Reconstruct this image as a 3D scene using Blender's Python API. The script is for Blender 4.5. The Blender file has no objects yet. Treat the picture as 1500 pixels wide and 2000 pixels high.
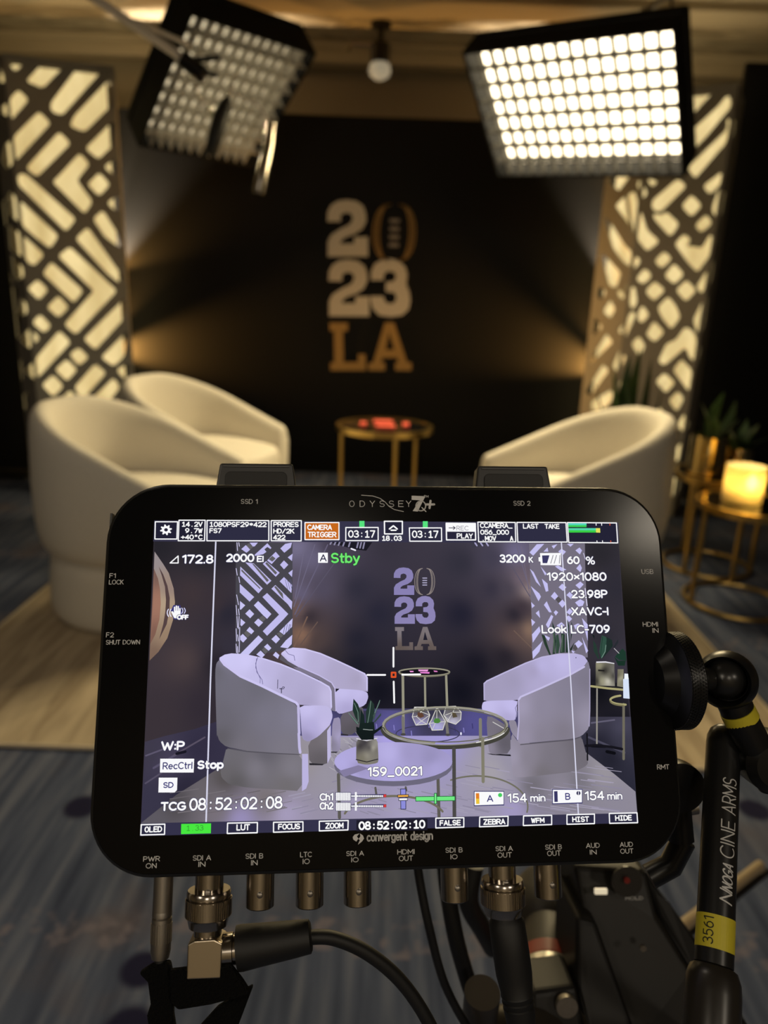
import bpy, bmesh, math, random
from mathutils import Vector, Matrix, Euler
from mathutils.geometry import delaunay_2d_cdt
from math import sin, cos, pi, radians, sqrt, atan2
scene = bpy.context.scene
COL = scene.collection
random.seed(7)

# ------------------------------------------------------------------ camera
cam = bpy.data.cameras.new('camera'); cam_ob = bpy.data.objects.new('camera', cam); COL.objects.link(cam_ob)
cam.sensor_fit = 'VERTICAL'; cam.sensor_height = 36.0; cam.sensor_width = 27.0
cam.lens = 36.0 * 1430 / 2000
cam.clip_start = 0.02; cam.clip_end = 60
P_, R_ = radians(16.5), radians(2.0)
_F = Vector((0, cos(P_), -sin(P_))); _U = Vector((0, sin(P_), cos(P_))); _X = Vector((1, 0, 0))
_R = _X * cos(R_) + _U * sin(R_); _U = -_X * sin(R_) + _U * cos(R_)
cam_ob.matrix_world = Matrix(((_R.x, _U.x, -_F.x, 0), (_R.y, _U.y, -_F.y, 0), (_R.z, _U.z, -_F.z, 1.2), (0, 0, 0, 1)))
cam.dof.use_dof = True; cam.dof.focus_distance = 0.252; cam.dof.aperture_fstop = 9.8
scene.camera = cam_ob

# ------------------------------------------------------------------ world, fill lamps, exposure
scene.view_settings.view_transform = 'Standard'; scene.view_settings.look = 'None'
scene.view_settings.exposure = 0.0; scene.view_settings.gamma = 1.0
try: scene.view_settings.use_curve_mapping = False
except Exception: pass
world = bpy.data.worlds.new('world'); scene.world = world; world.use_nodes = True
world.node_tree.nodes['Background'].inputs[0].default_value = (1.0, 0.88, 0.72, 1)
world.node_tree.nodes['Background'].inputs[1].default_value = 0.016
def lamp(name, kind, loc, energy, color, size=0.1, rot=(0, 0, 0), parent=None, spot=None, blend=0.6, sy=None):
    l = bpy.data.lights.new(name, kind); l.energy = energy; l.color = color
    if kind == 'AREA':
        l.size = size
        if sy: l.shape = 'RECTANGLE'; l.size_y = sy
    else: l.shadow_soft_size = size
    if kind == 'SPOT': l.spot_size = radians(spot); l.spot_blend = blend
    o = bpy.data.objects.new(name, l); COL.objects.link(o); o.location = loc; o.rotation_euler = rot
    if parent: o.parent = parent
    return o
def aim(o, target):
    d = Vector(target) - Vector(o.location); o.rotation_euler = d.to_track_quat('-Z', 'Y').to_euler(); return o
# unseen fill lamps, added under the ceiling to lift set and foreground
FILL_WATT = 14
for _x, _y, _k in ((-1.6, -1.5, 1), (1.5, -1.7, 1), (0.1, -2.3, 1), (-.9, 1.0, .25)):
    lamp('fill_lamp', 'AREA', (_x, _y, 2.66), FILL_WATT * _k, (1, 0.87, 0.69), 0.3)
PANEL_GLOW = 5.5; PANEL_WATT = 16
COLUMN_GLOW = 0.85
UPLIGHT = 5

# ------------------------------------------------------------------ helpers
def lin(c):
    r = []
    for v in c[:3]:
        v /= 255.0; r.append(v / 12.92 if v <= 0.04045 else ((v + 0.055) / 1.055) ** 2.4)
    return tuple(r)
MATS = {}
def mat(name, rgb, rough=0.5, metal=0.0, emit=None, estr=0.0, bump=None, spec=0.5, noise=None, trans=0.0, coat=0.0, alpha=1.0):
    if name in MATS: return MATS[name]
    m = bpy.data.materials.new(name); m.use_nodes = True; nt = m.node_tree; b = nt.nodes['Principled BSDF']
    b.inputs['Base Color'].default_value = (*rgb, 1); b.inputs['Roughness'].default_value = rough
    b.inputs['Metallic'].default_value = metal; b.inputs['Specular IOR Level'].default_value = spec
    b.inputs['Transmission Weight'].default_value = trans; b.inputs['Coat Weight'].default_value = coat; b.inputs['Alpha'].default_value = alpha
    if emit: b.inputs['Emission Color'].default_value = (*emit, 1); b.inputs['Emission Strength'].default_value = estr
    tc = nt.nodes.new('ShaderNodeTexCoord')
    if noise:
        sc, amt = noise; n = nt.nodes.new('ShaderNodeTexNoise'); n.inputs['Scale'].default_value = sc; n.inputs['Detail'].default_value = 4
        nt.links.new(tc.outputs['Object'], n.inputs['Vector'])
        mx = nt.nodes.new('ShaderNodeMix'); mx.data_type = 'RGBA'; mx.blend_type = 'MIX'
        mx.inputs[6].default_value = (*[v * (1 - amt) for v in rgb], 1); mx.inputs[7].default_value = (*[min(1, v * (1 + amt)) for v in rgb], 1)
        nt.links.new(n.outputs['Fac'], mx.inputs[0]); nt.links.new(mx.outputs[2], b.inputs['Base Color'])
    if bump:
        sc, st, ds = bump; n = nt.nodes.new('ShaderNodeTexNoise'); n.inputs['Scale'].default_value = sc; n.inputs['Detail'].default_value = 3
        nt.links.new(tc.outputs['Object'], n.inputs['Vector'])
        bp = nt.nodes.new('ShaderNodeBump'); bp.inputs['Strength'].default_value = st; bp.inputs['Distance'].default_value = ds
        nt.links.new(n.outputs['Fac'], bp.inputs['Height']); nt.links.new(bp.outputs[0], b.inputs['Normal'])
    MATS[name] = m; return m

class MB:
    def __init__(s): s.v = []; s.f = []
    def add(s, vs, fs):
        o = len(s.v); s.v += [tuple(p) for p in vs]; s.f += [tuple(i + o for i in f) for f in fs]; return s
    def box(s, c, d, M=None):
        x, y, z = d[0] / 2, d[1] / 2, d[2] / 2
        vs = [Vector((a * x, b * y, e * z)) for a in (-1, 1) for b in (-1, 1) for e in (-1, 1)]
        if M is not None: vs = [M @ v for v in vs]
        vs = [v + Vector(c) for v in vs]
        return s.add(vs, [(0, 1, 3, 2), (4, 6, 7, 5), (0, 4, 5, 1), (2, 3, 7, 6), (0, 2, 6, 4), (1, 5, 7, 3)])
    def prism(s, pts, z0, z1, M=None):
        n = len(pts); vs = [Vector((x, y, z0)) for x, y in pts] + [Vector((x, y, z1)) for x, y in pts]
        if M is not None: vs = [M @ v for v in vs]
        return s.add(vs, [tuple(range(n - 1, -1, -1)), tuple(range(n, 2 * n))] + [(i, (i + 1) % n, (i + 1) % n + n, i + n) for i in range(n)])
    def lathe(s, prof, M=None, n=32, cap=True):
        vs = []; fs = []
        for r, z in prof: vs += [Vector((r * cos(2 * pi * i / n), r * sin(2 * pi * i / n), z)) for i in range(n)]
        for k in range(len(prof) - 1):
            fs += [(k * n + i, k * n + (i + 1) % n, (k + 1) * n + (i + 1) % n, (k + 1) * n + i) for i in range(n)]
        if cap: fs += [tuple(range(n - 1, -1, -1)), tuple(range((len(prof) - 1) * n, len(prof) * n))]
        if M is not None: vs = [M @ v for v in vs]
        return s.add(vs, fs)
    def tube(s, pts, r, n=12, closed=False, cap=True):
        pts = [Vector(p) for p in pts]; m = len(pts); rr = r if isinstance(r, (list, tuple)) else [r] * m
        vs = []; fs = []; up = None
        for i, p in enumerate(pts):
            a = pts[(i - 1) % m] if (closed or i > 0) else p; b = pts[(i + 1) % m] if (closed or i < m - 1) else p
            t = (b - a).normalized()
            if up is None: up = Vector((0, 0, 1)) if abs(t.z) < .9 else Vector((1, 0, 0))
            u = (up - t * up.dot(t)).normalized(); w = t.cross(u); up = u
            vs += [p + (u * cos(2 * pi * k / n) + w * sin(2 * pi * k / n)) * rr[i] for k in range(n)]
        for i in range(m if closed else m - 1):
            j = (i + 1) % m
            fs += [(i * n + k, i * n + (k + 1) % n, j * n + (k + 1) % n, j * n + k) for k in range(n)]
        if cap and not closed: fs += [tuple(range(n - 1, -1, -1)), tuple(range((m - 1) * n, m * n))]
        return s.add(vs, fs)
    def ribbon(s, pts, wdirs, th):
        pts = [Vector(p) for p in pts]; vs = []; fs = []; m = len(pts)
        for i, p in enumerate(pts):
            w = Vector(wdirs[i]); t = (pts[min(i + 1, m - 1)] - pts[max(i - 1, 0)]).normalized(); nn = t.cross(w).normalized() * th / 2
            vs += [p - w - nn, p + w - nn, p + w + nn, p - w + nn]
        for i in range(m - 1):
            a, b = 4 * i, 4 * i + 4
            fs += [(a + k, a + (k + 1) % 4, b + (k + 1) % 4, b + k) for k in range(4)]
        fs += [(3, 2, 1, 0), tuple(4 * (m - 1) + k for k in range(4))]
        return s.add(vs, fs)
    def build(s, name, m, parent=None, smooth=None, bevel=None, loc=None, subsurf=0):
        me = bpy.data.meshes.new(name); me.from_pydata(s.v, [], s.f); me.validate(); me.update()
        bm = bmesh.new(); bm.from_mesh(me); bmesh.ops.recalc_face_normals(bm, faces=bm.faces); bm.to_mesh(me); bm.free()
        o = bpy.data.objects.new(name, me); COL.objects.link(o)
        if m: me.materials.append(m)
        if smooth is not None:
            for p in me.polygons: p.use_smooth = True
            if not subsurf:
                try: me.set_sharp_from_angle(angle=radians(smooth))
                except Exception: pass
        if bevel:
            b = o.modifiers.new('b', 'BEVEL'); b.width = bevel; b.segments = 3; b.limit_method = 'ANGLE'; b.angle_limit = radians(40)
        if subsurf:
            q = o.modifiers.new('s', 'SUBSURF'); q.levels = subsurf; q.render_levels = subsurf
        if parent: o.parent = parent
        if loc is not None: o.location = loc
        return o
def empty(name, loc=(0, 0, 0), rz=0.0, M=None):
    o = bpy.data.objects.new(name, None); o.empty_display_size = .1; COL.objects.link(o)
    if M is not None: o.matrix_world = M
    else: o.location = loc; o.rotation_euler = (0, 0, rz)
    return o
def tag(o, label, cat, group=None, kind=None):
    o['label'] = label; o['category'] = cat
    if group: o['group'] = group
    if kind: o['kind'] = kind
    return o
def struct(o): o['kind'] = 'structure'; return o
def copy_tree(o, parent=None):
    c = o.copy(); COL.objects.link(c)
    if parent: c.parent = parent
    for ch in list(o.children): copy_tree(ch, c)
    return c
def frame(axis, origin=(0, 0, 0), hint=(0, 0, 1)):
    """matrix whose z runs along axis"""
    z = Vector(axis).normalized(); h = Vector(hint)
    if abs(z.dot(h.normalized())) > .95: h = Vector((1, 0, 0))
    x = h.cross(z).normalized(); y = z.cross(x)
    return Matrix(((x.x, y.x, z.x, origin[0]), (x.y, y.y, z.y, origin[1]), (x.z, y.z, z.z, origin[2]), (0, 0, 0, 1)))
def spline(pts, n=8):
    pts = [Vector(p) for p in pts]; out = []
    for i in range(len(pts) - 1):
        a = pts[max(i - 1, 0)]; b = pts[i]; c = pts[i + 1]; d = pts[min(i + 2, len(pts) - 1)]
        for k in range(n):
            t = k / n
            out.append(0.5 * ((2 * b) + (c - a) * t + (2 * a - 5 * b + 4 * c - d) * t * t + (3 * b - a - 3 * c + d) * t ** 3))
    out.append(pts[-1]); return out
def rrect(w, h, r, n=8, cx=0, cy=0):
    p = []
    for sx, sy, a0 in ((1, 1, 0), (-1, 1, 90), (-1, -1, 180), (1, -1, 270)):
        for k in range(n + 1):
            a = radians(a0 + 90 * k / n); p.append((cx + sx * (w / 2 - r) + r * cos(a), cy + sy * (h / 2 - r) + r * sin(a)))
    return p
def circle(r, n=32, cx=0, cy=0): return [(cx + r * cos(2 * pi * i / n), cy + r * sin(2 * pi * i / n)) for i in range(n)]

# ------------------------------------------------------------------ single-line lettering (cap height 1)
def A(cx, cy, rx, ry, a0, a1, n=9): return [(cx + rx * cos(radians(a0 + (a1 - a0) * i / n)), cy + ry * sin(radians(a0 + (a1 - a0) * i / n))) for i in range(n + 1)]
GL = {
 'A': (.74, [[(0, 0), (.37, 1), (.74, 0)], [(.13, .32), (.61, .32)]]),
 'B': (.6, [[(0, 0), (0, 1), (.3, 1)] + A(.3, .76, .25, .24, 90, -90) + [(0, .52)], [(.3, .52)] + A(.32, .26, .28, .26, 90, -90) + [(0, 0)]]),
 'C': (.68, [A(.4, .5, .4, .5, 48, 312, 16)]),
 'D': (.68, [[(0, 0), (0, 1), (.24, 1)] + A(.24, .5, .44, .5, 90, -90, 14) + [(0, 0)]]),
 'E': (.52, [[(.52, 1), (0, 1), (0, 0), (.52, 0)], [(0, .52), (.46, .52)]]),
 'F': (.5, [[(.5, 1), (0, 1), (0, 0)], [(0, .5), (.44, .5)]]),
 'G': (.72, [A(.4, .5, .4, .5, 48, 330, 16) + [(.74, .46), (.44, .46)]]),
 'H': (.64, [[(0, 0), (0, 1)], [(.64, 0), (.64, 1)], [(0, .52), (.64, .52)]]),
 'I': (.02, [[(0.01, 0), (0.01, 1)]]),
 'K': (.6, [[(0, 0), (0, 1)], [(.56, 1), (0, .42)], [(.18, .6), (.6, 0)]]),
 'L': (.48, [[(0, 1), (0, 0), (.48, 0)]]),
 'M': (.8, [[(0, 0), (0, 1), (.4, .3), (.8, 1), (.8, 0)]]),
 'N': (.66, [[(0, 0), (0, 1), (.66, 0), (.66, 1)]]),
 'O': (.8, [A(.4, .5, .4, .5, 0, 360, 22)]),
 'P': (.58, [[(0, 0), (0, 1), (.3, 1)] + A(.3, .73, .28, .27, 90, -90) + [(0, .46)]]),
 'Q': (.8, [A(.4, .5, .4, .5, 0, 360, 22), [(.5, .25), (.8, -.05)]]),
 'R': (.6, [[(0, 0), (0, 1), (.3, 1)] + A(.3, .74, .28, .26, 90, -90) + [(0, .48)], [(.28, .48), (.6, 0)]]),
 'S': (.6, [A(.3, .74, .27, .26, 30, 270, 12) + A(.3, .25, .29, .25, 90, -150, 12)]),
 'T': (.62, [[(0, 1), (.62, 1)], [(.31, 1), (.31, 0)]]),
 'U': (.64, [[(0, 1), (0, .32)] + A(.32, .32, .32, .32, 180, 360, 12) + [(.64, 1)]]),
 'V': (.7, [[(0, 1), (.35, 0), (.7, 1)]]),
 'W': (1., [[(0, 1), (.26, 0), (.5, .85), (.74, 0), (1, 1)]]),
 'X': (.68, [[(0, 0), (.66, 1)], [(.02, 1), (.68, 0)]]),
 'Y': (.66, [[(0, 1), (.33, .48), (.66, 1)], [(.33, .48), (.33, 0)]]),
 'Z': (.62, [[(.02, 1), (.6, 1), (0, 0), (.62, 0)]]),
 '0': (.62, [A(.31, .5, .31, .5, 0, 360, 22)]),
 '1': (.3, [[(0, .8), (.26, 1), (.26, 0)]]),
 '2': (.6, [A(.3, .7, .28, .3, 165, -30, 12) + [(0.02, 0), (.6, 0)]]),
 '3': (.58, [A(.28, .75, .25, .25, 150, -90, 11) + A(.28, .26, .3, .26, 90, -150, 12)]),
 '4': (.62, [[(.46, 0), (.46, 1), (0, .28), (.62, .28)]]),
 '5': (.58, [[(.52, 1), (.1, 1), (.05, .54)] + A(.27, .32, .3, .32, 132, -150, 13)]),
 '6': (.6, [A(.3, .32, .28, .32, 0, 360, 18), A(.62, .3, .6, .7, 180, 108, 6)]),
 '7': (.58, [[(0, 1), (.58, 1), (.2, 0)]]),
 '8': (.6, [A(.3, .76, .24, .24, 0, 360, 16), A(.3, .26, .29, .26, 0, 360, 18)]),
 '9': (.6, [A(.3, .68, .28, .32, 0, 360, 18), A(-.02, .7, .6, .7, 0, -72, 6)]),
 '.': (.04, [[(0.02, .0), (0.02, .02)]]), ':': (.04, [[(.02, .1), (.02, .12)], [(.02, .62), (.02, .64)]]),
 '-': (.34, [[(0, .42), (.34, .42)]]), '_': (.6, [[(0, -.1), (.6, -.1)]]), '+': (.56, [[(0, .45), (.56, .45)], [(.28, .17), (.28, .73)]]),
 '*': (.5, [[(.25, .3), (.25, .8)], [(.03, .42), (.47, .68)], [(.03, .68), (.47, .42)]]), '/': (.5, [[(0, -.04), (.5, 1.04)]]),
 '°': (.3, [A(.15, .82, .15, .16, 0, 360, 12)]), '×': (.5, [[(.02, .2), (.5, .68)], [(.02, .68), (.5, .2)]]),
 '%': (.8, [A(.16, .76, .16, .23, 0, 360, 12), A(.64, .24, .16, .23, 0, 360, 12), [(.64, 1), (.16, 0)]]),
 'a': (.5, [A(.24, .34, .24, .34, 0, 360, 16), [(.5, .68), (.5, 0)]]), 'b': (.52, [[(0, 0), (0, 1)], A(.26, .34, .26, .34, 0, 360, 16)]),
 'c': (.46, [A(.27, .34, .27, .34, 48, 312, 12)]), 'd': (.52, [[(.52, 0), (.52, 1)], A(.26, .34, .26, .34, 0, 360, 16)]),
 'e': (.52, [[(0, .36), (.52, .36)] + A(.26, .34, .26, .34, 5, 310, 14)]),
 'g': (.52, [A(.26, .34, .26, .34, 0, 360, 16), [(.52, .68), (.52, -.1)] + A(.26, -.08, .26, .2, 0, -150, 8)]),
 'h': (.5, [[(0, 0), (0, 1)], [(0, .42)] + A(.25, .42, .25, .26, 180, 0, 8) + [(.5, 0)]]),
 'i': (.02, [[(.01, 0), (.01, .68)], [(.01, .95), (.01, .97)]]), 'k': (.46, [[(0, 0), (0, 1)], [(.44, .68), (0, .28)], [(.15, .4), (.46, 0)]]),
 'l': (.02, [[(.01, 0), (.01, 1)]]), 'm': (.84, [[(0, 0), (0, .68)], [(0, .44)] + A(.21, .46, .21, .22, 180, 0, 7) + [(.42, 0)], [(.42, .44)] + A(.63, .46, .21, .22, 180, 0, 7) + [(.84, 0)]]),
 'n': (.48, [[(0, 0), (0, .68)], [(0, .42)] + A(.24, .42, .24, .26, 180, 0, 8) + [(.48, 0)]]),
 'o': (.54, [A(.27, .34, .27, .34, 0, 360, 16)]), 'p': (.52, [[(0, -.3), (0, .68)], A(.26, .34, .26, .34, 0, 360, 16)]),
 'r': (.3, [[(0, 0), (0, .68)], [(0, .4)] + A(.26, .36, .26, .31, 170, 75, 5)]),
 's': (.44, [A(.22, .5, .2, .18, 40, 270, 9) + A(.22, .17, .22, .17, 90, -145, 9)]),
 't': (.32, [[(.12, .95), (.12, .16)] + A(.26, .15, .14, .15, 180, 280, 5), [(0, .66), (.32, .66)]]),
 'v': (.5, [[(0, .68), (.25, 0), (.5, .68)]]), 'y': (.5, [[(0, .68), (.26, .02)], [(.5, .68), (.2, -.2), (.04, -.28)]]),
 ' ': (.3, []),
}
WIDE = {'1': [[(.1, .8), (.32, 1), (.32, 0)], [(.08, 0), (.56, 0)]], 'I': [[(.1, 1), (.5, 1)], [(.3, 1), (.3, 0)], [(.1, 0), (.5, 0)]]}
def letter_strokes(s, w, h, mono=0):
    """polylines of a word fitted in w by h"""
    out = []
    if mono:
        cell = w / len(s)
        for i, ch in enumerate(s):
            gw, st = GL[ch]
            if ch in WIDE: gw, st = .6, WIDE[ch]
            k = (.8 * cell / max(gw, .6)) if ch not in '.:' else cell; ox = i * cell + (cell - gw * k) / 2
            out += [[(ox + x * k, y * h) for x, y in p] for p in st]
        return out
    gap = .2; tot = sum(GL[c][0] for c in s) + gap * (len(s) - 1); k = w / tot; x0 = 0
    for ch in s:
        gw, st = GL[ch]; out += [[(x0 + x * k, y * h) for x, y in p] for p in st]; x0 += (gw + gap) * k
    return out
def stroke_faces(pts, w, closed=False):
    """flat ribbon with round joints: list of polygons"""
    out = []; m = len(pts); seg = list(zip(pts, pts[1:] + (pts[:1] if closed else [])))
    if not closed: seg = seg[:m - 1]
    for a, b in seg:
        dx, dy = b[0] - a[0], b[1] - a[1]; l = sqrt(dx * dx + dy * dy)
        if l < 1e-6: continue
        nx, ny = -dy / l * w / 2, dx / l * w / 2
        out.append([(a[0] - nx, a[1] - ny), (b[0] - nx, b[1] - ny), (b[0] + nx, b[1] + ny), (a[0] + nx, a[1] + ny)])
    for i, p in enumerate(pts):
        out.append([(p[0] + w / 2 * cos(2 * pi * k / 8), p[1] + w / 2 * sin(2 * pi * k / 8)) for k in range(8)])
    return out
def inside(p, poly):
    c = False; j = len(poly) - 1
    for i in range(len(poly)):
        a, b = poly[i], poly[j]
        if (a[1] > p[1]) != (b[1] > p[1]) and p[0] < (b[0] - a[0]) * (p[1] - a[1]) / (b[1] - a[1]) + a[0]: c = not c
        j = i
    return c
def cdt(outer, holes=(), extra=()):
    """triangles of outer minus holes"""
    pts = [Vector(p) for p in outer]; ed = [(i, (i + 1) % len(outer)) for i in range(len(outer))]
    for h in holes:
        o = len(pts); pts += [Vector(p) for p in h]; ed += [(o + i, o + (i + 1) % len(h)) for i in range(len(h))]
    pts += [Vector(p) for p in extra]
    r = delaunay_2d_cdt(pts, ed, [], 0, 1e-6); v = [(p.x, p.y) for p in r[0]]; fs = []
    for f in r[2]:
        c = (sum(v[i][0] for i in f) / 3, sum(v[i][1] for i in f) / 3)
        if inside(c, outer) and not any(inside(c, h) for h in holes): fs.append(tuple(f))
    return v, fs

# ------------------------------------------------------------------ materials
M_black = mat('black_anodised', (.007, .007, .0075), .34, spec=.38)
M_rubber = mat('black_rubber', (.008, .008, .0085), .5, bump=(900, .15, .0005))
M_glassfront = mat('black_front_glass', (.004, .004, .0045), .16, spec=.14)
M_case = mat('black_painted_case', (.014, .014, .014), .3, spec=.5)
M_print = mat('pale_print', (.85, .85, .86), .6)
M_nickel = mat('nickel_plate', (.42, .38, .33), .2, 1.0)
M_steel = mat('dull_steel', (.34, .31, .27), .42, 1.0, noise=(900, .15))
M_fabric = mat('cream_boucle', (.74, .70, .62), .9, bump=(260, .35, .004), spec=.2, noise=(90, .06))
M_gold = mat('brushed_gold', (.55, .38, .13), .3, 1.0)
M_brass = mat('polished_brass', (.72, .55, .24), .12, 1.0)
M_darkglass = mat('smoked_glass', (.006, .006, .006), .04, spec=.6)
M_coral = mat('coral_reflection', (.75, .11, .07), .6)
M_leaf = mat('dark_leaf', (.022, .05, .018), .35, noise=(40, .5))
M_leaf2 = mat('mid_leaf', (.05, .10, .035), .35, noise=(40, .5))
M_soil = mat('soil', (.02, .014, .01), .95)
M_yellow = mat('yellow_tape', (.62, .53, .03), .5)
M_wall = mat('beige_wall_paint', (.40, .34, .24), .8, bump=(40, .1, .01))
M_dark = mat('black_print_board', (.0058, .0056, .0058), .5, spec=.2)
M_lattice = mat('dark_bronze_lattice', (.36, .345, .31), .65, spec=.2)
M_silver = mat('white_painted_tube', (.95, .90, .86), .45)

# ================================================================== ROOM
FLECK_SHIFT = .34 * 4 - 1.13
def floor_mat():
    m = bpy.data.materials.new('grey_blue_streaked_carpet'); m.use_nodes = True; nt = m.node_tree; b = nt.nodes['Principled BSDF']
    N = nt.nodes.new; Lk = nt.links.new
    tc = N('ShaderNodeTexCoord'); mp = N('ShaderNodeMapping'); mp.inputs['Scale'].default_value = (34, 2.2, 1); Lk(tc.outputs['Object'], mp.inputs['Vector'])
    n1 = N('ShaderNodeTexNoise'); n1.inputs['Scale'].default_value = 1.0; n1.inputs['Detail'].default_value = 5; Lk(mp.outputs[0], n1.inputs['Vector'])
    r1 = N('ShaderNodeValToRGB'); cr = r1.color_ramp; cr.elements[0].position = .32; cr.elements[0].color = (.042, .054, .098, 1); cr.elements[1].position = .72; cr.elements[1].color = (.15, .168, .235, 1)
    e = cr.elements.new(.5); e.color = (.080, .099, .160, 1); Lk(n1.outputs['Fac'], r1.inputs[0])
    n2 = N('ShaderNodeTexNoise'); n2.inputs['Scale'].default_value = 3.2; n2.inputs['Detail'].default_value = 6; Lk(tc.outputs['Object'], n2.inputs['Vector'])
    r2 = N('ShaderNodeValToRGB'); r2.color_ramp.elements[0].position = .56; r2.color_ramp.elements[0].color = (0, 0, 0, 1); r2.color_ramp.elements[1].position = .68; r2.color_ramp.elements[1].color = (.7, .7, .7, 1); Lk(n2.outputs['Fac'], r2.inputs[0])
    mx = N('ShaderNodeMix'); mx.data_type = 'RGBA'; mx.inputs[7].default_value = (.115, .098, .115, 1); Lk(r2.outputs[0], mx.inputs[0]); Lk(r1.outputs[0], mx.inputs[6])
    # band of pinkish flecks running across, then the woven navy dots
    sx = N('ShaderNodeSeparateXYZ'); Lk(tc.outputs['Object'], sx.inputs[0])
    wv = N('ShaderNodeMath'); wv.operation = 'PINGPONG'; wv.inputs[1].default_value = .34; Lk(sx.outputs['Y'], wv.inputs[0])
    bl = N('ShaderNodeMath'); bl.operation = 'LESS_THAN'; bl.inputs[1].default_value = .045
    of = N('ShaderNodeMath'); of.operation = 'ADD'; of.inputs[1].default_value = FLECK_SHIFT; Lk(sx.outputs['Y'], of.inputs[0]); Lk(of.outputs[0], wv.inputs[0]); Lk(wv.outputs[0], bl.inputs[0])
    n4 = N('ShaderNodeTexNoise'); n4.inputs['Scale'].default_value = 26; Lk(tc.outputs['Object'], n4.inputs['Vector'])
    r4 = N('ShaderNodeValToRGB'); r4.color_ramp.elements[0].position = .50; r4.color_ramp.elements[0].color = (0, 0, 0, 1); r4.color_ramp.elements[1].position = .62; r4.color_ramp.elements[1].color = (.75, .75, .75, 1); Lk(n4.outputs['Fac'], r4.inputs[0])
    ml = N('ShaderNodeMath'); ml.operation = 'MULTIPLY'; Lk(bl.outputs[0], ml.inputs[0]); Lk(r4.outputs[0], ml.inputs[1])
    mf = N('ShaderNodeMix'); mf.data_type = 'RGBA'; mf.inputs[7].default_value = (.185, .165, .205, 1); Lk(ml.outputs[0], mf.inputs[0]); Lk(mx.outputs[2], mf.inputs[6])
    prev = None
    for px, py, rad in ((-.70, 1.475, .042), (-.415, 1.045, .040), (-.40, .93, .045), (-.95, 1.25, .04), (.55, 1.30, .04), (.95, 1.55, .04), (-1.75, 2.75, .05), (1.65, 2.55, .05), (1.9, 2.3, .045), (-.1, 1.5, .04), (.2, .85, .04), (1.1, 1.1, .04)):
        ds = N('ShaderNodeVectorMath'); ds.operation = 'DISTANCE'; ds.inputs[1].default_value = (px, py, 0); fl = N('ShaderNodeCombineXYZ'); Lk(sx.outputs['X'], fl.inputs[0]); Lk(sx.outputs['Y'], fl.inputs[1]); Lk(fl.outputs[0], ds.inputs[0])
        mr = N('ShaderNodeMapRange'); mr.inputs['From Min'].default_value = rad * .8; mr.inputs['From Max'].default_value = rad * 1.15; mr.inputs['To Min'].default_value = 1; mr.inputs['To Max'].default_value = 0; Lk(ds.outputs['Value'], mr.inputs['Value'])
        if prev is None: prev = mr
        else:
            mm_ = N('ShaderNodeMath'); mm_.operation = 'MAXIMUM'; Lk(prev.outputs[0], mm_.inputs[0]); Lk(mr.outputs[0], mm_.inputs[1]); prev = mm_
    mx2 = N('ShaderNodeMix'); mx2.data_type = 'RGBA'; mx2.inputs[7].default_value = (.014, .014, .042, 1); Lk(prev.outputs[0], mx2.inputs[0]); Lk(mf.outputs[2], mx2.inputs[6])
    Lk(mx2.outputs[2], b.inputs['Base Color']); b.inputs['Roughness'].default_value = .95; b.inputs['Specular IOR Level'].default_value = .15
    bp = N('ShaderNodeBump'); bp.inputs['Strength'].default_value = .4; bp.inputs['Distance'].default_value = .004
    n3 = N('ShaderNodeTexNoise'); n3.inputs['Scale'].default_value = 300; Lk(tc.outputs['Object'], n3.inputs['Vector']); Lk(n3.outputs['Fac'], bp.inputs['Height']); Lk(bp.outputs[0], b.inputs['Normal'])
    return m
def rug_mat():
    m = bpy.data.materials.new('beige_grained_rug'); m.use_nodes = True; nt = m.node_tree; b = nt.nodes['Principled BSDF']
    N = nt.nodes.new; Lk = nt.links.new
    tc = N('ShaderNodeTexCoord'); mp = N('ShaderNodeMapping'); mp.inputs['Rotation'].default_value = (0, 0, radians(12)); mp.inputs['Scale'].default_value = (15, 1.6, 1); Lk(tc.outputs['Object'], mp.inputs['Vector'])
    n1 = N('ShaderNodeTexNoise'); n1.inputs['Scale'].default_value = 1.3; n1.inputs['Detail'].default_value = 6; n1.inputs['Distortion'].default_value = .8; Lk(mp.outputs[0], n1.inputs['Vector'])
    r = N('ShaderNodeValToRGB'); r.color_ramp.elements[0].position = .34; r.color_ramp.elements[0].color = (.34, .27, .185, 1); r.color_ramp.elements[1].position = .62; r.color_ramp.elements[1].color = (.57, .475, .335, 1); Lk(n1.outputs['Fac'], r.inputs[0])
    Lk(r.outputs[0], b.inputs['Base Color']); b.inputs['Roughness'].default_value = .9; b.inputs['Specular IOR Level'].default_value = .15
    return m
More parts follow.
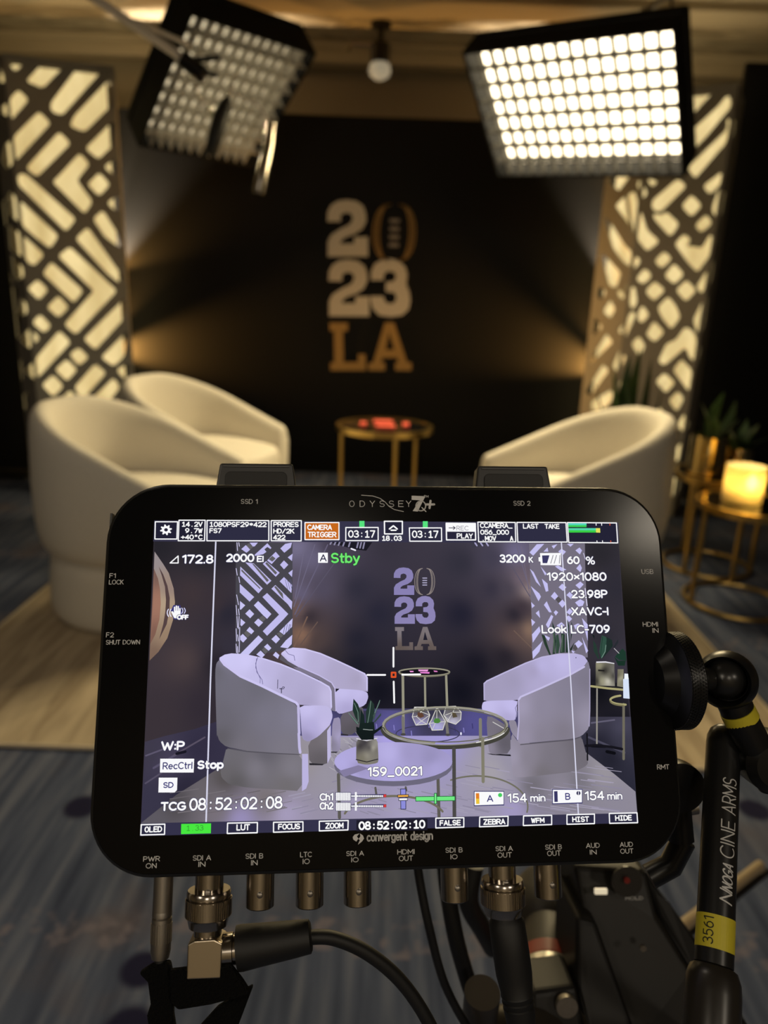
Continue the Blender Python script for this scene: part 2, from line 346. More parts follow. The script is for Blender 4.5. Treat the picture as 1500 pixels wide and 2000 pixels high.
def ceil_mat():
    m = mat('warm_ceiling_plaster', (.56, .48, .34), .45, spec=.3); nt = m.node_tree; b = nt.nodes['Principled BSDF']
    N = nt.nodes.new; tc = [n for n in nt.nodes if n.type == 'TEX_COORD'][0]
    mp = N('ShaderNodeMapping'); mp.inputs['Scale'].default_value = (2.2, 9, 1); nt.links.new(tc.outputs['Object'], mp.inputs['Vector'])
    n = N('ShaderNodeTexNoise'); n.inputs['Scale'].default_value = 1.6; n.inputs['Detail'].default_value = 5; n.inputs['Distortion'].default_value = 1.2; nt.links.new(mp.outputs[0], n.inputs['Vector'])
    bp = N('ShaderNodeBump'); bp.inputs['Strength'].default_value = 1.0; bp.inputs['Distance'].default_value = .06; nt.links.new(n.outputs['Fac'], bp.inputs['Height']); nt.links.new(bp.outputs[0], b.inputs['Normal'])
    r = N('ShaderNodeValToRGB'); r.color_ramp.elements[0].position = .35; r.color_ramp.elements[0].color = (.3, .25, .17, 1); r.color_ramp.elements[1].position = .62; r.color_ramp.elements[1].color = (.62, .54, .39, 1); nt.links.new(n.outputs['Fac'], r.inputs[0]); nt.links.new(r.outputs[0], b.inputs['Base Color'])
    return m
struct(MB().box((0, 1.2, -.05), (9.8, 8.8, .1)).build('floor', floor_mat()))
struct(MB().box((0, 1.2, 2.77), (9.8, 8.8, .1)).build('ceiling', ceil_mat()))
struct(MB().box((0, 5.46, 1.36), (9.8, .1, 2.72)).build('wall_back', M_wall))
struct(MB().box((-4.85, 1.2, 1.36), (.1, 8.6, 2.72)).build('wall_left', M_wall))
struct(MB().box((4.85, 1.2, 1.36), (.1, 8.6, 2.72)).build('wall_right', M_wall))
struct(MB().box((0, -3.1, 1.36), (9.6, .1, 2.72)).build('wall_front', M_wall))
struct(MB().box((0, 5.33, 2.66), (8.8, .16, .12)).box((0, 5.24, 2.695), (8.8, .06, .05)).box((0, 4.55, 2.70), (8.8, .25, .05)).build('trim_1', mat('cornice_paint', (.5, .42, .29), .7), bevel=.01))
rug = MB().prism(rrect(2.58, 1.82, .02, 3, -.08, 2.61), 0.0, .012).build('rug', rug_mat(), bevel=.004)
tag(rug, 'large beige grained rug under the cream tub chairs', 'rug')
MB().tube([(x, y, .0065) for x, y in rrect(2.58, 1.82, .02, 3, -.08, 2.61)], .0065, 10, closed=True).build('binding', mat('pale_binding', (.66, .57, .42), .8), rug, smooth=40)

# ------------------------------------------------------------------ printed backdrop
bd = empty('backdrop', (0, 4.97, 0)); tag(bd, 'tall black backdrop board printed with 2023 LA between the lit columns', 'backdrop')
MB().box((0, .02, 1.12), (4.2, .04, 2.24)).build('board', M_dark, bd)
LOGO = {'two': [(-0.424, 1.635), (-0.421, 1.691), (-0.399, 1.731), (-0.359, 1.757), (-0.302, 1.766), (-0.241, 1.759), (-0.199, 1.733), (-0.181, 1.688), (-0.178, 1.643), (-0.201, 1.598), (-0.247, 1.566), (-0.309, 1.543), (-0.334, 1.522), (-0.337, 1.505), (-0.251, 1.508), (-0.252, 1.548), (-0.164, 1.551), (-0.16, 1.433), (-0.418, 1.424), (-0.419, 1.514), (-0.397, 1.556), (-0.34, 1.593), (-0.284, 1.62), (-0.264, 1.646), (-0.264, 1.671), (-0.28, 1.688), (-0.306, 1.691), (-0.334, 1.68), (-0.34, 1.663), (-0.339, 1.636)], 'two_low': [(-0.411, 1.275), (-0.409, 1.333), (-0.386, 1.375), (-0.345, 1.402), (-0.287, 1.411), (-0.224, 1.404), (-0.182, 1.376), (-0.163, 1.33), (-0.16, 1.283), (-0.183, 1.235), (-0.23, 1.202), (-0.293, 1.179), (-0.319, 1.157), (-0.322, 1.139), (-0.234, 1.142), (-0.235, 1.184), (-0.145, 1.187), (-0.142, 1.063), (-0.405, 1.055), (-0.406, 1.149), (-0.384, 1.192), (-0.326, 1.231), (-0.268, 1.259), (-0.248, 1.286), (-0.247, 1.312), (-0.265, 1.33), (-0.291, 1.333), (-0.319, 1.322), (-0.325, 1.304), (-0.325, 1.276)], 'three': [(-0.137, 1.289), (-0.137, 1.344), (-0.115, 1.391), (-0.066, 1.419), (-0.019, 1.425), (0.039, 1.415), (0.082, 1.377), (0.097, 1.331), (0.092, 1.273), (0.115, 1.221), (0.123, 1.169), (0.114, 1.115), (0.073, 1.076), (-0.001, 1.063), (-0.076, 1.071), (-0.12, 1.112), (-0.136, 1.16), (-0.137, 1.19), (-0.051, 1.192), (-0.047, 1.168), (-0.025, 1.148), (0.012, 1.149), (0.03, 1.171), (0.03, 1.197), (0.015, 1.218), (-0.038, 1.221), (-0.04, 1.279), (0.007, 1.286), (0.024, 1.307), (0.021, 1.333), (0.005, 1.346), (-0.032, 1.347), (-0.054, 1.329), (-0.055, 1.292)], 'ell': [(-0.401, 1.012), (-0.283, 1.016), (-0.282, 0.964), (-0.314, 0.962), (-0.305, 0.76), (-0.207, 0.764), (-0.209, 0.816), (-0.16, 0.817), (-0.155, 0.712), (-0.391, 0.704), (-0.392, 0.754), (-0.365, 0.758), (-0.371, 0.961), (-0.398, 0.96)], 'aa': [(-0.037, 1.026), (0.022, 1.028), (0.118, 0.775), (0.149, 0.773), (0.151, 0.722), (0.042, 0.719), (0.04, 0.769), (0.062, 0.773), (0.05, 0.803), (-0.045, 0.799), (-0.055, 0.769), (-0.028, 0.767), (-0.026, 0.716), (-0.137, 0.713), (-0.139, 0.759), (-0.107, 0.767)], 'aah': [(-0.008, 0.965), (-0.026, 0.852), (0.031, 0.854)], 'ball': (0.003, 1.58, 0.133, 0.169)}
M_lw = mat('printed_white', (.76, .73, .69), .6); M_lg = mat('printed_gold', (.46, .28, .085), .5)
def flat_part(name, polys, m, parent, y=-.003):
    b = MB()
    for outer, holes in polys:
        v, f = cdt(outer, holes); b.add([(p[0], y, p[1]) for p in v], f)
    o = b.build(name, m, parent); s = o.modifiers.new('t', 'SOLIDIFY'); s.thickness = .003; return o
flat_part('digits', [(LOGO['two'], []), (LOGO['two_low'], []), (LOGO['three'], [])], M_lw, bd)['label'] = 'pale printed digits 2, 2 and 3'
flat_part('letters', [(LOGO['ell'], []), (LOGO['aa'], [LOGO['aah']])], M_lg, bd)['label'] = 'gold slab letters L and A'
b = MB(); c0 = LOGO['ball']
for sx in (-1, 1):
    for d, w in ((1.0, .010), (.86, .009), (.74, .010)):
        pl = [(c0[0] + sx * (c0[2] * d * max(0, cos(t)) ** .75 + c0[2] * .1 * (1 - cos(t))), c0[1] + c0[3] * sin(t)) for t in [(-1.5 + 3.0 * i / 16) for i in range(17)]]
        for q in stroke_faces(pl, w): b.add([(p[0], -.003, p[1]) for p in q], [tuple(range(len(q)))])
b.build('ball_outline', M_lg, bd)['label'] = 'gold football outline standing for a zero'
b = MB()
for k in range(4): b.box((c0[0], -.003, c0[1] + (k - 1.5) * .048), (.06, .002, .022))
b.build('laces', mat('printed_grey', (.34, .31, .3), .6), bd)
# dark side banners flanking the set
for nm, x, y, w, rz, h, lab in (('banner', 3.02, 4.62, 2.2, 0, 2.5, 'plain black banner right of the right-hand lit column'), ('banner', -3.47, 4.62, 2.4, 0, 2.5, 'plain black banner left of the left-hand lit column')):
    o = empty(nm, (x, y, 0), rz); tag(o, lab, 'banner', 'black side banners')
    MB().box((0, 0, h / 2 + .02), (w, .03, h - .04)).build('panel', M_dark, o)
    MB().box((0, 0, .015), (w, .3, .03)).build('base', M_black, o, bevel=.004)

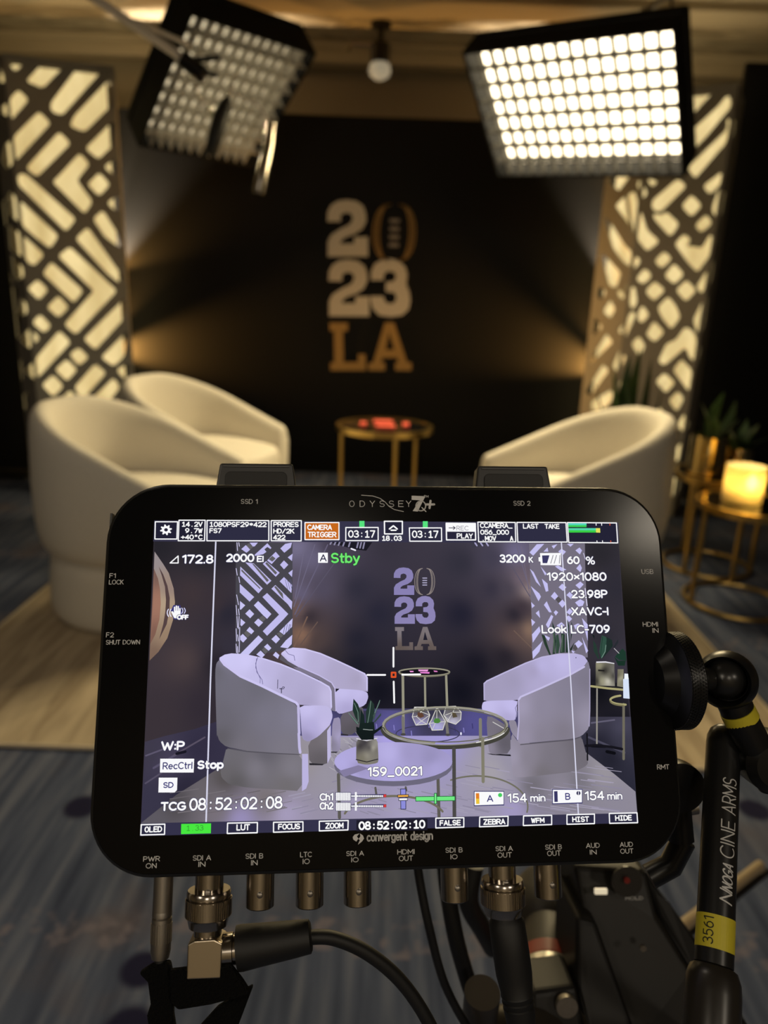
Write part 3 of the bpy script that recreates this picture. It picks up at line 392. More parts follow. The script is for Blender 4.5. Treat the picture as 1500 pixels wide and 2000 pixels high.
# ------------------------------------------------------------------ lattice columns
COLS = [{'at':(-1.84,4.422),'foot':[(-2.216,4.45),(-2.013,4.2),(-1.518,4.37),(-1.615,4.67)],'h':2.3,'holes':[[[(0.233,2.25),(0.249,2.255),(0.299,2.228),(0.31,2.21),(0.31,2.183),(0.309,2.182),(0.308,2.182),(0.305,2.182),(0.219,2.196),(0.213,2.209)],[(0.158,2.073),(0.16,2.08),(0.298,2.09),(0.31,2.078),(0.31,2.035),(0.298,2.026),(0.193,2.053),(0.171,2.063)],[(0.31,1.81),(0.298,1.796),(0.193,1.783),(0.171,1.788),(0.105,1.828),(0.104,1.841),(0.186,1.897),(0.207,1.905),(0.298,1.913),(0.31,1.902)],[(0.171,1.665),(0.188,1.673),(0.299,1.638),(0.31,1.622),(0.31,1.521),(0.298,1.512),(0.135,1.559),(0.129,1.573)],[(0.095,1.493),(0.109,1.502),(0.298,1.459),(0.31,1.445),(0.31,1.341),(0.298,1.332),(0.087,1.378),(0.078,1.392)],[(0.086,1.335),(0.096,1.344),(0.299,1.279),(0.31,1.264),(0.31,1.248),(0.298,1.233),(0.198,1.209),(0.175,1.212),(0.103,1.253),(0.091,1.271)],[(0.186,1.105),(0.205,1.112),(0.298,1.088),(0.31,1.072),(0.31,1.056),(0.299,1.041),(0.232,1.021),(0.209,1.02),(0.147,1.032),(0.143,1.044)],[(0.307,0.958),(0.308,0.958),(0.309,0.957),(0.31,0.957),(0.31,0.866),(0.299,0.851),(0.272,0.843),(0.249,0.841),(0.092,0.873),(0.091,0.88)],[(0.31,0.678),(0.298,0.668),(0.125,0.699),(0.125,0.705),(0.299,0.767),(0.31,0.759)],[(0.012,1.266),(0.016,1.266),(0.038,1.205),(0.032,1.197),(0.021,1.197),(0.012,1.205)],[(0.012,1.162),(0.024,1.174),(0.138,1.175),(0.142,1.166),(0.019,1.012),(0.012,1.015)],[(0.012,1.003),(0.024,1.018),(0.183,1.062),(0.188,1.055),(0.08,0.897),(0.061,0.885),(0.024,0.88),(0.012,0.89)],[(0.012,0.734),(0.024,0.75),(0.084,0.767),(0.089,0.76),(0.018,0.623),(0.012,0.624)],[(0.012,0.536),(0.024,0.551),(0.123,0.577),(0.128,0.57),(0.07,0.474),(0.052,0.462),(0.024,0.458),(0.012,0.468)],[(0.012,1.62),(0.024,1.634),(0.139,1.646),(0.148,1.635),(0.112,1.516),(0.097,1.505),(0.024,1.508),(0.012,1.52)],[(0.086,0.343),(0.096,0.352),(0.299,0.287),(0.31,0.272),(0.31,0.256),(0.298,0.241),(0.198,0.217),(0.175,0.22),(0.103,0.261),(0.091,0.279)],[(0.012,0.274),(0.016,0.274),(0.038,0.213),(0.032,0.205),(0.021,0.205),(0.012,0.213)]],[[(0.081,2.275),(0.084,2.266),(0.059,2.24),(0.044,2.24),(0.024,2.266),(0.028,2.275)],[(0.262,2.275),(0.266,2.266),(0.182,2.179),(0.162,2.174),(0.109,2.19),(0.105,2.203),(0.164,2.266),(0.184,2.275)],[(0.448,2.275),(0.452,2.266),(0.264,2.061),(0.245,2.055),(0.216,2.062),(0.205,2.076),(0.205,2.091),(0.211,2.11),(0.334,2.266),(0.354,2.275)],[(0.486,2.232),(0.497,2.24),(0.505,2.243),(0.511,2.239),(0.511,2.202),(0.509,2.178),(0.499,2.129),(0.489,2.109),(0.369,1.991),(0.349,1.986),(0.302,2.0),(0.296,2.015),(0.308,2.042),(0.322,2.061)],[(0.511,2.032),(0.51,2.014),(0.496,1.935),(0.485,1.915),(0.428,1.862),(0.41,1.862),(0.369,1.894),(0.368,1.91),(0.505,2.046),(0.511,2.043)],[(0.012,2.092),(0.02,2.113),(0.049,2.143),(0.065,2.143),(0.092,2.117),(0.093,2.1),(0.017,2.015),(0.015,2.015),(0.013,2.015),(0.012,2.017)],[(0.136,2.05),(0.153,2.051),(0.187,2.017),(0.188,2.0),(0.02,1.821),(0.012,1.824),(0.012,1.915),(0.021,1.936)],[(0.227,1.962),(0.244,1.962),(0.278,1.928),(0.277,1.911),(0.115,1.751),(0.097,1.75),(0.067,1.774),(0.066,1.791)],[(0.32,1.867),(0.336,1.866),(0.365,1.835),(0.366,1.817),(0.31,1.748),(0.31,1.729),(0.367,1.646),(0.367,1.626),(0.336,1.583),(0.321,1.582),(0.189,1.716),(0.19,1.732),(0.203,1.743),(0.22,1.76)],[(0.411,1.778),(0.428,1.778),(0.463,1.74),(0.463,1.723),(0.419,1.677),(0.403,1.677),(0.364,1.715),(0.364,1.732)],[(0.511,1.839),(0.51,1.816),(0.505,1.785),(0.494,1.781),(0.456,1.81),(0.456,1.825),(0.502,1.86),(0.511,1.855)],[(0.511,1.647),(0.509,1.623),(0.504,1.601),(0.493,1.597),(0.458,1.628),(0.459,1.643),(0.502,1.675),(0.511,1.67)],[(0.019,1.744),(0.028,1.75),(0.042,1.751),(0.057,1.746),(0.273,1.549),(0.274,1.532),(0.236,1.487),(0.219,1.486),(0.019,1.691),(0.012,1.709),(0.012,1.726),(0.015,1.738)],[(0.012,1.607),(0.021,1.61),(0.178,1.458),(0.179,1.44),(0.146,1.394),(0.13,1.392),(0.072,1.438),(0.054,1.454),(0.021,1.486),(0.012,1.506)],[(0.012,1.43),(0.02,1.433),(0.097,1.357),(0.097,1.339),(0.056,1.296),(0.039,1.295),(0.021,1.309),(0.012,1.329)],[(0.378,1.54),(0.381,1.558),(0.416,1.588),(0.431,1.585),(0.493,1.478),(0.501,1.455),(0.505,1.414),(0.496,1.41),(0.436,1.453),(0.42,1.471)],[(0.282,1.432),(0.283,1.45),(0.33,1.495),(0.346,1.493),(0.501,1.255),(0.501,1.237),(0.492,1.226),(0.477,1.224),(0.435,1.257),(0.418,1.274)],[(0.186,1.337),(0.186,1.354),(0.23,1.389),(0.247,1.389),(0.46,1.18),(0.461,1.163),(0.241,0.935),(0.224,0.934),(0.187,0.97),(0.186,0.988),(0.341,1.159),(0.34,1.176)],[(0.131,1.303),(0.147,1.304),(0.281,1.174),(0.282,1.156),(0.244,1.11),(0.228,1.109),(0.099,1.243),(0.098,1.261)],[(0.051,1.209),(0.068,1.209),(0.101,1.174),(0.101,1.156),(0.066,1.118),(0.05,1.118),(0.014,1.158),(0.012,1.164),(0.012,1.169),(0.015,1.175)],[(0.151,1.126),(0.167,1.125),(0.2,1.084),(0.199,1.066),(0.158,1.026),(0.141,1.026),(0.104,1.063),(0.104,1.08)],[(0.047,1.023),(0.064,1.023),(0.1,0.981),(0.1,0.963),(0.076,0.94),(0.059,0.94),(0.021,0.978),(0.021,0.995)],[(0.012,0.929),(0.02,0.931),(0.036,0.912),(0.036,0.895),(0.02,0.879),(0.012,0.883)],[(0.14,0.935),(0.156,0.935),(0.194,0.892),(0.194,0.874),(0.02,0.69),(0.012,0.693),(0.012,0.777),(0.02,0.798)],[(0.511,1.111),(0.509,1.094),(0.495,1.025),(0.484,1.005),(0.338,0.85),(0.322,0.85),(0.282,0.892),(0.283,0.909),(0.36,0.986),(0.377,1.002),(0.505,1.126),(0.511,1.123)],[(0.511,0.944),(0.511,0.939),(0.487,0.816),(0.476,0.796),(0.433,0.756),(0.415,0.755),(0.37,0.79),(0.369,0.806),(0.51,0.947),(0.511,0.947)],[(0.233,0.845),(0.251,0.843),(0.283,0.806),(0.282,0.79),(0.244,0.758),(0.228,0.76),(0.198,0.804),(0.201,0.821)],[(0.164,0.777),(0.181,0.776),(0.217,0.736),(0.217,0.719),(0.171,0.671),(0.155,0.672),(0.116,0.718),(0.117,0.735)],[(0.086,0.69),(0.102,0.688),(0.136,0.643),(0.135,0.625),(0.092,0.581),(0.076,0.582),(0.038,0.631),(0.039,0.648)],[(0.316,0.751),(0.333,0.752),(0.37,0.718),(0.371,0.701),(0.244,0.559),(0.231,0.561),(0.208,0.616),(0.212,0.636)],[(0.411,0.671),(0.425,0.669),(0.444,0.636),(0.443,0.616),(0.377,0.533),(0.358,0.528),(0.303,0.551),(0.301,0.564)],[(0.511,0.747),(0.51,0.73),(0.508,0.718),(0.501,0.703),(0.484,0.683),(0.469,0.684),(0.446,0.718),(0.45,0.733),(0.504,0.763),(0.511,0.758)],[(0.171,0.602),(0.186,0.6),(0.223,0.542),(0.219,0.525),(0.186,0.503),(0.168,0.505),(0.129,0.548),(0.13,0.565)],[(0.131,0.356),(0.147,0.357),(0.281,0.227),(0.282,0.209),(0.244,0.163),(0.228,0.162),(0.099,0.296),(0.098,0.314)],[(0.051,0.262),(0.068,0.262),(0.101,0.227),(0.101,0.209),(0.066,0.171),(0.05,0.171),(0.014,0.211),(0.012,0.217),(0.012,0.222),(0.015,0.228)],[(0.151,0.179),(0.167,0.178),(0.2,0.137),(0.199,0.119),(0.158,0.079),(0.141,0.079),(0.104,0.116),(0.104,0.133)]],[]],'label':'glowing lattice column left of the printed backdrop','wash':[(-1.896,1.189,620,(1,0.8,0.55),(0.48,1,0.2),46),(-1.823,1.379,130,(1,0.8,0.55),(0.22,1,0.07),18),(-1.858,1.253,70,(1,0.5,0.12),(0.7,0.5,0.05),50),(-1.949,0.774,300,(1,0.5,0.12),(1,0.08,0.13),48),(-1.869,0.852,60,(1,0.5,0.12),(0.45,0.9,0.05),50)]},{'at':(1.534,4.4),'foot':[(1.22,4.64),(1.344,4.35),(1.7,4.15),(1.87,4.46)],'h':2.27,'holes':[[[(0.031,1.868),(0.032,1.88),(0.059,1.895),(0.082,1.9),(0.206,1.885),(0.208,1.876),(0.138,1.818),(0.119,1.817)],[(0.121,1.727),(0.122,1.741),(0.176,1.773),(0.192,1.768),(0.216,1.717),(0.226,1.695),(0.259,1.623),(0.255,1.62)],[(0.211,1.773),(0.218,1.786),(0.252,1.794),(0.271,1.787),(0.297,1.746),(0.303,1.724),(0.303,1.57),(0.301,1.569),(0.299,1.571),(0.296,1.574)],[(0.276,1.831),(0.28,1.843),(0.294,1.848),(0.303,1.84),(0.303,1.793),(0.298,1.792)],[(0.028,1.678),(0.032,1.682),(0.074,1.657),(0.093,1.643),(0.227,1.525),(0.247,1.51),(0.293,1.482),(0.303,1.464),(0.303,1.409),(0.293,1.402),(0.242,1.426),(0.222,1.438),(0.142,1.5),(0.126,1.518)],[(0.037,1.475),(0.042,1.48),(0.101,1.448),(0.122,1.435),(0.223,1.372),(0.23,1.354),(0.21,1.296),(0.194,1.287),(0.15,1.295),(0.132,1.308)],[(0.288,1.3),(0.292,1.303),(0.298,1.302),(0.303,1.295),(0.303,1.235),(0.302,1.235),(0.3,1.236),(0.299,1.24)],[(0.156,1.209),(0.173,1.211),(0.213,1.176),(0.216,1.158),(0.191,1.121),(0.173,1.117),(0.12,1.145),(0.117,1.16)],[(0.303,1.035),(0.293,1.028),(0.272,1.039),(0.269,1.054),(0.295,1.083),(0.303,1.08)],[(0.159,1.016),(0.176,1.019),(0.225,0.987),(0.226,0.973),(0.06,0.842),(0.051,0.847),(0.053,0.868),(0.062,0.889)],[(0.291,0.932),(0.296,0.934),(0.3,0.932),(0.303,0.927),(0.303,0.823),(0.293,0.817),(0.261,0.834),(0.255,0.85)],[(0.158,0.836),(0.176,0.84),(0.216,0.821),(0.22,0.806),(0.092,0.652),(0.073,0.646),(0.039,0.655),(0.035,0.668)],[(0.303,0.711),(0.299,0.709),(0.294,0.712),(0.292,0.718),(0.299,0.732),(0.303,0.731)],[(0.249,0.697),(0.27,0.698),(0.297,0.685),(0.303,0.676),(0.303,0.667),(0.298,0.656),(0.223,0.587),(0.202,0.576),(0.124,0.559),(0.108,0.567),(0.096,0.595),(0.102,0.612)],[(0.046,1.286),(0.059,1.292),(0.112,1.268),(0.116,1.253),(0.094,1.223),(0.076,1.218),(0.048,1.229),(0.039,1.246)],[(0.035,1.107),(0.045,1.113),(0.116,1.066),(0.116,1.052),(0.043,1.003),(0.033,1.008)],[(0.218,1.255),(0.221,1.268),(0.239,1.274),(0.258,1.269),(0.287,1.24),(0.283,1.229),(0.261,1.225),(0.241,1.232)],[(0.288,0.409),(0.292,0.412),(0.298,0.411),(0.303,0.404),(0.303,0.344),(0.302,0.344),(0.3,0.345),(0.299,0.349)],[(0.156,0.318),(0.173,0.32),(0.213,0.285),(0.216,0.267),(0.191,0.23),(0.173,0.226),(0.12,0.254),(0.117,0.269)],[(0.303,0.144),(0.293,0.137),(0.272,0.148),(0.269,0.163),(0.295,0.192),(0.303,0.189)],[(0.046,0.395),(0.059,0.401),(0.112,0.377),(0.116,0.362),(0.094,0.332),(0.076,0.327),(0.048,0.338),(0.039,0.355)],[(0.035,0.216),(0.045,0.222),(0.116,0.175),(0.116,0.161),(0.043,0.112),(0.033,0.117)],[(0.218,0.364),(0.221,0.377),(0.239,0.383),(0.258,0.378),(0.287,0.349),(0.283,0.338),(0.261,0.334),(0.241,0.341)]],[[(0.282,2.245),(0.287,2.236),(0.21,2.148),(0.193,2.146),(0.178,2.157),(0.167,2.176),(0.163,2.199),(0.171,2.219),(0.191,2.237),(0.212,2.245)],[(0.357,2.217),(0.366,2.222),(0.374,2.221),(0.382,2.215),(0.39,2.187),(0.386,2.165),(0.301,2.05),(0.286,2.032),(0.24,1.983),(0.227,1.985),(0.201,2.042),(0.205,2.061),(0.323,2.172),(0.339,2.19)],[(0.383,2.113),(0.386,2.116),(0.392,2.115),(0.396,2.11),(0.396,2.022),(0.389,2.0),(0.276,1.852),(0.262,1.852),(0.232,1.888),(0.233,1.906),(0.381,2.06),(0.388,2.08)],[(0.396,1.845),(0.396,1.828),(0.395,1.816),(0.388,1.801),(0.361,1.771),(0.345,1.771),(0.322,1.796),(0.323,1.812),(0.388,1.864),(0.396,1.86)],[(0.174,1.838),(0.192,1.838),(0.222,1.815),(0.223,1.799),(0.122,1.689),(0.103,1.685),(0.081,1.694),(0.068,1.711),(0.066,1.728),(0.073,1.748)],[(0.082,1.668),(0.088,1.674),(0.109,1.667),(0.128,1.669),(0.14,1.677),(0.156,1.675),(0.212,1.627),(0.215,1.608),(0.191,1.567),(0.176,1.565),(0.097,1.639),(0.086,1.655)],[(0.255,1.755),(0.271,1.756),(0.313,1.717),(0.314,1.699),(0.285,1.664),(0.269,1.663),(0.229,1.703),(0.228,1.721)],[(0.342,1.657),(0.357,1.656),(0.378,1.632),(0.378,1.614),(0.347,1.583),(0.33,1.583),(0.311,1.603),(0.31,1.621)],[(0.245,1.56),(0.262,1.562),(0.285,1.545),(0.287,1.528),(0.276,1.516),(0.28,1.506),(0.299,1.506),(0.323,1.503),(0.339,1.498),(0.356,1.505),(0.381,1.558),(0.387,1.56),(0.392,1.558),(0.396,1.552),(0.396,1.474),(0.391,1.451),(0.355,1.385),(0.34,1.383),(0.308,1.411),(0.291,1.428),(0.22,1.51),(0.22,1.528)],[(0.012,1.679),(0.017,1.68),(0.053,1.6),(0.067,1.582),(0.121,1.539),(0.122,1.524),(0.081,1.489),(0.064,1.49),(0.02,1.536),(0.012,1.557)],[(0.012,1.809),(0.017,1.81),(0.031,1.78),(0.027,1.766),(0.019,1.759),(0.012,1.762)],[(0.031,1.843),(0.035,1.849),(0.071,1.841),(0.075,1.829),(0.063,1.817),(0.048,1.818)],[(0.012,1.446),(0.021,1.45),(0.037,1.437),(0.039,1.419),(0.019,1.393),(0.012,1.395)],[(0.155,1.472),(0.172,1.473),(0.198,1.451),(0.199,1.434),(0.17,1.401),(0.153,1.399),(0.127,1.422),(0.126,1.439)],[(0.391,1.783),(0.393,1.784),(0.395,1.783),(0.396,1.781),(0.396,1.661),(0.395,1.659),(0.394,1.659),(0.392,1.66),(0.379,1.68),(0.375,1.7)],[(0.064,1.381),(0.08,1.384),(0.106,1.361),(0.108,1.344),(0.083,1.315),(0.065,1.312),(0.042,1.326),(0.038,1.342)],[(0.217,1.409),(0.232,1.41),(0.273,1.371),(0.274,1.353),(0.246,1.319),(0.229,1.317),(0.19,1.347),(0.187,1.364)],[(0.125,1.314),(0.142,1.317),(0.185,1.284),(0.186,1.268),(0.151,1.228),(0.134,1.227),(0.099,1.259),(0.097,1.277)],[(0.291,1.325),(0.307,1.326),(0.348,1.289),(0.349,1.271),(0.319,1.231),(0.303,1.23),(0.261,1.27),(0.26,1.287)],[(0.396,1.298),(0.393,1.282),(0.388,1.273),(0.378,1.272),(0.362,1.291),(0.359,1.311),(0.391,1.374),(0.396,1.373)],[(0.208,1.235),(0.224,1.236),(0.251,1.209),(0.266,1.19),(0.289,1.146),(0.288,1.126),(0.261,1.081),(0.247,1.08),(0.206,1.123),(0.192,1.142),(0.174,1.173),(0.175,1.193)],[(0.012,1.287),(0.018,1.29),(0.025,1.288),(0.033,1.28),(0.051,1.218),(0.048,1.196),(0.038,1.178),(0.026,1.178),(0.018,1.191),(0.012,1.212)],[(0.028,1.153),(0.04,1.154),(0.048,1.146),(0.052,1.13),(0.016,1.021),(0.012,1.022),(0.012,1.114),(0.018,1.136)],[(0.079,1.183),(0.091,1.185),(0.122,1.151),(0.122,1.133),(0.097,1.102),(0.082,1.103),(0.069,1.123),(0.066,1.144)],[(0.153,1.099),(0.167,1.102),(0.213,1.061),(0.214,1.043),(0.184,1.005),(0.166,1.003),(0.134,1.027),(0.129,1.045)],[(0.078,1.015),(0.092,1.016),(0.121,0.982),(0.125,0.962),(0.11,0.921),(0.098,0.918),(0.058,0.966),(0.057,0.985)],[(0.396,1.066),(0.391,1.065),(0.368,1.115),(0.367,1.137),(0.391,1.208),(0.393,1.214),(0.395,1.217),(0.396,1.217)],[(0.322,1.077),(0.338,1.082),(0.365,1.067),(0.381,1.05),(0.391,1.03),(0.396,1.007),(0.396,0.915),(0.39,0.912),(0.383,0.917),(0.373,0.927),(0.349,0.969),(0.335,0.97),(0.254,0.88),(0.235,0.876),(0.221,0.884),(0.214,0.901),(0.239,0.982),(0.254,0.997),(0.275,1.005),(0.292,1.02)],[(0.327,0.901),(0.342,0.903),(0.388,0.86),(0.396,0.84),(0.396,0.756),(0.394,0.751),(0.391,0.748),(0.387,0.748),(0.304,0.839),(0.302,0.858)],[(0.244,0.821),(0.261,0.823),(0.309,0.788),(0.311,0.771),(0.281,0.728),(0.265,0.726),(0.22,0.77),(0.219,0.788)],[(0.331,0.724),(0.346,0.726),(0.368,0.705),(0.372,0.685),(0.352,0.631),(0.339,0.629),(0.305,0.666),(0.303,0.684)],[(0.012,0.91),(0.018,0.913),(0.025,0.908),(0.029,0.898),(0.015,0.851),(0.012,0.852)],[(0.012,0.757),(0.021,0.762),(0.035,0.751),(0.04,0.731),(0.025,0.681),(0.02,0.68),(0.016,0.685),(0.012,0.693)],[(0.387,0.603),(0.391,0.604),(0.394,0.6),(0.396,0.593),(0.396,0.517),(0.389,0.515),(0.369,0.538),(0.366,0.558)],[(0.25,0.626),(0.258,0.629),(0.3,0.589),(0.3,0.579),(0.293,0.572),(0.282,0.573),(0.255,0.6),(0.249,0.615)],[(0.064,0.446),(0.08,0.449),(0.106,0.426),(0.108,0.409),(0.083,0.38),(0.065,0.377),(0.042,0.391),(0.038,0.407)],[(0.217,0.474),(0.232,0.475),(0.273,0.436),(0.274,0.418),(0.246,0.384),(0.229,0.382),(0.19,0.412),(0.187,0.429)],[(0.125,0.379),(0.142,0.382),(0.185,0.349),(0.186,0.333),(0.151,0.293),(0.134,0.292),(0.099,0.324),(0.097,0.342)],[(0.291,0.39),(0.307,0.391),(0.348,0.354),(0.349,0.336),(0.319,0.296),(0.303,0.295),(0.261,0.335),(0.26,0.352)],[(0.396,0.363),(0.393,0.347),(0.388,0.338),(0.378,0.337),(0.362,0.356),(0.359,0.376),(0.391,0.439),(0.396,0.438)],[(0.208,0.3),(0.224,0.301),(0.251,0.274),(0.266,0.255),(0.289,0.211),(0.288,0.191),(0.261,0.146),(0.247,0.145),(0.206,0.188),(0.192,0.207),(0.174,0.238),(0.175,0.258)],[(0.012,0.352),(0.018,0.355),(0.025,0.353),(0.033,0.345),(0.051,0.283),(0.048,0.261),(0.038,0.243),(0.026,0.243),(0.018,0.256),(0.012,0.277)],[(0.028,0.218),(0.04,0.219),(0.048,0.211),(0.052,0.195),(0.016,0.086),(0.012,0.087),(0.012,0.179),(0.018,0.201)],[(0.079,0.248),(0.091,0.25),(0.122,0.216),(0.122,0.198),(0.097,0.167),(0.082,0.168),(0.069,0.188),(0.066,0.209)],[(0.153,0.164),(0.167,0.167),(0.213,0.126),(0.214,0.108),(0.184,0.07),(0.166,0.068),(0.134,0.092),(0.129,0.11)],[(0.396,0.131),(0.391,0.13),(0.368,0.18),(0.367,0.202),(0.391,0.273),(0.393,0.279),(0.395,0.282),(0.396,0.282)]],[[(0.012,2.103),(0.024,2.117),(0.069,2.126),(0.088,2.118),(0.118,2.077),(0.114,2.063),(0.023,2.033),(0.012,2.041)],[(0.012,1.54),(0.024,1.553),(0.049,1.554),(0.053,1.545),(0.02,1.512),(0.012,1.516)],[(0.012,1.766),(0.024,1.779),(0.124,1.788),(0.134,1.777),(0.123,1.689),(0.11,1.675),(0.024,1.665),(0.012,1.675)],[(0.098,1.436),(0.112,1.427),(0.124,1.355),(0.115,1.34),(0.024,1.318),(0.012,1.328),(0.012,1.4),(0.024,1.415)],[(0.057,1.255),(0.072,1.246),(0.104,1.112),(0.096,1.095),(0.023,1.062),(0.012,1.069),(0.012,1.233),(0.024,1.248)],[(0.012,0.98),(0.024,0.989),(0.098,0.968),(0.101,0.957),(0.039,0.899),(0.027,0.896),(0.019,0.897),(0.012,0.904)],[(0.012,0.564),(0.024,0.573),(0.108,0.548),(0.108,0.541),(0.024,0.517),(0.012,0.526)],[(0.057,0.322),(0.072,0.313),(0.104,0.179),(0.096,0.162),(0.023,0.129),(0.012,0.136),(0.012,0.3),(0.024,0.315)]]],'label':'glowing lattice column right of the printed backdrop','wash':[(1.511,1.177,480,(1,0.8,0.55),(-0.42,1,0.2),40),(1.507,1.208,200,(1,0.5,0.12),(-0.2,1,0.07),24),(1.533,0.737,300,(1,0.5,0.12),(-1,0.3,0.13),48),(1.469,0.818,60,(1,0.5,0.12),(-0.45,0.9,0.05),50)]}]
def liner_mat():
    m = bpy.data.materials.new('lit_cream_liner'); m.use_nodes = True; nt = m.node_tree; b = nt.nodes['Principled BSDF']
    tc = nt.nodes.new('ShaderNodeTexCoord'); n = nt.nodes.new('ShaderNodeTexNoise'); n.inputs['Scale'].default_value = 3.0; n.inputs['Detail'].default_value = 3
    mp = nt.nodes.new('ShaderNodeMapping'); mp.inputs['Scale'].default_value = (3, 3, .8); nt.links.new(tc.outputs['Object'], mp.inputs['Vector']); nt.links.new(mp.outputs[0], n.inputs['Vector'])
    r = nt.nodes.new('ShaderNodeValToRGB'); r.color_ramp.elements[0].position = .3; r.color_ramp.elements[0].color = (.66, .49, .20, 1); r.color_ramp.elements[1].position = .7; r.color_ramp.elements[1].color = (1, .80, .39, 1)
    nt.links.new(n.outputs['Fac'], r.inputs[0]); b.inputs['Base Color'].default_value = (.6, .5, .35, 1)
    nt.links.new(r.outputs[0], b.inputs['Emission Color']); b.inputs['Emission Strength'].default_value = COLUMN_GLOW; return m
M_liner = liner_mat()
for ci, c in enumerate(COLS):
    root = empty('lit_column', (*c['at'], 0)); tag(root, c['label'], 'column', 'lattice columns lit from inside')
    foot = [Vector((x - c['at'][0], y - c['at'][1])) for x, y in c['foot']]
    H = c['h']
    for k in range(3):
        a, bb = foot[k], foot[k + 1]; d = (bb - a); L_ = d.length; d.normalize(); nrm = Vector((d.y, -d.x))
        v, f = cdt([(0, .02), (L_, .02), (L_, H), (0, H)], c['holes'][k])
        o = MB().add([(a.x + d.x * u, a.y + d.y * u, z) for u, z in v], f).build('lattice_panel', M_lattice, root)
        s = o.modifiers.new('t', 'SOLIDIFY'); s.thickness = .008; s.offset = 0
    cen = sum(foot, Vector((0, 0))) / 4; ins = [cen + (p - cen) * .84 for p in foot]
    MB().add([(p.x, p.y, z) for z in (.03, H - .03) for p in ins], [(0, 1, 5, 4), (1, 2, 6, 5), (2, 3, 7, 6)]).build('liner', M_liner, root)['label'] = 'glowing cream inner liner'
    MB().add([(p.x, p.y, q) for q in (0, .02) for p in foot], [(3, 2, 1, 0), (4, 5, 6, 7), (0, 1, 5, 4), (1, 2, 6, 5), (2, 3, 7, 6), (3, 0, 4, 7)]).build('base', M_lattice, root)
    MB().tube([(p.x, p.y, H) for p in foot], .012, 8, closed=True).build('top_rail', M_lattice, root, smooth=40)
    up_ = lamp('uplight', 'SPOT', (cen.x, cen.y, H - .25), UPLIGHT, (1, .82, .5), .06, (pi, 0, 0), parent=root, spot=150, blend=.5)
    # spots added behind the rear edge for column light spilling on the backdrop
    for x, z, en, col, tgt, spd in c['wash']:
        q = lamp('spill_spot', 'SPOT', (x - c['at'][0], 4.915 - c['at'][1], z), en, col, .012, parent=root, spot=spd, blend=1.0)
        aim(q, (x - c['at'][0] + tgt[0], 4.915 - c['at'][1] + tgt[2], z + tgt[1]))

# ------------------------------------------------------------------ studio light panels with egg crates
def led_panel(M, w, h, nx, ny, label, depth=.10, gd=.042, watt=1.0, glow=1.0, cloth=(.09, .085, .075)):
    root = empty('light_panel', M=M); tag(root, label, 'studio light', 'grid-fronted studio light panels')
    MB().prism(rrect(w + .03, h + .03, .02, 4), -depth - .05, -depth - .006).build('housing', mat('matt_black_shell', (.010, .010, .010), .75, spec=.2), root, bevel=.006)
    MB().box((0, 0, -depth - .002), (w - .01, h - .01, .004)).build('diffuser', mat('panel_diffuser_%d' % nx, (.9, .88, .8), .7, emit=(1, .84, .56), estr=PANEL_GLOW * glow), root)['label'] = 'glowing white diffuser'
    g = MB(); cl = mat('grid_cloth_%d' % nx, cloth, .8)
    for i in range(1, nx): g.box((-w / 2 + w * i / nx, 0, -gd / 2), (.004, h, gd))
    for j in range(1, ny): g.box((0, -h / 2 + h * j / ny, -gd / 2), (w, .0041, gd - .001))
    g.build('grid', cl, root)
    f = MB()
    for sx in (-1, 1): f.box((sx * (w / 2 + .004), 0, -depth / 2), (.012, h + .02, depth))
    for sy in (-1, 1): f.box((0, sy * (h / 2 + .004), -depth / 2), (w, .012, depth))
    f.build('rim', mat('matt_black_shell', (.010, .010, .010), .75, spec=.2), root)
    for i in range(4):
        for j in range(3):      # the panel's own light, spread over its open face
            lamp('panel_light', 'SPOT', (w * (i - 1.5) / 4, h * (j - 1) / 3, .01), PANEL_WATT * watt, (1, .79, .43), 0.0, (pi, 0, 0), parent=root, spot=130, blend=1.0)
    MB().tube([(-w * .3, 0, -depth - .05), (-w * .3, 0, -depth - .10), (w * .3, 0, -depth - .10), (w * .3, 0, -depth - .05)], .011).build('yoke', M_black, root, smooth=40)
    return root
LR = Matrix(((0.7977, -0.3858, -0.4634, 0.7889), (-0.6003, -0.5805, -0.5501, 3.696), (-0.0568, 0.7171, -0.6947, 2.012), (0.0, 0.0, 0.0, 1.0))); LL = Matrix(((0.7298, 0.5395, 0.42, -0.8821), (0.6835, -0.5619, -0.4659, 4.1909), (-0.0153, 0.6271, -0.7788, 2.1277), (0.0, 0.0, 0.0, 1.0)))
led_panel(LR, *(0.94, 0.626), 15, 8, 'bright studio light panel with black grid, right of the printed digits')
led_panel(LL, *(0.68, 0.736), 12, 9, 'tilted studio light panel seen edge-on, left of the printed digits', depth=.15, gd=.06, watt=.33, glow=.12, cloth=(.62, .60, .54))
# boom holding the left panel
bo = empty('boom_arm', (-0.9266, 3.5651, 2.1447)); tag(bo, 'pale metal boom arm with black grip head before the left studio light', 'boom arm')
B0 = Vector((-0.9266, 3.5651, 2.1447))
def rel(p, o=B0): return tuple(Vector(p) - o)
MB().tube([rel((-1.7238, 3.4320, 2.5756)), rel((-1.2473, 3.4603, 2.3189)), rel((-0.9220, 3.5639, 2.1406))], .019, 16).tube([rel((-1.1153, 3.5067, 2.2644)), rel((-0.9166, 3.6391, 2.2185))], .010, 12).build('pole', M_silver, bo, smooth=40)
MB().lathe([(.0, -.06), (.034, -.055), (.036, .05), (.02, .06)], frame((.5, 0, -.35), rel((-0.8857, 3.5549, 2.1101))), 20).tube([rel((-0.8971, 3.5522, 2.1362)), rel((-0.7703, 3.5572, 2.1531))], .012).tube([rel((-0.8670, 3.5400, 2.0951)), rel((-0.7785, 3.5346, 2.0770))], .010).build('grip_head', M_black, bo, smooth=40)
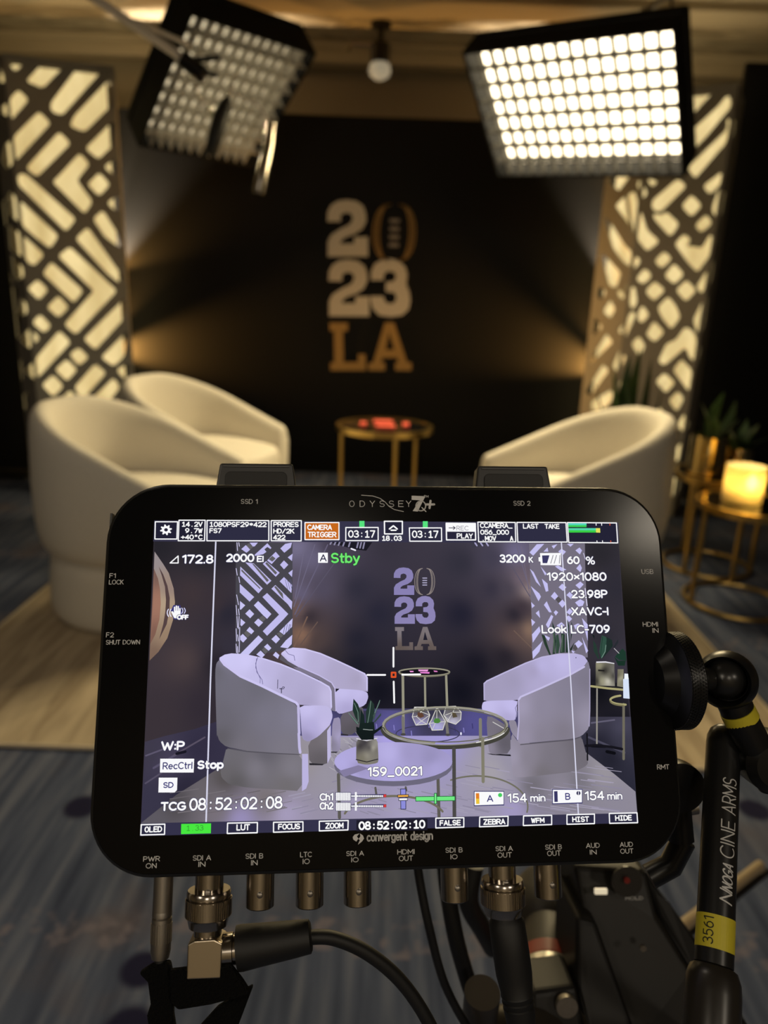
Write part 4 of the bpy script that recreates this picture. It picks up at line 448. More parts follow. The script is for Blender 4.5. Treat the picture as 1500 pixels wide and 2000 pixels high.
MB().tube([rel((-0.7291, 3.4977, 1.9876)), rel((-0.7388, 3.4883, 1.9558)), rel((-0.7624, 3.4663, 1.8815)), rel((-0.7932, 3.4318, 1.7649)), rel((-0.8014, 3.4267, 1.7479))], [.012, .03, .034, .028, .012], 16).build('handle', M_rubber, bo, smooth=50)
chain = MB()
for i in range(27):
    t = i / 26; x = 378 + (455 - 378) * t; y = 150 + 66 * sin(pi * t) ** .8 + (5 if i % 2 else 0)
    d = Vector((-0.8787, 3.5211, 2.0666)); s = 3.13 / 1430 * 1.03
    p = d + Vector((_R * (x - 378) - _U * (y - 150)) * s) - B0
    chain.lathe([(.001, -.009), (.006, -.006), (.009, 0), (.006, .006), (.001, .009)], Matrix.Translation(p), 8)
chain.build('bead_chain', mat('chain_steel', (.5, .46, .4), .25, 1.0), bo, smooth=60)
MB().tube([rel((-0.7212, 3.5152, 2.0115)), rel((-0.6024, 3.5232, 1.9678)), rel((-0.5580, 3.5041, 1.9036))], .006, 8).build('wire', M_silver, bo, smooth=40)
MB().tube([rel((-0.5427, 3.4907, 1.8933)), rel((-0.5525, 3.4624, 1.7979)), rel((-0.5854, 3.4076, 1.6129)), rel((-0.5870, 3.4026, 1.5960))], [.02, .024, .026, .02], 16).build('spigot', M_nickel, bo, smooth=50)
# arm holding the right panel
ra = empty('boom_arm', (1.0025, 4.2986, 2.5083)); tag(ra, 'dark thin boom arm rising behind the bright right studio light', 'boom arm')
R0 = Vector((1.0025, 4.2986, 2.5083))
MB().tube([rel((0.9779, 4.3404, 2.4735), R0), rel((1.3315, 4.2991, 2.6860), R0), rel((1.5908, 4.2402, 2.8393), R0)], .016, 12).build('pole', M_steel, ra, smooth=40)
MB().tube([rel((1.2792, 3.9583, 2.4156), R0), rel((1.2625, 4.0541, 2.7391), R0)], .006, 8).build('safety_cable', M_black, ra, smooth=40)
# little ceiling spotlight
sp = empty('ceiling_spotlight', (-.116, 4.9, 2.72)); tag(sp, 'small black ceiling spotlight with a glass bulb above the backdrop', 'spotlight')
MB().lathe([(.06, -.02), (.06, 0)], None, 24).lathe([(.016, -.14), (.016, 0)], None, 12).build('stem', M_black, sp, smooth=40)
MB().lathe([(.03, -.09), (.055, -.11), (.058, -.205), (.045, -.21)], None, 24).build('socket', M_black, sp, smooth=40)
MB().lathe([(.04, -.20), (.058, -.215), (.066, -.245), (.058, -.275), (.03, -.295), (.002, -.30)], None, 24).build('bulb', mat('bulb_glass', (.85, .85, .82), .05, 0, trans=.7, emit=(1, .88, .62), estr=.12), sp, smooth=60)
MB().tube([(-.05, 0, -.12), (-.16, .0, -.11), (-.19, 0, -.15)], .010, 8).build('side_arm', M_nickel, sp, smooth=40)

# ================================================================== SEATING
def tub_chair(name, loc, rz, label, group):
    root = empty(name, loc, rz); tag(root, label, 'armchair', group)
    def path(hw, x_front, x_c, n=22):
        p = [(x_front, hw), ((x_front + x_c) / 2, hw)]
        p += [(x_c - hw * 1.02 * sin(pi * i / n), hw * cos(pi * i / n)) for i in range(n + 1)]
        return p + [((x_front + x_c) / 2, -hw), (x_front, -hw)]
    def sweep(pl, prof, ends=True):
        """prof(x,y,t)-> list of (outward offset, z)"""
        b = MB(); rings = []
        m = len(pl)
        for i, (x, y) in enumerate(pl):
            a = Vector(pl[max(i - 1, 0)]); c = Vector(pl[min(i + 1, m - 1)]); t = (c - a).normalized(); nrm = Vector((-t.y, t.x))
            if nrm.dot(Vector((x + .02, y))) < 0: nrm = -nrm
            rings.append(([(x + nrm.x * o, y + nrm.y * o, z) for o, z in prof(x, y)], Vector((x, y)), t))
        n = len(rings[0][0])
        def cap(r, sgn):
            pts = [Vector(p) for p in r[0]]; c = sum(pts, Vector()) / n; t = Vector((r[2].x, r[2].y, 0)) * sgn; res = []
            for q, s in ((.022, .93), (.034, .78)): res.append([tuple(p + (c - p) * (1 - s) * Vector((1, 1, .25)).length * .55 + t * q) for p in pts])
            return res
        seq = [cap(rings[0], -1)[1], cap(rings[0], -1)[0]] + [r[0] for r in rings] + cap(rings[-1], 1)
        vs = [p for r in seq for p in r]; fs = []
        for i in range(len(seq) - 1): fs += [(i * n + k, i * n + (k + 1) % n, (i + 1) * n + (k + 1) % n, (i + 1) * n + k) for k in range(n)]
        fs += [tuple(range(n - 1, -1, -1)), tuple(range((len(seq) - 1) * n, len(seq) * n))]
        return b.add(vs, fs)
    def top(x):
        t = min(1, max(0, (x + .30) / .56)); return .785 - .235 * t ** 1.05
    def shell(x, y):
        h = top(x); w = .044
        return [(-w, .24), (-w - .004, .34), (-w, h - .09), (-w * .8, h - .03), (-w * .3, h - .004), (w * .35, h - .004), (w * .85, h - .03), (w, h - .08), (w + .012, .5), (w + .01, .36), (w - .002, .29), (w - .022, .262), (0, .255)]
    sweep(path(.298, .262, -.02), shell).build('backrest', M_fabric, root, smooth=180, subsurf=1)
    def base(x, y):
        w = .042
        return [(-w, .012), (-w, .13), (-w, .268), (w - .012, .268), (w - .004, .2), (w + .008, .06), (w + .002, .015), (w - .02, 0), (-w + .02, 0)]
    sweep(path(.278, .305, -.02), base).build('plinth', M_fabric, root, smooth=180, subsurf=1)
    # seat cushion
    out = []
    for i in range(17): out.append((-.02 - .25 * sin(pi * i / 16), .25 * cos(pi * i / 16)))
    out += [(.15, -.25), (.28, -.245), (.325, -.20), (.34, -.08), (.34, .08), (.325, .20), (.28, .245), (.15, .25)]
    b = MB(); n = len(out); rings = []
    for z, s in ((.275, .80), (.275, .93), (.30, .985), (.36, 1.0), (.43, 1.0), (.463, .975), (.475, .9), (.482, .6), (.484, .2)):
        rings += [(.05 + (x - .05) * s, y * s, z - (.02 if x > .24 and z > .42 else 0)) for x, y in out]
    fs = []
    for i in range(8): fs += [(i * n + k, i * n + (k + 1) % n, (i + 1) * n + (k + 1) % n, (i + 1) * n + k) for k in range(n)]
    fs += [tuple(range(n - 1, -1, -1)), tuple(range(8 * n, 9 * n))]
    b.add(rings, fs).build('seat_cushion', M_fabric, root, smooth=180, subsurf=1)
    return root
G_CH = 'cream tub chairs on the rug'
ch = tub_chair('tub_chair', (-.915, 2.65, .0135), radians(-12), 'cream tub chair in front at left, nearest the dark left edge', G_CH)
for loc, rz, lab in (((-.885, 3.46, .0135), radians(-18), 'cream tub chair behind the front left one, before the lattice column'), ((.765, 2.88, .0135), radians(190), 'cream tub chair alone at right, beside the gold tables')):
    c = copy_tree(ch); c.location = loc; c.rotation_euler = (0, 0, rz); c['label'] = lab
    c['group'] = G_CH
# ------------------------------------------------------------------ tables
def ring_table(name, loc, r, h, label, group, top_mat, rot=0, leg_r=.0115):
    root = empty(name, loc, rot); tag(root, label, 'side table', group)
    MB().lathe([(r - .022, h - .028), (r, h - .028), (r, h), (r - .022, h), (r - .022, h - .028)], None, 64, cap=False).build('rim', M_gold, root, smooth=40)
    MB().lathe([(.001, h - .014), (r - .021, h - .014), (r - .021, h - .005), (.001, h - .005)], None, 64).build('tabletop', top_mat, root, smooth=40)
    for k in range(3):
        a = radians(90 + 120 * k); x, y = (r - .014) * cos(a), (r - .014) * sin(a)
        MB().tube([(x, y, .012), (x, y, h - .02)], leg_r, 12).build('leg', M_gold, root, smooth=40)
    MB().tube([((r - .014) * cos(2 * pi * i / 48), (r - .014) * sin(2 * pi * i / 48), .011) for i in range(48)], .0105, 8, closed=True).build('base_ring', M_gold, root, smooth=40)
    return root
ring_table('side_table', (-.012, 3.80, 0), .253, .55, 'round gold side table with black glass before the backdrop', 'gold ring tables', M_darkglass, radians(-46))
ring_table('side_table', (1.555, 3.33, 0), .21, .46, 'taller round gold side table holding the larger brass pot', 'gold ring tables', M_darkglass, radians(10))
ring_table('side_table', (1.495, 2.88, 0), .215, .44, 'lower round gold side table carrying the lit candle', 'gold ring tables', M_darkglass, radians(-20))
zt = .5455  # thin coral slabs added for the pink reflections on the glass
for p, w, d, lab in (((-.125, 3.797), .034, .10, 'narrow coral reflection slab at the left of the black glass table'), ((.098, 3.812), .034, .10, 'narrow coral reflection slab at the right of the black glass table'),
                     ((-.022, 3.875), .105, .085, 'wide coral reflection slab at the back of the black glass table'), ((-.008, 3.745), .10, .085, 'wide coral reflection slab at the front of the black glass table')):
    tag(MB().prism(rrect(w, d, .008, 4), 0, .012).build('coral_reflection', M_coral, loc=(*p, zt), bevel=.002), lab, 'reflection', 'coral reflection pieces on the black glass table')

# pots, plants, candle
def leaf(b, base, tip, width, bend=.0, up=(0, 0, 1), n=8):
    base, tip = Vector(base), Vector(tip); d = tip - base; s = d.cross(Vector(up)).normalized() if d.cross(Vector(up)).length > 1e-4 else Vector((1, 0, 0)); nn = s.cross(d).normalized(); vs = []; fs = []
    for i in range(n + 1):
        t = i / n; w = width * (sin(pi * min(1, .12 + t * .88)) ** .8) * (1 - .25 * t) + .001; c = base + d * t + nn * bend * sin(pi * t)
        vs += [c - s * w, c - nn * w * .3, c + s * w, c + nn * .002]
    for i in range(n):
        a = 4 * i; fs += [(a + k, a + (k + 1) % 4, a + 4 + (k + 1) % 4, a + 4 + k) for k in range(4)]
    fs += [(3, 2, 1, 0), tuple(4 * n + k for k in range(4))]
    b.add(vs, fs)
def potted(name, loc, pr, ph, pm, leaves, label, lm=M_leaf):
    root = empty(name, loc); tag(root, label, 'plant', 'potted plants beside the right chair')
    MB().lathe([(pr * .9, 0), (pr, .006), (pr, ph - .008), (pr * 1.03, ph), (pr * .93, ph), (pr * .92, ph - .025), (.001, ph - .025)], None, 40, cap=False).add([], []).build('pot', pm, root, smooth=40)
    MB().lathe([(.001, ph - .022), (pr * .9, ph - .022)], None, 24, cap=False).build('soil', M_soil, root)
    for (b0, t0, w, bd_, m) in leaves:
        b = MB(); leaf(b, b0, t0, w, bd_); b.build('leaf', m, root, smooth=60)
    return root
rl = random.Random(3)
L1 = [((.0, .0, .14), (-.06, .02, .33), .045, .02, M_leaf), ((.01, 0, .14), (.02, -.02, .38), .05, .03, M_leaf2), ((.02, .02, .14), (.10, .03, .34), .045, -.02, M_leaf), ((0, -.02, .14), (-.02, -.05, .28), .035, .02, M_leaf2), ((.02, -.02, .14), (.09, -.06, .27), .035, .01, M_leaf)]
potted('potted_plant', (1.47, 3.30, .4555), .082, .185, M_brass, L1, 'broad-leaved plant in the larger brass pot on the taller gold table')
L2 = []
for k in range(13):
    a = k * 2.4; q = .3 + .7 * rl.random(); L2.append(((0.01 * cos(a), .01 * sin(a), .09), (.115 * cos(a) * q, .115 * sin(a) * q, .15 + .08 * rl.random() + .05 * (1 - q)), .028, .015, (M_leaf, M_leaf2)[k % 3 == 0]))
potted('potted_plant', (1.635, 3.34, .4555), .06, .125, M_brass, L2, 'bushy plant in the smaller brass pot behind the candle')
L3 = []
for k, (x, y, tx, h, w) in enumerate(((-.05, 0, -.15, .42, .030), (-.02, .03, -.04, .54, .042), (.02, -.02, .02, .60, .045), (.05, .03, .09, .54, .042), (0, -.05, -.04, .46, .042), (.06, -.02, .13, .44, .034), (-.04, -.03, -.09, .50, .036), (.04, -.04, .06, .50, .04), (-.01, .05, .01, .56, .04))):
    L3.append(((x, y, .39), (tx * 1.2, y * 1.5, .40 + h), w, .02 * (-1) ** k, (M_leaf, M_leaf2)[k % 4 == 2]))
potted('snake_plant', (1.20, 3.69, 0), .14, .42, mat('dark_planter', (.03, .028, .026), .5), L3, 'tall spiky snake plant behind the right tub chair')
ca = empty('candle', (1.463, 2.909, .4355)); tag(ca, 'lit pillar candle in a frosted glass on the lower gold table', 'candle')
def frosted():
    m = bpy.data.materials.new('frosted_glass'); m.use_nodes = True; nt = m.node_tree; nt.nodes.clear(); N = nt.nodes.new
    o = N('ShaderNodeOutputMaterial'); t = N('ShaderNodeBsdfTranslucent'); t.inputs[0].default_value = (.95, .84, .52, 1); d = N('ShaderNodeBsdfDiffuse'); d.inputs[0].default_value = (.80, .74, .60, 1)
    g = N('ShaderNodeBsdfRefraction'); g.inputs['Roughness'].default_value = .42; g.inputs['IOR'].default_value = 1.05; g.inputs[0].default_value = (1, .9, .55, 1)
    mx = N('ShaderNodeMixShader'); mx.inputs[0].default_value = .55; nt.links.new(t.outputs[0], mx.inputs[1]); nt.links.new(d.outputs[0], mx.inputs[2])
    m2 = N('ShaderNodeMixShader'); m2.inputs[0].default_value = .45; nt.links.new(mx.outputs[0], m2.inputs[1]); nt.links.new(g.outputs[0], m2.inputs[2]); nt.links.new(m2.outputs[0], o.inputs[0]); return m
MB().lathe([(.066, 0), (.076, .006), (.078, .15), (.074, .152), (.071, .148), (.069, .01), (.001, .008)], None, 40, cap=False).build('glass_cup', frosted(), ca, smooth=40)
MB().lathe([(.001, .012), (.045, .012), (.046, .055), (.001, .058)], None, 32).build('wax', mat('cream_wax', (.85, .78, .6), .5), ca, smooth=40)
MB().lathe([(.002, .058), (.014, .068), (.022, .084), (.015, .106), (.001, .125)], Matrix.Translation((.016, -.03, 0)), 16).build('flame', mat('flame', (1, .8, .4), .5, emit=(1, .72, .28), estr=150), ca, smooth=60)

# ================================================================== FIELD MONITOR
MO = Matrix((( .99682022, -.0422276, .06757429, .00512669), (.07936056, .44984825, -.88957206, .22666522), (.00716631, .89210615, .45176904, 1.07630929), (0, 0, 0, 1)))
mon = empty('field_monitor', M=MO @ Matrix.Scale(.001, 4)); tag(mon, 'black field monitor showing the interview set, held up in front', 'monitor')
MB().prism(rrect(199.6, 130.6, 21, 12), -29, -1.2).build('case', M_case, mon, smooth=40, bevel=1.6)
MB().prism(rrect(196.6, 127.6, 19.5, 12), -2, -.25).build('front_glass', M_glassfront, mon, smooth=40, bevel=.25)['label'] = 'glossy black front glass'
# side buttons and seam bumps
for y, h in ((52, 7), (8, 6), (-12, 5), (-40, 9)): MB().box((-99.9, y, -8), (.9, h, 3)).build('side_button', mat('grey_button', (.05, .05, .05), .35), mon, bevel=.2)
for x in (-49.8, 48.4):
    t = empty_part = MB().prism([(x - 15.3, 64), (x - 13.6, 76.2), (x + 13.6, 76.2), (x + 15.3, 64)], -22, -14).build('drive_handle', mat('satin_black_handle', (.03, .03, .031), .4), mon, bevel=.8)
    MB().prism(rrect(23, 6.5, 2, 4, x, 69.6), -14.0, -13.4).build('recess', mat('black_recess', (.004, .004, .004), .5), t, bevel=.2)
    MB().box((x, 74.9, -13.7), (24.5, .5, .5)).build('lip', mat('pale_lip', (.09, .09, .09), .4), t)  # slightly paler strip along the handle's top edge
def emissive_colour():
    m = bpy.data.materials.new('display_pixels'); m.use_nodes = True; nt = m.node_tree; nt.nodes.clear()
    o = nt.nodes.new('ShaderNodeOutputMaterial'); e = nt.nodes.new('ShaderNodeEmission'); a = nt.nodes.new('ShaderNodeAttribute'); a.attribute_name = 'pixel'
    nt.links.new(a.outputs['Color'], e.inputs[0]); nt.links.new(e.outputs[0], o.inputs[0]); return m
M_disp = emissive_colour()
PICTURE = [
('G',((-81.3,43.07,(38,36,42)),(-65.46,40.4,(40,38,44)),(-58.97,1.96,(38,34,42)),(-63.64,-11.45,(50,43,52)),(-61.36,22.68,(58,49,55)),(-71,3.78,(74,62,64)),(-78.65,-14.56,(58,50,56)),(-69.3,26.22,(62,52,56)),(-57.54,40.41,(40,38,46)),(-56.91,19.17,(42,40,52)),(-55.74,8.77,(52,48,60)),(-33.6,42.26,(118,112,140)),(-28.19,38.64,(104,98,124)),(-21.03,42.28,(66,60,76)),(-12.01,27.84,(48,46,60)),(-1.08,42.31,(56,52,64)),(-12.04,10.17,(36,35,48)),(-24.53,27.87,(80,74,92)),(-26.16,10.27,(75,62,62)),(-28.88,18.15,(52,45,52)),(-31.97,26.11,(100,94,120)),(-32.97,20.81,(110,88,84)),(-31.45,12.05,(138,105,86)),(-22.6,3.32,(50,45,50)),(-19.07,-3.58,(24,23,32)),(-5.06,-7.16,(20,20,30)),(23.3,-7.51,(19,19,29)),(12.41,-17.6,(16,16,24)),(24.49,36.85,(50,48,60)),(24,18.77,(34,33,48)),(-4.88,18.91,(40,39,54)),(-12.06,1.49,(28,28,40)),(35.27,27.73,(54,50,64)),(35.65,38.69,(66,62,78)),(44.66,40.54,(112,106,138)),(46.14,31.35,(110,96,108)),(48.55,26.79,(150,132,130)),(46.09,21.36,(60,50,58)),(43.22,18.68,(40,36,46)),(48.33,13.28,(136,110,94)),(42.93,11.53,(92,74,72)),(38.97,3.62,(38,34,42)),(28.93,1.09,(25,24,35)),(40.81,27.71,(70,64,76)),(75.2,40.58,(42,40,46)),(80.07,27.62,(46,44,54)),(80.27,2.35,(60,56,68)),(75.15,9.52,(46,44,52)),(72.2,-8.12,(18,18,24)),(76.92,-20.3,(24,24,32)),(83.86,0.54,(58,54,66)),(76.06,23.97,(48,45,54))),((-83.1,51.71),(82.8,51.71),(83.1,-51.71),(-82.8,-51.71)),1.07),
('L',(102,96,120),0.4,((-34,19.06),(-22.84,43.37)),0),
('L',(108,102,126),0.32,((-34.39,21.7),(-27.34,43.36)),0),
('L',(109,103,128),0.32,((-34.07,24.34),(-30.75,43.35)),0),
('L',(89,83,102),0.32,((-33.64,18.18),(-19.21,38.65)),0),
('L',(116,91,80),0.48,((-34.03,8.25),(-29.76,18.16)),0),
('L',(101,82,76),0.4,((-32.28,8.24),(-26.21,16.38)),0),
('L',(107,100,123),0.32,((48.96,27.69),(44.78,43.51)),0),
('L',(112,103,122),0.24,((49.17,24.06),(46.64,43.14)),0),
('L',(108,88,80),0.4,((48.78,7.06),(42.8,12.96)),0),
('L',(91,85,103),0.32,((49.03,24.97),(41.23,38.69)),0),
('G',((-81.45,-25.96,(62,58,74)),(-74.66,-29.33,(70,64,86)),(-79.11,-40.46,(56,53,72)),(-64.85,-24.63,(50,46,66)),(-69.35,-37.48,(44,41,58)),(-13.83,-14.67,(46,44,58)),(-19.02,-18.79,(80,76,130)),(-1.65,-19.06,(92,87,150)),(28.32,-18.69,(84,80,140)),(14.24,-14.57,(56,54,74)),(69.74,-18.47,(60,58,72)),(80.23,-25.5,(58,57,72)),(74.44,-30.49,(34,34,46)),(80.76,-44.04,(40,40,54)),(71.14,-25.34,(38,37,50)),(79.66,-20.35,(70,68,86))),((-82.77,-22.53),(-76.7,-20.83),(-66.75,-18.7),(-60.92,-16.81),(-53.02,-14.6),(-20.78,-12.72),(32.41,-13.47),(68.02,-16.73),(83.01,-16.95),(83.1,-51.71),(-82.8,-51.71)),1.07),
('L',(92,86,108),0.53,((-82.23,-26.92),(-76.19,-24.76)),0),
('L',(86,80,104),0.71,((-79.56,-30.85),(-71.47,-26.15)),0),
('L',(84,78,98),0.53,((-81.97,-35.62),(-74.59,-30.95)),0),
('L',(88,80,98),0.53,((-73.1,-26.93),(-63.29,-21.38)),0),
('L',(96,92,112),0.53,((68.81,-18.8),(77.08,-17.9)),0),
('L',(74,72,90),0.71,((67.61,-23.58),(80,-28.9)),0),
('L',(26,24,36),0.89,((-72.29,-26.46),(-69.48,-25.86)),0),
('L',(14,14,20),1.07,((73.67,-28.44),(76.35,-29)),0),
('L',(12,12,18),0.89,((68.35,-26.48),(73.23,-26.74)),0),
('G',((-78.81,-46.79,(92,88,96)),(-71.63,-42.22,(78,74,78)),(-62.6,-40.83,(104,99,104)),(-56.15,-34.55,(84,79,80)),(-50.79,-47.47,(152,142,186)),(-35.79,-46.24,(166,156,188)),(-42.59,-41.28,(120,113,116)),(-22.38,-35.24,(152,147,160)),(-19.02,-20.46,(165,160,170)),(-13.83,-28.84,(140,135,150)),(-1.68,-23.25,(170,160,226)),(15.8,-24.39,(160,152,214)),(40.38,-29.86,(150,145,165)),(57.7,-40.21,(138,132,146)),(75.37,-43.92,(140,135,150)),(39.72,-46.4,(162,152,194)),(4.96,-47.21,(166,158,192)),(72.31,-35.51,(152,147,155)),(33.11,-34.72,(165,160,168)),(47.08,-39.16,(112,108,116)),(63.19,-37.83,(120,116,126)),(36.46,-39.76,(160,154,172)),(-59.18,-44.09,(120,112,120)),(-29.24,-30.2,(150,144,150)),(-12.13,-41.96,(158,150,180))),((-82.67,-47.8),(-71.75,-39.35),(-59.57,-32.05),(-51.35,-26.51),(-36.18,-21.34),(31.76,-22.47),(66.41,-28.65),(75.9,-35.91),(82.91,-41.76),(83.1,-51.71),(-82.8,-51.71)),1.07),
('L',(143,137,159),0.26,((-15.12,-34.45),(-12.9,-33.85)),0),
('L',(159,153,175),0.2,((-31.16,-46.52),(-28.38,-45.96)),0),
('L',(119,113,119),0.31,((-42.37,-45.34),(-35.77,-44.2)),0),
('L',(159,153,175),0.16,((20.23,-43.88),(13.74,-42.4)),0),
('L',(141,135,157),0.2,((16.99,-42.91),(12.19,-41.76)),0),
('L',(159,153,175),0.14,((-32.58,-45.82),(-26.77,-44.67)),0),
('L',(141,135,157),0.23,((-30.83,-42.32),(-27.09,-41.56)),0),
('L',(159,153,175),0.2,((16,-39.26),(12.65,-38.45)),0),
('L',(143,137,159),0.29,((-5.02,-47.26),(-8.42,-46.14)),0),
('L',(101,95,101),0.28,((-52.77,-41.37),(-49.14,-40.81)),0),
('L',(159,153,175),0.28,((-8.23,-35.02),(-11.22,-33.99)),0),
('L',(141,135,157),0.17,((53.42,-44.28),(47.62,-43.31)),0),
('L',(159,153,175),0.29,((68.86,-38.24),(64,-37.52)),0),
('L',(159,153,175),0.15,((62.13,-48.21),(52.85,-46.75)),0),
('L',(143,137,159),0.33,((-31.22,-46.17),(-25.69,-45.05)),0),
('L',(141,135,157),0.33,((58.19,-43.96),(53.41,-43.19)),0),
('L',(159,153,175),0.15,((16.08,-35.14),(11.05,-33.93)),0),
('L',(119,113,119),0.26,((-49.09,-43.07),(-44.19,-42.29)),0),
('L',(163,157,179),0.15,((-8.51,-35.37),(-12.78,-33.88)),0),
('L',(143,137,159),0.27,((28.23,-35.25),(24.88,-34.55)),0),
('L',(141,135,157),0.19,((78.47,-43.98),(71.91,-43.06)),0),
('L',(141,135,157),0.28,((-12.9,-32.71),(-9.72,-31.81)),0),
('L',(163,157,179),0.2,((-10.27,-35.46),(-12.49,-34.66)),0),
('L',(123,117,123),0.33,((-39.84,-44.55),(-36.38,-43.93)),0),
('L',(163,157,179),0.25,((11.34,-47.13),(6.36,-45.86)),0),
('L',(159,153,175),0.21,((58.69,-47.3),(48.46,-45.65)),0),
('L',(143,137,159),0.26,((-3.71,-45.85),(-6.6,-44.93)),0),
('L',(143,137,159),0.35,((24.55,-43.29),(20.33,-42.37)),0),
('L',(101,95,101),0.15,((-63.07,-45.49),(-54.17,-44.3)),0),
('L',(141,135,157),0.29,((73.92,-44.12),(68.61,-43.35)),0),
('L',(143,137,159),0.19,((-4.67,-39.43),(-7.78,-38.42)),0),
('L',(119,113,119),0.17,((-73.52,-44.53),(-69.46,-44.04)),0),
('L',(163,157,179),0.33,((48.71,-45.3),(39.65,-43.73)),0),
('L',(103,97,103),0.34,((-44.35,-41.52),(-39.84,-40.76)),0),
('L',(163,157,179),0.25,((-8.46,-33.44),(-12.14,-32.16)),0),
('L',(159,153,175),0.16,((57.49,-42.85),(52.35,-42.02)),0),
('L',(159,153,175),0.32,((59.51,-47.4),(53.27,-46.4)),0),
('L',(119,113,119),0.23,((-61.7,-39.25),(-56.04,-38.47)),0),
('L',(163,157,179),0.17,((40.65,-46.21),(34.88,-45.13)),0),
('L',(143,137,159),0.23,((19.25,-46.16),(14.28,-45.01)),0),
('L',(141,135,157),0.28,((33.46,-39.83),(26.96,-38.54)),0),
('L',(141,135,157),0.22,((67.92,-41.1),(62.45,-40.28)),0),
('L',(119,113,119),0.2,((-50.12,-41.91),(-45.34,-41.16)),0),
('L',(159,153,175),0.17,((75.42,-33.96),(69.23,-33.08)),0),
('L',(123,117,123),0.25,((-57.79,-42.91),(-51.19,-41.96)),0),
('L',(141,135,157),0.35,((-12.82,-36.58),(-10.21,-35.84)),0),
('L',(159,153,175),0.26,((20.21,-43.05),(14.76,-41.81)),0),
('L',(143,137,159),0.27,((64.37,-45.66),(56.03,-44.36)),0),
('L',(159,153,175),0.35,((-8.09,-34.38),(-12,-33.02)),0),
('L',(159,153,175),0.34,((16.95,-42.96),(11.68,-41.71)),0),
('L',(163,157,179),0.16,((-18.77,-40.68),(-15.5,-39.86)),0),
('L',(159,153,175),0.21,((23.06,-46.53),(18.65,-45.55)),0),
('L',(119,113,119),0.32,((-71.04,-44.98),(-62.27,-43.91)),0),
('L',(143,137,159),0.28,((71.99,-36.27),(62.97,-34.95)),0),
('L',(163,157,179),0.18,((78.36,-35.14),(66.31,-33.45)),0),
('L',(159,153,175),0.33,((-2.5,-45.67),(-5.18,-44.83)),0),
('L',(143,137,159),0.29,((29.59,-46.34),(25.26,-45.44)),0),
('L',(143,137,159),0.25,((-25.62,-41.28),(-19.69,-39.96)),0),
('L',(163,157,179),0.2,((74.43,-38.7),(66.31,-37.53)),0),
('L',(159,153,175),0.23,((62.79,-40.68),(54.59,-39.41)),0),
('L',(143,137,159),0.35,((-16.25,-32.51),(-12.6,-31.54)),0),
('L',(159,153,175),0.34,((76.74,-48.03),(67.27,-46.68)),0),
('L',(143,137,159),0.33,((40.38,-40.58),(33.32,-39.26)),0),
('L',(159,153,175),0.15,((71.12,-36.33),(60.69,-34.8)),0),
('L',(119,113,119),0.16,((-37.8,-42.85),(-34.15,-42.18)),0),
('L',(141,135,157),0.3,((-33.99,-44.82),(-28.77,-43.8)),0),
('L',(163,157,179),0.26,((24.51,-47.29),(17.55,-45.77)),0),
('L',(143,137,159),0.17,((30.6,-44),(24.68,-42.78)),0),
('L',(141,135,157),0.18,((54.36,-40.89),(49.81,-40.14)),0),
('L',(159,153,175),0.33,((61.51,-41.52),(53.57,-40.27)),0),
('L',(163,157,179),0.21,((-10.99,-32.62),(-14.95,-31.17)),0),
('L',(101,95,101),0.26,((-57.11,-40.32),(-53.59,-39.81)),0),
('L',(143,137,159),0.35,((-2.85,-43.16),(-5.4,-42.36)),0),
('L',(143,137,159),0.21,((32.47,-47.01),(24.53,-45.41)),0),
('L',(103,97,103),0.28,((-48.73,-39.34),(-44.68,-38.69)),0),
('L',(163,157,179),0.32,((23.24,-46.43),(17.62,-45.19)),0),
('L',(119,113,119),0.31,((-42.84,-40.19),(-36.3,-39.05)),0),
('L',(163,157,179),0.33,((-2.75,-44.88),(-7.16,-43.49)),0),
('L',(163,157,179),0.27,((61.76,-47.12),(53.01,-45.74)),0),
('L',(163,157,179),0.18,((4.8,-47.34),(1.32,-46.37)),0),
('L',(163,157,179),0.21,((51.48,-44.28),(47.23,-43.55)),0),
('L',(163,157,179),0.16,((16.53,-34.83),(12.55,-33.88)),0),
('L',(163,157,179),0.24,((71.47,-47.46),(59.73,-45.73)),0),
('L',(159,153,175),0.33,((61.4,-45.07),(51.63,-43.53)),0),
('L',(143,137,159),0.35,((21.17,-38.94),(17.53,-38.12)),0),
('L',(159,153,175),0.31,((39.92,-46.3),(34.73,-45.33)),0),
('L',(163,157,179),0.24,((32.43,-39.71),(28.25,-38.87)),0),
('L',(143,137,159),0.34,((-8.88,-46.78),(-11.53,-45.85)),0),
('L',(141,135,157),0.2,((67.65,-40.04),(57.8,-38.56)),0),
('L',(159,153,175),0.29,((2.54,-32.91),(-0.54,-32.03)),0),
('L',(141,135,157),0.28,((22.53,-42.15),(18.22,-41.18)),0),
('L',(141,135,157),0.33,((31.62,-47.19),(27.11,-46.27)),0),
('L',(143,137,159),0.26,((0.69,-34.15),(-2.54,-33.19)),0),
('L',(159,153,175),0.21,((3.75,-33.93),(-1.19,-32.53)),0),
('L',(163,157,179),0.28,((11.04,-42.61),(5.12,-41.09)),0),
('L',(141,135,157),0.29,((77.68,-47.74),(67.06,-46.23)),0),
('L',(159,153,175),0.35,((-35.21,-40.58),(-29.94,-39.56)),0),
('L',(123,117,123),0.35,((-50.17,-42.63),(-46.72,-42.09)),0),
('L',(159,153,175),0.29,((28.98,-47.79),(25.53,-47.07)),0),
('L',(141,135,157),0.31,((26.55,-45.7),(22.99,-44.94)),0),
('L',(159,153,175),0.22,((-15.69,-41.12),(-12.14,-40.18)),0),
('L',(163,157,179),0.18,((38.32,-45.9),(30.79,-44.47)),0),
('L',(141,135,157),0.34,((-20.88,-36.46),(-17.45,-35.62)),0),
('L',(163,157,179),0.34,((28.22,-38.8),(22.54,-37.61)),0),
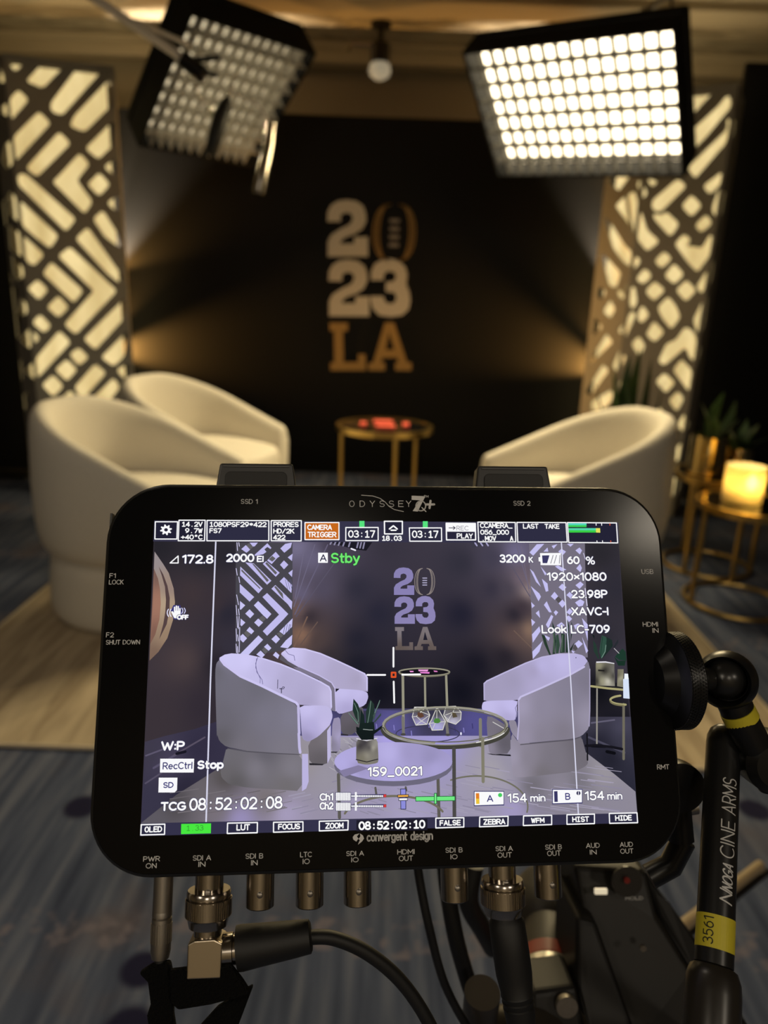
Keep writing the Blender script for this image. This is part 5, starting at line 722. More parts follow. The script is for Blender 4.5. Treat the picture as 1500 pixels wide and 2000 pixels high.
('L',(141,135,157),0.21,((76.46,-37.19),(71.28,-36.46)),0),
('L',(163,157,179),0.34,((30.21,-37.9),(24.36,-36.71)),0),
('L',(143,137,159),0.27,((47.21,-45.56),(42.4,-44.71)),0),
('L',(143,137,159),0.15,((-22.05,-32.06),(-17.41,-30.95)),0),
('L',(163,157,179),0.21,((44.64,-44.44),(38.52,-43.34)),0),
('L',(141,135,157),0.35,((15.92,-33.55),(12.9,-32.82)),0),
('L',(159,153,175),0.27,((4.96,-35.25),(0.55,-34.02)),0),
('L',(141,135,157),0.28,((35.79,-33.46),(30.1,-32.36)),0),
('L',(119,113,119),0.26,((-54.44,-40.32),(-49.91,-39.64)),0),
('L',(159,153,175),0.2,((-18.77,-42.97),(-13.65,-41.69)),0),
('L',(159,153,175),0.26,((-24.35,-39.98),(-20.12,-39.02)),0),
('L',(163,157,179),0.33,((55.78,-41.08),(46.4,-39.54)),0),
('L',(141,135,157),0.27,((15.32,-47.6),(12.08,-46.81)),0),
('L',(123,117,123),0.29,((-66.52,-43.2),(-57.83,-42.07)),0),
('L',(101,95,101),0.2,((-67.16,-43.43),(-62.54,-42.83)),0),
('L',(163,157,179),0.33,((-3.44,-36.61),(-7.48,-35.33)),0),
('L',(119,113,119),0.16,((-73.86,-38.78),(-64.71,-37.66)),0),
('L',(163,157,179),0.2,((-9.42,-33.43),(-12.31,-32.41)),0),
('L',(141,135,157),0.29,((54.22,-48.04),(45.05,-46.5)),0),
('L',(163,157,179),0.35,((39.17,-34.41),(35.1,-33.65)),0),
('L',(159,153,175),0.28,((3.78,-40.41),(1.32,-39.71)),0),
('L',(163,157,179),0.16,((20.84,-40.57),(15.6,-39.38)),0),
('L',(159,153,175),0.25,((-8.98,-34.28),(-11.04,-33.56)),0),
('L',(163,157,179),0.27,((26.39,-34.95),(20.6,-33.72)),0),
('L',(159,153,175),0.35,((-33.79,-41.35),(-28.05,-40.22)),0),
('L',(143,137,159),0.36,((-5.88,-47.06),(-9.04,-46.01)),0),
('L',(141,135,157),0.2,((13.22,-33.06),(8.45,-31.87)),0),
('L',(143,137,159),0.34,((14.12,-41.37),(9.14,-40.14)),0),
('L',(143,137,159),0.27,((72.02,-46.86),(62.16,-45.41)),0),
('L',(163,157,179),0.33,((-34.23,-44.54),(-30.9,-43.9)),0),
('L',(141,135,157),0.24,((47.08,-38.36),(38.39,-36.84)),0),
('L',(163,157,179),0.33,((75.26,-38.67),(66.48,-37.42)),0),
('L',(101,95,101),0.34,((-73.79,-40.62),(-66.44,-39.73)),0),
('L',(143,137,159),0.34,((-18.63,-41.7),(-15.26,-40.86)),0),
('L',(163,157,179),0.16,((-9.6,-39.86),(-12.26,-38.91)),0),
('L',(141,135,157),0.35,((78.15,-40.64),(67.55,-39.15)),0),
('L',(143,137,159),0.27,((29.14,-32.99),(24.21,-31.97)),0),
('L',(163,157,179),0.23,((-0.86,-46.46),(-4.27,-45.42)),0),
('L',(143,137,159),0.21,((-5.92,-43.38),(-9.95,-42.04)),0),
('L',(163,157,179),0.31,((26.75,-46.39),(21.83,-45.34)),0),
('L',(159,153,175),0.33,((2.25,-33.62),(-1.55,-32.52)),0),
('L',(159,153,175),0.17,((12.38,-42.05),(6.27,-40.51)),0),
('L',(141,135,157),0.27,((6.04,-40.38),(1.01,-39)),0),
('L',(163,157,179),0.25,((3.42,-46.36),(-0.27,-45.31)),0),
('L',(159,153,175),0.24,((69.55,-46.64),(61.81,-45.48)),0),
('L',(159,153,175),0.17,((38.35,-37.45),(34.07,-36.64)),0),
('L',(143,137,159),0.31,((6.98,-46.81),(1.39,-45.3)),0),
('L',(128,124,134),0.28,((-14.26,-31.78),(-12.21,-32.94)),0),
('L',(170,166,176),0.28,((-17.18,-29.26),(-15.13,-30.84)),0),
('L',(170,166,176),0.28,((-19.81,-27.66),(-17.56,-29.07)),0),
('L',(128,124,134),0.28,((-13.7,-25.9),(-12.48,-26.58)),0),
('L',(128,124,134),0.28,((-20.04,-24.4),(-17.88,-26.21)),0),
('L',(170,166,176),0.28,((-16.51,-23.69),(-14.55,-24.44)),0),
('L',(170,166,176),0.28,((-21.28,-28.96),(-19.93,-30.7)),0),
('L',(170,166,176),0.28,((-21.78,-27.54),(-20.47,-29.35)),0),
('L',(170,166,176),0.28,((-17.15,-22.71),(-15.42,-23.84)),0),
('L',(170,166,176),0.28,((-19.7,-25.17),(-17.69,-27.08)),0),
('L',(170,166,176),0.28,((-18.94,-27.83),(-17.06,-28.88)),0),
('L',(170,166,176),0.28,((-21.81,-31.73),(-19.58,-32.94)),0),
('L',(128,124,134),0.28,((-20.31,-23.33),(-18.27,-24.51)),0),
('L',(170,166,176),0.28,((-12.71,-29.38),(-10.52,-31.03)),0),
('L',(128,124,134),0.28,((-13.93,-28.72),(-12.19,-29.91)),0),
('L',(170,166,176),0.28,((-15.23,-22.51),(-13.96,-23.81)),0),
('L',(128,124,134),0.28,((-13.51,-26.68),(-11.97,-28.12)),0),
('L',(128,124,134),0.28,((-19.88,-27.88),(-18.06,-28.92)),0),
('L',(128,124,134),0.28,((-15.32,-24.39),(-13.2,-26.03)),0),
('L',(170,166,176),0.28,((-21.2,-26.39),(-18.88,-28.36)),0),
('L',(170,166,176),0.28,((-15.29,-25.07),(-13.36,-26.58)),0),
('L',(170,166,176),0.28,((-20.47,-30.68),(-18.32,-31.42)),0),
('L',(170,166,176),0.28,((-17.22,-28.32),(-15.8,-30.1)),0),
('L',(128,124,134),0.28,((-14.5,-22.72),(-12.66,-23.78)),0),
('L',(128,124,134),0.28,((-13.02,-20.63),(-11.48,-22.4)),0),
('L',(128,124,134),0.28,((-14.84,-27.52),(-12.49,-29.21)),0),
('L',(62,58,110),0.36,((-20.75,-19.6),(-20.57,-20.93)),0),
('L',(128,122,190),0.36,((-17.81,-17.62),(-17.64,-19.26)),0),
('L',(62,58,110),0.36,((-14.87,-17.41),(-14.69,-18.91)),0),
('L',(128,122,190),0.36,((-11.92,-20.01),(-11.75,-21.15)),0),
('L',(62,58,110),0.36,((-8.96,-18.74),(-8.8,-20.38)),0),
('L',(128,122,190),0.36,((-6,-18.06),(-5.83,-19.48)),0),
('L',(62,58,110),0.36,((-3.05,-19.76),(-2.88,-21.16)),0),
('L',(128,122,190),0.36,((-0.07,-18.52),(0.09,-20.03)),0),
('L',(62,58,110),0.36,((2.91,-18.34),(3.07,-20.02)),0),
('L',(128,122,190),0.36,((5.86,-20.49),(6.01,-22.01)),0),
('L',(62,58,110),0.36,((8.89,-17.47),(9.05,-18.79)),0),
('L',(128,122,190),0.36,((11.87,-18.17),(12.03,-19.29)),0),
('L',(62,58,110),0.36,((14.84,-19.69),(14.99,-20.88)),0),
('L',(128,122,190),0.36,((17.86,-18.83),(18,-20.5)),0),
('L',(62,58,110),0.36,((20.85,-19.4),(20.99,-20.86)),0),
('L',(128,122,190),0.36,((23.85,-19.79),(23.99,-21.12)),0),
('L',(62,58,110),0.36,((26.91,-18.39),(27.04,-19.92)),0),
('L',(128,122,190),0.36,((29.95,-17.86),(30.09,-19.09)),0),
('G',((-82.28,34.17,(120,92,84)),(-81.23,22.76,(160,116,98)),(-82.2,10.69,(126,92,80))),((-82.5,34.94),(-80.94,31.48),(-80.06,27.68),(-79.62,22.96),(-79.83,17.57),(-80.98,12.46),(-82.55,9.24)),0.89),
('G',((-82.14,38.6,(150,140,142)),(-76.29,27.99,(150,130,120)),(-75.13,21,(168,146,122)),(-76.48,12.36,(150,126,104)),(-81.28,5.57,(122,98,84)),(-78.99,22.75,(178,156,132))),((-82.54,40.82),(-79.41,36.5),(-77.4,33.38),(-75.54,28.14),(-74.87,23.41),(-75.31,17.31),(-76.9,11.28),(-79.68,6.69),(-82.48,3.85),(-82.55,9.24),(-80.98,12.46),(-79.83,17.57),(-79.62,22.96),(-80.06,27.68),(-80.94,31.48),(-82.5,34.94)),0.89),
('P',(84,66,66),((-80.9,35.66),(-79.25,32.91),(-77.68,29.1),(-76.68,24.83),(-76.61,20.6),(-77.33,15.93),(-79.64,10.84),(-78.49,15.93),(-77.98,20.14),(-77.93,24.13),(-78.48,28.63),(-79.7,32.43))),
('P',(72,70,78),((-54.83,44.02),(-35.18,44.07),(-34.62,7.5),(-38.37,6.71),(-52.26,4.97),(-53.91,4.99))),
('P',(192,187,236),((-52.92,41.75),(-51.36,43.16),(-49.83,41.54),(-51.08,40.46))),
('P',(192,187,236),((-50.11,44.03),(-47.23,44.04),(-48.27,42.74),(-48.9,42.63))),
('P',(192,187,236),((-48.3,39.71),(-43.92,43.83),(-42.49,42.2),(-42.81,41.77),(-43.89,42.53),(-44.94,41.66),(-44.17,40.79),(-45.33,39.93),(-48.08,39.38))),
('P',(192,187,236),((-43.9,37.77),(-40.97,40.8),(-39.56,39.18),(-40.4,38.63),(-42.28,36.48))),
('P',(192,187,236),((-45.36,36.58),(-44.21,37.55),(-39.46,33.47),(-40.81,32.07))),
('P',(192,187,236),((-51.42,37.12),(-48.44,36.69),(-42.27,30.69),(-43.73,29.3))),
('P',(192,187,236),((-53.07,35.62),(-45.18,28.03),(-46.62,26.33),(-53.1,32.62))),
('P',(192,187,236),((-53.12,29.64),(-48.06,25.07),(-49.6,23.49),(-53,26.67))),
('P',(200,196,242),((-52.86,23.71),(-51.04,22.23),(-52.57,20.66),(-52.85,20.97))),
('P',(200,196,242),((-49.54,20.85),(-47.93,19.27),(-49.26,17.81),(-50.97,19.39))),
('P',(200,196,242),((-52.49,17.72),(-50.85,16.35),(-52.11,15.11),(-52.54,15.53))),
('P',(200,196,242),((-46.67,23.69),(-42.05,19.24),(-43.49,17.57),(-44.88,18.83),(-48.1,22.21))),
('P',(200,196,242),((-46.53,17.69),(-44.83,16.32),(-46.26,14.87),(-47.86,16.34))),
('P',(192,187,236),((-43.67,26.43),(-36.26,19.21),(-37.92,17.33),(-43.37,11.83),(-44.87,13.4),(-39.42,19.02),(-45.22,25.06))),
('P',(192,187,236),((-40.87,29.19),(-34.95,23.43),(-35.12,20.68),(-36.52,22.59),(-42.22,27.91))),
('P',(192,187,236),((-37.94,31.96),(-35.14,29.18),(-35.31,26.41),(-39.41,30.47))),
('P',(192,187,236),((-38.04,37.77),(-36.52,36.26),(-37.99,34.65),(-39.4,36.26))),
('P',(192,187,236),((-35.08,40.15),(-35.26,37.56),(-36.77,38.85))),
('P',(192,187,236),((-35,34.54),(-35.18,31.96),(-36.47,33.36))),
('P',(192,187,236),((-39.39,41.99),(-37.7,43.63),(-35.35,44.07),(-35.75,42.33),(-37.97,40.48))),
('P',(200,196,242),((-49.39,14.89),(-47.79,13.42),(-48.71,12.38),(-50.4,13.64))),
('P',(200,196,242),((-51.62,12.51),(-50.13,11.04),(-51.45,9.6),(-52.4,10.54),(-52.44,11.79))),
('P',(200,196,242),((-46.3,11.95),(-44.7,10.49),(-49.57,5.36),(-52.28,5.8))),
('P',(200,196,242),((-43.21,9.13),(-41.83,7.67),(-42.75,6.74),(-44.34,8.1))),
('P',(200,196,242),((-45.46,6.87),(-43.97,5.41),(-44.99,4.39),(-46.88,5.54))),
('P',(200,196,242),((-40.34,12.12),(-38.96,10.65),(-40.29,9.21),(-41.89,10.67))),
('P',(200,196,242),((-34.76,17.73),(-34.93,14.8),(-37.62,12.1),(-39.21,13.26))),
('P',(200,196,242),((-34.79,12.08),(-34.95,8.96),(-36.29,7.52),(-38.81,7.95),(-36.96,10.22))),
('P',(200,196,242),((-40.34,6.41),(-39.07,5.27),(-39.57,4.04),(-41.26,5.29))),
('P',(98,96,98),((-44.52,36.69),(-43.99,37.23),(-40.31,33.47),(-40.93,32.82))),
('P',(98,96,98),((-49.03,36.58),(-48.4,36.52),(-43.12,30.86),(-43.75,30.22))),
('P',(98,96,98),((-52.63,34.76),(-45.92,28.09),(-46.17,27.82),(-52.72,34.07))),
('P',(98,96,98),((-43.38,38.2),(-42.12,39.39),(-40.93,38.42),(-42.08,37.34))),
('P',(98,96,98),((-51.25,42.99),(-50.31,43.82),(-48.79,42.52),(-49.73,41.65))),
('P',(98,96,98),((-46.32,17.69),(-45.09,18.73),(-43.91,17.57),(-44.93,16.53))),
('P',(98,96,98),((-51.22,12.82),(-50.4,13.64),(-48.91,12.28),(-50.03,11.25))),
('P',(98,96,98),((-40.14,12.53),(-39.1,13.05),(-37.83,11.89),(-38.76,11.07))),
('P',(98,96,98),((-45.05,7.18),(-44.23,8),(-42.95,6.64),(-43.87,5.62))),
('P',(98,96,98),((-41.28,28.55),(-40.75,28.87),(-38.27,26.2),(-38.03,24.29))),
('L',(205,200,235),0.25,((-54.47,44.02),(-54.18,41.21)),0),
('L',(205,200,235),0.25,((-53.83,44.03),(-53.58,42.73)),0),
('L',(205,200,235),0.25,((-54.49,34.97),(-54.05,32.62)),0),
('L',(205,200,235),0.25,((-53.5,31.98),(-53.14,30.06)),0),
('L',(205,200,235),0.25,((-54.07,25.82),(-53.35,22.45)),0),
('L',(205,200,235),0.25,((-54.14,22.24),(-53.78,18.88)),0),
('L',(205,200,235),0.25,((-53.31,20.97),(-53,18.88)),0),
('L',(205,200,235),0.25,((-53.76,18.46),(-53.45,14.7)),0),
('L',(205,200,235),0.25,((-53.03,18.46),(-53.13,14.28)),0),
('L',(205,200,235),0.25,((-53.92,14.29),(-53.64,10.14)),0),
('L',(205,200,235),0.25,((-52.72,14.7),(-52.67,6.42)),0),
('L',(205,200,235),0.25,((-53.38,12.21),(-53.02,10.13)),0),
('L',(205,200,235),0.25,((-53.78,9.11),(-53.53,6.22)),0),
('L',(205,200,235),0.25,((-53.28,8.28),(-53.11,5.8)),0),
('L',(80,78,110),0.16,((-37.26,15.65),(-37.84,12.52)),0),
('L',(90,88,120),0.14,((-37.5,31.11),(-36.6,27.69)),0),
('L',(80,78,110),0.16,((-36.52,15.64),(-37.1,12.51)),0),
('L',(90,88,120),0.14,((-36.76,31.1),(-35.86,27.69)),0),
('L',(80,78,110),0.16,((-35.78,15.64),(-36.37,12.51)),0),
('L',(90,88,120),0.14,((-36.02,31.1),(-35.11,27.68)),0),
('L',(80,78,110),0.16,((-35.36,15.64),(-35.95,12.5)),0),
('L',(90,88,120),0.14,((-35.59,31.1),(-34.69,27.68)),0),
('P',(116,110,126),((49.45,43.97),(70.01,44.01),(69.66,35.38),(69.43,23.63),(69.03,9.21),(68.7,3.52),(48.98,3.14),(48.8,5.68),(49.2,17.93),(49.22,25.15),(49.37,35.38))),
('P',(196,192,240),((49.46,40.7),(52.3,43.67),(55.01,43.83),(50.75,39.51))),
('P',(196,192,240),((57.69,43.09),(59.84,43.69),(58.39,42.05))),
('P',(196,192,240),((60,41.01),(61.26,42.05),(62.87,41.01),(61.75,39.82))),
('P',(196,192,240),((63.32,43.85),(65.9,43.85),(64.63,42.8))),
('P',(196,192,240),((66.37,41.47),(67.95,42.51),(68.8,41.47),(67.96,39.98))),
('P',(196,192,240),((54.58,41),(56.15,42.49),(56.38,41))),
('P',(196,192,240),((49.35,34.79),(50.64,33.62),(53.08,28.34),(51.38,30.1))),
('P',(196,192,240),((49.37,28.64),(52.38,26.01),(52.92,24.85),(51.95,23.26))),
('P',(196,192,240),((53.28,35.67),(55.4,33.02),(54.77,32.44))),
('P',(196,192,240),((53.52,31.26),(55.53,29.5),(55.7,26.88),(54.79,26.59))),
('P',(196,192,240),((66.31,34.93),(67.76,36.56),(68.43,35.08),(67.75,33.6))),
('P',(196,192,240),((59.49,28.18),(60.91,29.49),(62.34,28.17),(61.07,26.86))),
('P',(196,192,240),((56.5,24.98),(57.92,26.58),(59.18,24.97),(57.92,23.67))),
('P',(196,192,240),((59.2,22.5),(60.61,23.81),(61.88,22.35),(60.46,20.9))),
('P',(196,192,240),((65.68,28.9),(67.55,30.22),(68.7,29.19),(67.1,27.58))),
('P',(196,192,240),((65.19,22.77),(67.2,23.93),(68.64,23.05),(67.96,21.6),(66.45,21.31))),
('P',(196,192,240),((62.19,25.4),(63.45,26.56),(64.87,25.1),(63.91,23.94))),
('P',(196,192,240),((61.87,19.31),(63.13,20.75),(64.26,19.59),(63.01,18.43))),
('P',(196,192,240),((61.48,17.72),(62.7,18.15),(63.82,16.99),(62.57,15.84))),
('P',(196,192,240),((53.82,21.95),(54.92,23.24),(56.52,19.33),(55.63,19.34))),
('P',(196,192,240),((57.26,19.33),(58.04,20.05),(58.89,19.32),(57.94,18.17))),
('P',(196,192,240),((50.72,19.07),(51.95,20.07),(52.27,17.34))),
('P',(196,192,240),((49.27,22.98),(50.55,21.67),(49.47,20.81))),
('P',(196,192,240),((49.01,17.07),(50.43,15.91),(49.19,14.49))),
('P',(196,192,240),((54.23,15.03),(56.32,18.47),(57.04,17.89),(55.05,13.59))),
('P',(196,192,240),((49.06,11.63),(51.84,14.47),(52.2,12.75),(49.23,8.79))),
('P',(196,192,240),((48.94,5.68),(52.78,9.33),(51.43,5.65),(48.98,3.14))),
('P',(196,192,240),((53.18,11.61),(55.49,10.45),(54.84,9.31))),
('P',(196,192,240),((64.08,8.1),(65.79,9.52),(67.19,8.22),(65.33,6.67))),
('P',(196,192,240),((62.79,6.12),(64.23,5.54),(63.46,4.98))),
('P',(196,192,240),((67.04,10.65),(68.98,5.79),(68.19,4.94))),
('P',(196,192,240),((64.29,14.68),(65.82,15.39),(66.69,14.96),(64.81,13.24))),
('P',(196,192,240),((67.41,17.26),(69.37,14.94),(69.03,9.21),(68.09,13.51))),
('P',(196,192,240),((58.06,14.72),(59.9,15.86),(61.03,14.7),(59.2,13.85))),
('P',(196,192,240),((58.53,35.67),(59.74,35.97),(62.67,34.49),(60.84,33.9))),
('P',(84,80,84),((58.09,23.96),(59.18,24.97),(60.46,23.66),(59.2,22.5))),
('P',(84,80,84),((63.41,6.69),(64.38,8.24),(65.33,6.67),(64.39,5.83))),
('L',(210,205,232),0.36,((69.16,27.72),(69.52,21.59)),0),
('L',(200,196,225),0.27,((69.29,40.43),(69.83,38.34)),0),
('P',(28,27,36),((-22.84,44.46),(-6.9,44.5),(-9.27,41.2),(-13.8,41.74))),
('L',(140,136,165),0.53,((-21.4,44.47),(-21.94,43.55)),0),
('L',(140,136,165),0.53,((-19.95,44.47),(-20.49,43.36)),0),
('L',(140,136,165),0.53,((-18.51,44.47),(-19.05,43.17)),0),
('L',(140,136,165),0.53,((-16.88,44.48),(-17.42,42.96)),0),
('L',(140,136,165),0.53,((-14.89,44.48),(-15.43,42.7)),0),
('L',(140,136,165),0.53,((-11.99,44.49),(-12.53,42.33)),0),
('L',(140,136,165),0.53,((-10.9,44.49),(-11.45,42.19)),0),
('L',(140,136,165),0.53,((-9.81,44.49),(-10.36,42.05)),0),
('L',(240,238,250),0.53,((-14.53,41.93),(-13.08,41.38)),0),
('P',(60,58,72),((27.48,44.58),(36.22,44.6),(33.01,43.3),(28.89,42.18))),
('L',(165,160,200),0.53,((29.69,44.22),(30.4,43.11)),0),
('L',(165,160,200),0.53,((31.74,44.22),(32.45,43.11)),0),
('L',(165,160,200),0.53,((33.79,44.23),(34.49,43.12)),0),
('P',(136,128,178),((0.41,31.63),(0.52,33.22),(1.17,34.37),(2.34,35.1),(3.94,35.3),(5.69,35.04),(6.84,34.23),(7.32,32.92),(7.33,31.62),(6.64,30.32),(5.32,29.45),(3.57,28.88),(2.84,28.31),(2.75,27.82),(5.15,27.81),(5.17,28.96),(7.63,28.96),(7.58,25.62),(0.44,25.64),(0.46,28.17),(1.11,29.32),(2.72,30.32),(4.32,31.04),(4.91,31.76),(4.95,32.49),(4.49,33.01),(3.77,33.13),(2.98,32.84),(2.8,32.35),(2.79,31.56))),
('P',(138,130,178),((0.54,21.53),(0.64,23.1),(1.29,24.24),(2.45,24.95),(4.04,25.15),(5.78,24.88),(6.92,24.08),(7.4,22.79),(7.4,21.5),(6.72,20.22),(5.41,19.37),(3.67,18.81),(2.95,18.25),(2.86,17.77),(5.24,17.76),(5.26,18.89),(7.71,18.88),(7.66,15.59),(0.56,15.63),(0.59,18.12),(1.23,19.25),(2.83,20.24),(4.42,20.94),(5.01,21.65),(5.05,22.37),(4.59,22.88),(3.87,23),(3.09,22.72),(2.91,22.23),(2.9,21.46))),
('P',(140,132,180),((8.04,21.64),(8.12,23.13),(8.78,24.41),(10.19,25.13),(11.49,25.27),(13.09,24.92),(14.23,23.82),(14.55,22.53),(14.32,20.96),(14.87,19.53),(14.98,18.1),(14.66,16.68),(13.49,15.7),(11.46,15.43),(9.45,15.72),(8.31,16.86),(7.93,18.14),(7.94,18.94),(10.28,18.92),(10.36,18.27),(10.93,17.7),(11.94,17.69),(12.47,18.26),(12.51,18.97),(12.12,19.54),(10.67,19.69),(10.7,21.26),(12,21.4),(12.51,21.97),(12.46,22.68),(12.04,23.06),(11.02,23.12),(10.37,22.63),(10.3,21.63))),
('G',((2.24,13.93,(126,118,124)),(2.15,6.91,(96,84,80)),(13.02,13.86,(124,116,120)),(12.88,6.82,(98,86,82))),((0.67,14.5),(3.82,14.48),(3.8,13.13),(2.94,13.13),(3.02,7.97),(5.6,7.95),(5.61,9.26),(6.9,9.25),(6.92,6.59),(0.73,6.65),(0.74,7.9),(1.45,7.98),(1.43,13.14),(0.71,13.15)),0.89),
('G',((2.24,13.93,(126,118,124)),(2.15,6.91,(96,84,80)),(13.02,13.86,(124,116,120)),(12.88,6.82,(98,86,82))),((10.44,14.5),(12.02,14.49),(14.2,7.88),(15,7.79),(14.97,6.53),(12.1,6.55),(12.13,7.81),(12.7,7.89),(12.43,8.65),(9.9,8.67),(9.6,7.92),(10.32,7.83),(10.3,6.57),(7.38,6.59),(7.4,7.77),(8.23,7.93)),0.89),
('P',(34,33,46),((11.13,12.88),(10.5,9.99),(12,9.97))),
('L',(142,132,128),0.23,((10.51,34.94),(9.72,34.76),(9.13,34.38),(8.66,33.82),(8.3,33.09),(8.03,32.24),(7.87,31.3),(7.8,30.32),(7.84,29.33),(7.97,28.4),(8.21,27.55),(8.55,26.83),(9,26.27),(9.57,25.89),(10.35,25.71)),0),
('L',(142,132,128),0.21,((10.6,34.94),(9.97,34.76),(9.5,34.38),(9.13,33.82),(8.84,33.09),(8.63,32.24),(8.5,31.3),(8.44,30.31),(8.46,29.33),(8.57,28.4),(8.75,27.55),(9.02,26.83),(9.37,26.26),(9.82,25.89),(10.44,25.71)),0),
('L',(142,132,128),0.23,((10.66,34.94),(10.13,34.76),(9.74,34.38),(9.43,33.82),(9.19,33.09),(9.01,32.24),(8.9,31.3),(8.85,30.31),(8.86,29.33),(8.95,28.39),(9.09,27.55),(9.31,26.83),(9.6,26.26),(9.97,25.89),(10.5,25.71)),0),
('L',(142,132,128),0.23,((12.36,34.94),(13.15,34.76),(13.72,34.38),(14.17,33.81),(14.51,33.09),(14.75,32.23),(14.88,31.29),(14.91,30.3),(14.84,29.32),(14.67,28.38),(14.4,27.53),(14.03,26.81),(13.56,26.25),(12.98,25.88),(12.19,25.71)),0),
('L',(142,132,128),0.21,((12.27,34.94),(12.9,34.76),(13.35,34.38),(13.7,33.81),(13.97,33.09),(14.15,32.23),(14.25,31.29),(14.27,30.3),(14.21,29.32),(14.07,28.38),(13.86,27.53),(13.57,26.81),(13.2,26.25),(12.73,25.88),(12.1,25.71)),0),
('L',(142,132,128),0.23,((12.21,34.94),(12.74,34.76),(13.12,34.38),(13.41,33.81),(13.62,33.09),(13.77,32.23),(13.85,31.29),(13.86,30.31),(13.81,29.32),(13.69,28.38),(13.51,27.54),(13.27,26.81),(12.96,26.25),(12.57,25.88),(12.05,25.71)),0),
('L',(170,166,196),0.36,((10.7,31.53),(12.1,31.52)),0),
('L',(170,166,196),0.36,((10.69,30.69),(12.09,30.68)),0),
('L',(170,166,196),0.36,((10.67,29.88),(12.07,29.87)),0),
('L',(170,166,196),0.36,((10.66,29.07),(12.06,29.07)),0),
('G',((-34.87,6.02,(204,197,240)),(-26.11,3.35,(184,176,214)),(-19.08,-0.16,(174,166,200)),(-12.07,-2.8,(166,158,188)),(-9.43,-1.98,(190,182,220))),((-38.4,6.01),(-36.75,7.28),(-34.52,7.71),(-30.41,7.42),(-25.17,5.9),(-19.92,3.64),(-14.66,1.2),(-9.79,-1.06),(-8.85,-2.53),(-8.87,-7.27),(-11.3,-6.88),(-20.06,-6.05),(-20.44,-5.68),(-21.38,-4.03),(-25.48,-1.62),(-32.2,1.37),(-35.95,3.61),(-38.01,5.09)),0.89),
('L',(206,199,240),0.45,((-38.21,5.83),(-36.74,6.92),(-34.52,7.56),(-30.41,7.23),(-25.17,5.71),(-19.92,3.45),(-14.66,1.01),(-9.98,-1.24),(-9.12,-2.53),(-9.13,-6.54)),0),
('L',(196,188,230),0.71,((-38.13,5.53),(-35.94,3.39),(-32.2,1.15),(-25.48,-1.84),(-21.37,-4.21),(-20.25,-6.04),(-19.85,-13.27)),0),
('P',(92,88,98),((-38.39,5.46),(-36.13,3.24),(-32.2,1.01),(-34.43,1.03),(-38.92,3.82))),
('G',((-17.32,-7.01,(198,191,236)),(-12.07,-7.93,(196,189,234)),(-15.57,-12.96,(172,164,208)),(-9.98,-10.5,(186,178,222))),((-18.49,-6.16),(-12.88,-6.58),(-10.9,-6.84),(-9.46,-7.32),(-8.99,-7.75),(-8.76,-8.8),(-8.86,-9.55),(-9.47,-11.16),(-10.41,-11.93),(-13.15,-13.04),(-14.72,-13.57),(-17.57,-14.34),(-18.6,-14.39),(-19.43,-13.8),(-19.74,-12.28),(-19.99,-7.42)),0.89),
('G',((-15.56,-15.49,(100,94,104)),(-13.83,-19.71,(88,84,90))),((-17.41,-14.34),(-14.69,-13.57),(-13.32,-13.11),(-11.17,-12.21),(-10.5,-12.81),(-10.27,-15.81),(-10.65,-17.29),(-12.19,-19.55),(-12.99,-20.42),(-14.29,-21.24),(-15.26,-21.35),(-17.38,-20.93),(-18.02,-19.69),(-18.14,-15.68)),1.07),
('G',((-19.89,-18.78,(150,142,172)),(-18.67,-22.13,(170,162,200)),(-21.07,-23.75,(128,122,140))),((-20.42,-15.91),(-18.83,-15.55),(-18.31,-16.1),(-18.06,-18.42),(-18.03,-20.32),(-18.16,-24.72),(-18.33,-26.1),(-18.83,-26.63),(-19.38,-26.77),(-20.87,-26.74),(-21.21,-24.82),(-20.94,-17.96)),0.89),
('P',(60,58,64),((-21.28,-26.64),(-18.97,-26.69),(-19.58,-27.18),(-21.28,-27.03))),
('P',(46,44,50),((-18.05,-20.88),(-15.56,-21.22),(-15.56,-21.67),(-18.05,-21.33))),
('P',(124,118,138),((-25.48,-1.84),(-21.37,-4.21),(-20.25,-6.04),(-19.85,-13.63),(-21.26,-13.25),(-21.74,-6.39),(-25.47,-3.08),(-32.19,-0.09),(-34.43,1.18),(-32.2,1.15))),
('G',((-57.34,4.5,(206,201,244)),(-50.42,3.58,(208,202,246)),(-43.44,0.1,(188,181,222)),(-36.46,-3.38,(178,171,208)),(-29.49,-6.86,(176,169,206)),(-22.54,-8.64,(194,186,224)),(-45.97,-2.43,(196,190,232)),(-29.46,-10.24,(170,162,198))),((-58.93,4.56),(-58.01,5.26),(-57.3,5.53),(-55.66,5.82),(-54.34,5.84),(-51.27,5.63),(-49.41,5.35),(-45.85,4.57),(-43.71,3.99),(-39.66,2.71),(-37.38,1.88),(-33.32,0.2),(-30.97,-0.84),(-26.68,-2.87),(-24.87,-3.77),(-22.72,-4.96),(-21.98,-5.56),(-21.5,-6.49),(-21.29,-7.93),(-21.03,-12.09),(-21.36,-12.99),(-22.79,-12.05),(-24.78,-11.7),(-30.45,-11.39),(-32.11,-11.24),(-32.35,-11.01),(-33.15,-10.55),(-35.76,-9.13),(-37.96,-7.97),(-43.19,-5.25),(-45.99,-3.92),(-50.73,-1.9),(-52.93,-0.8),(-56.03,1.09),(-57.32,2.11),(-58.78,3.87)),0.89),
('L',(206,200,242),0.45,((-59.01,4.48),(-57.39,5.41),(-55.2,5.79),(-50.4,5.46),(-44.84,4.24),(-38.52,2.24),(-32.18,-0.38),(-25.47,-3.55),(-22.11,-5.48),(-21.44,-6.94),(-21.26,-12.18)),0),
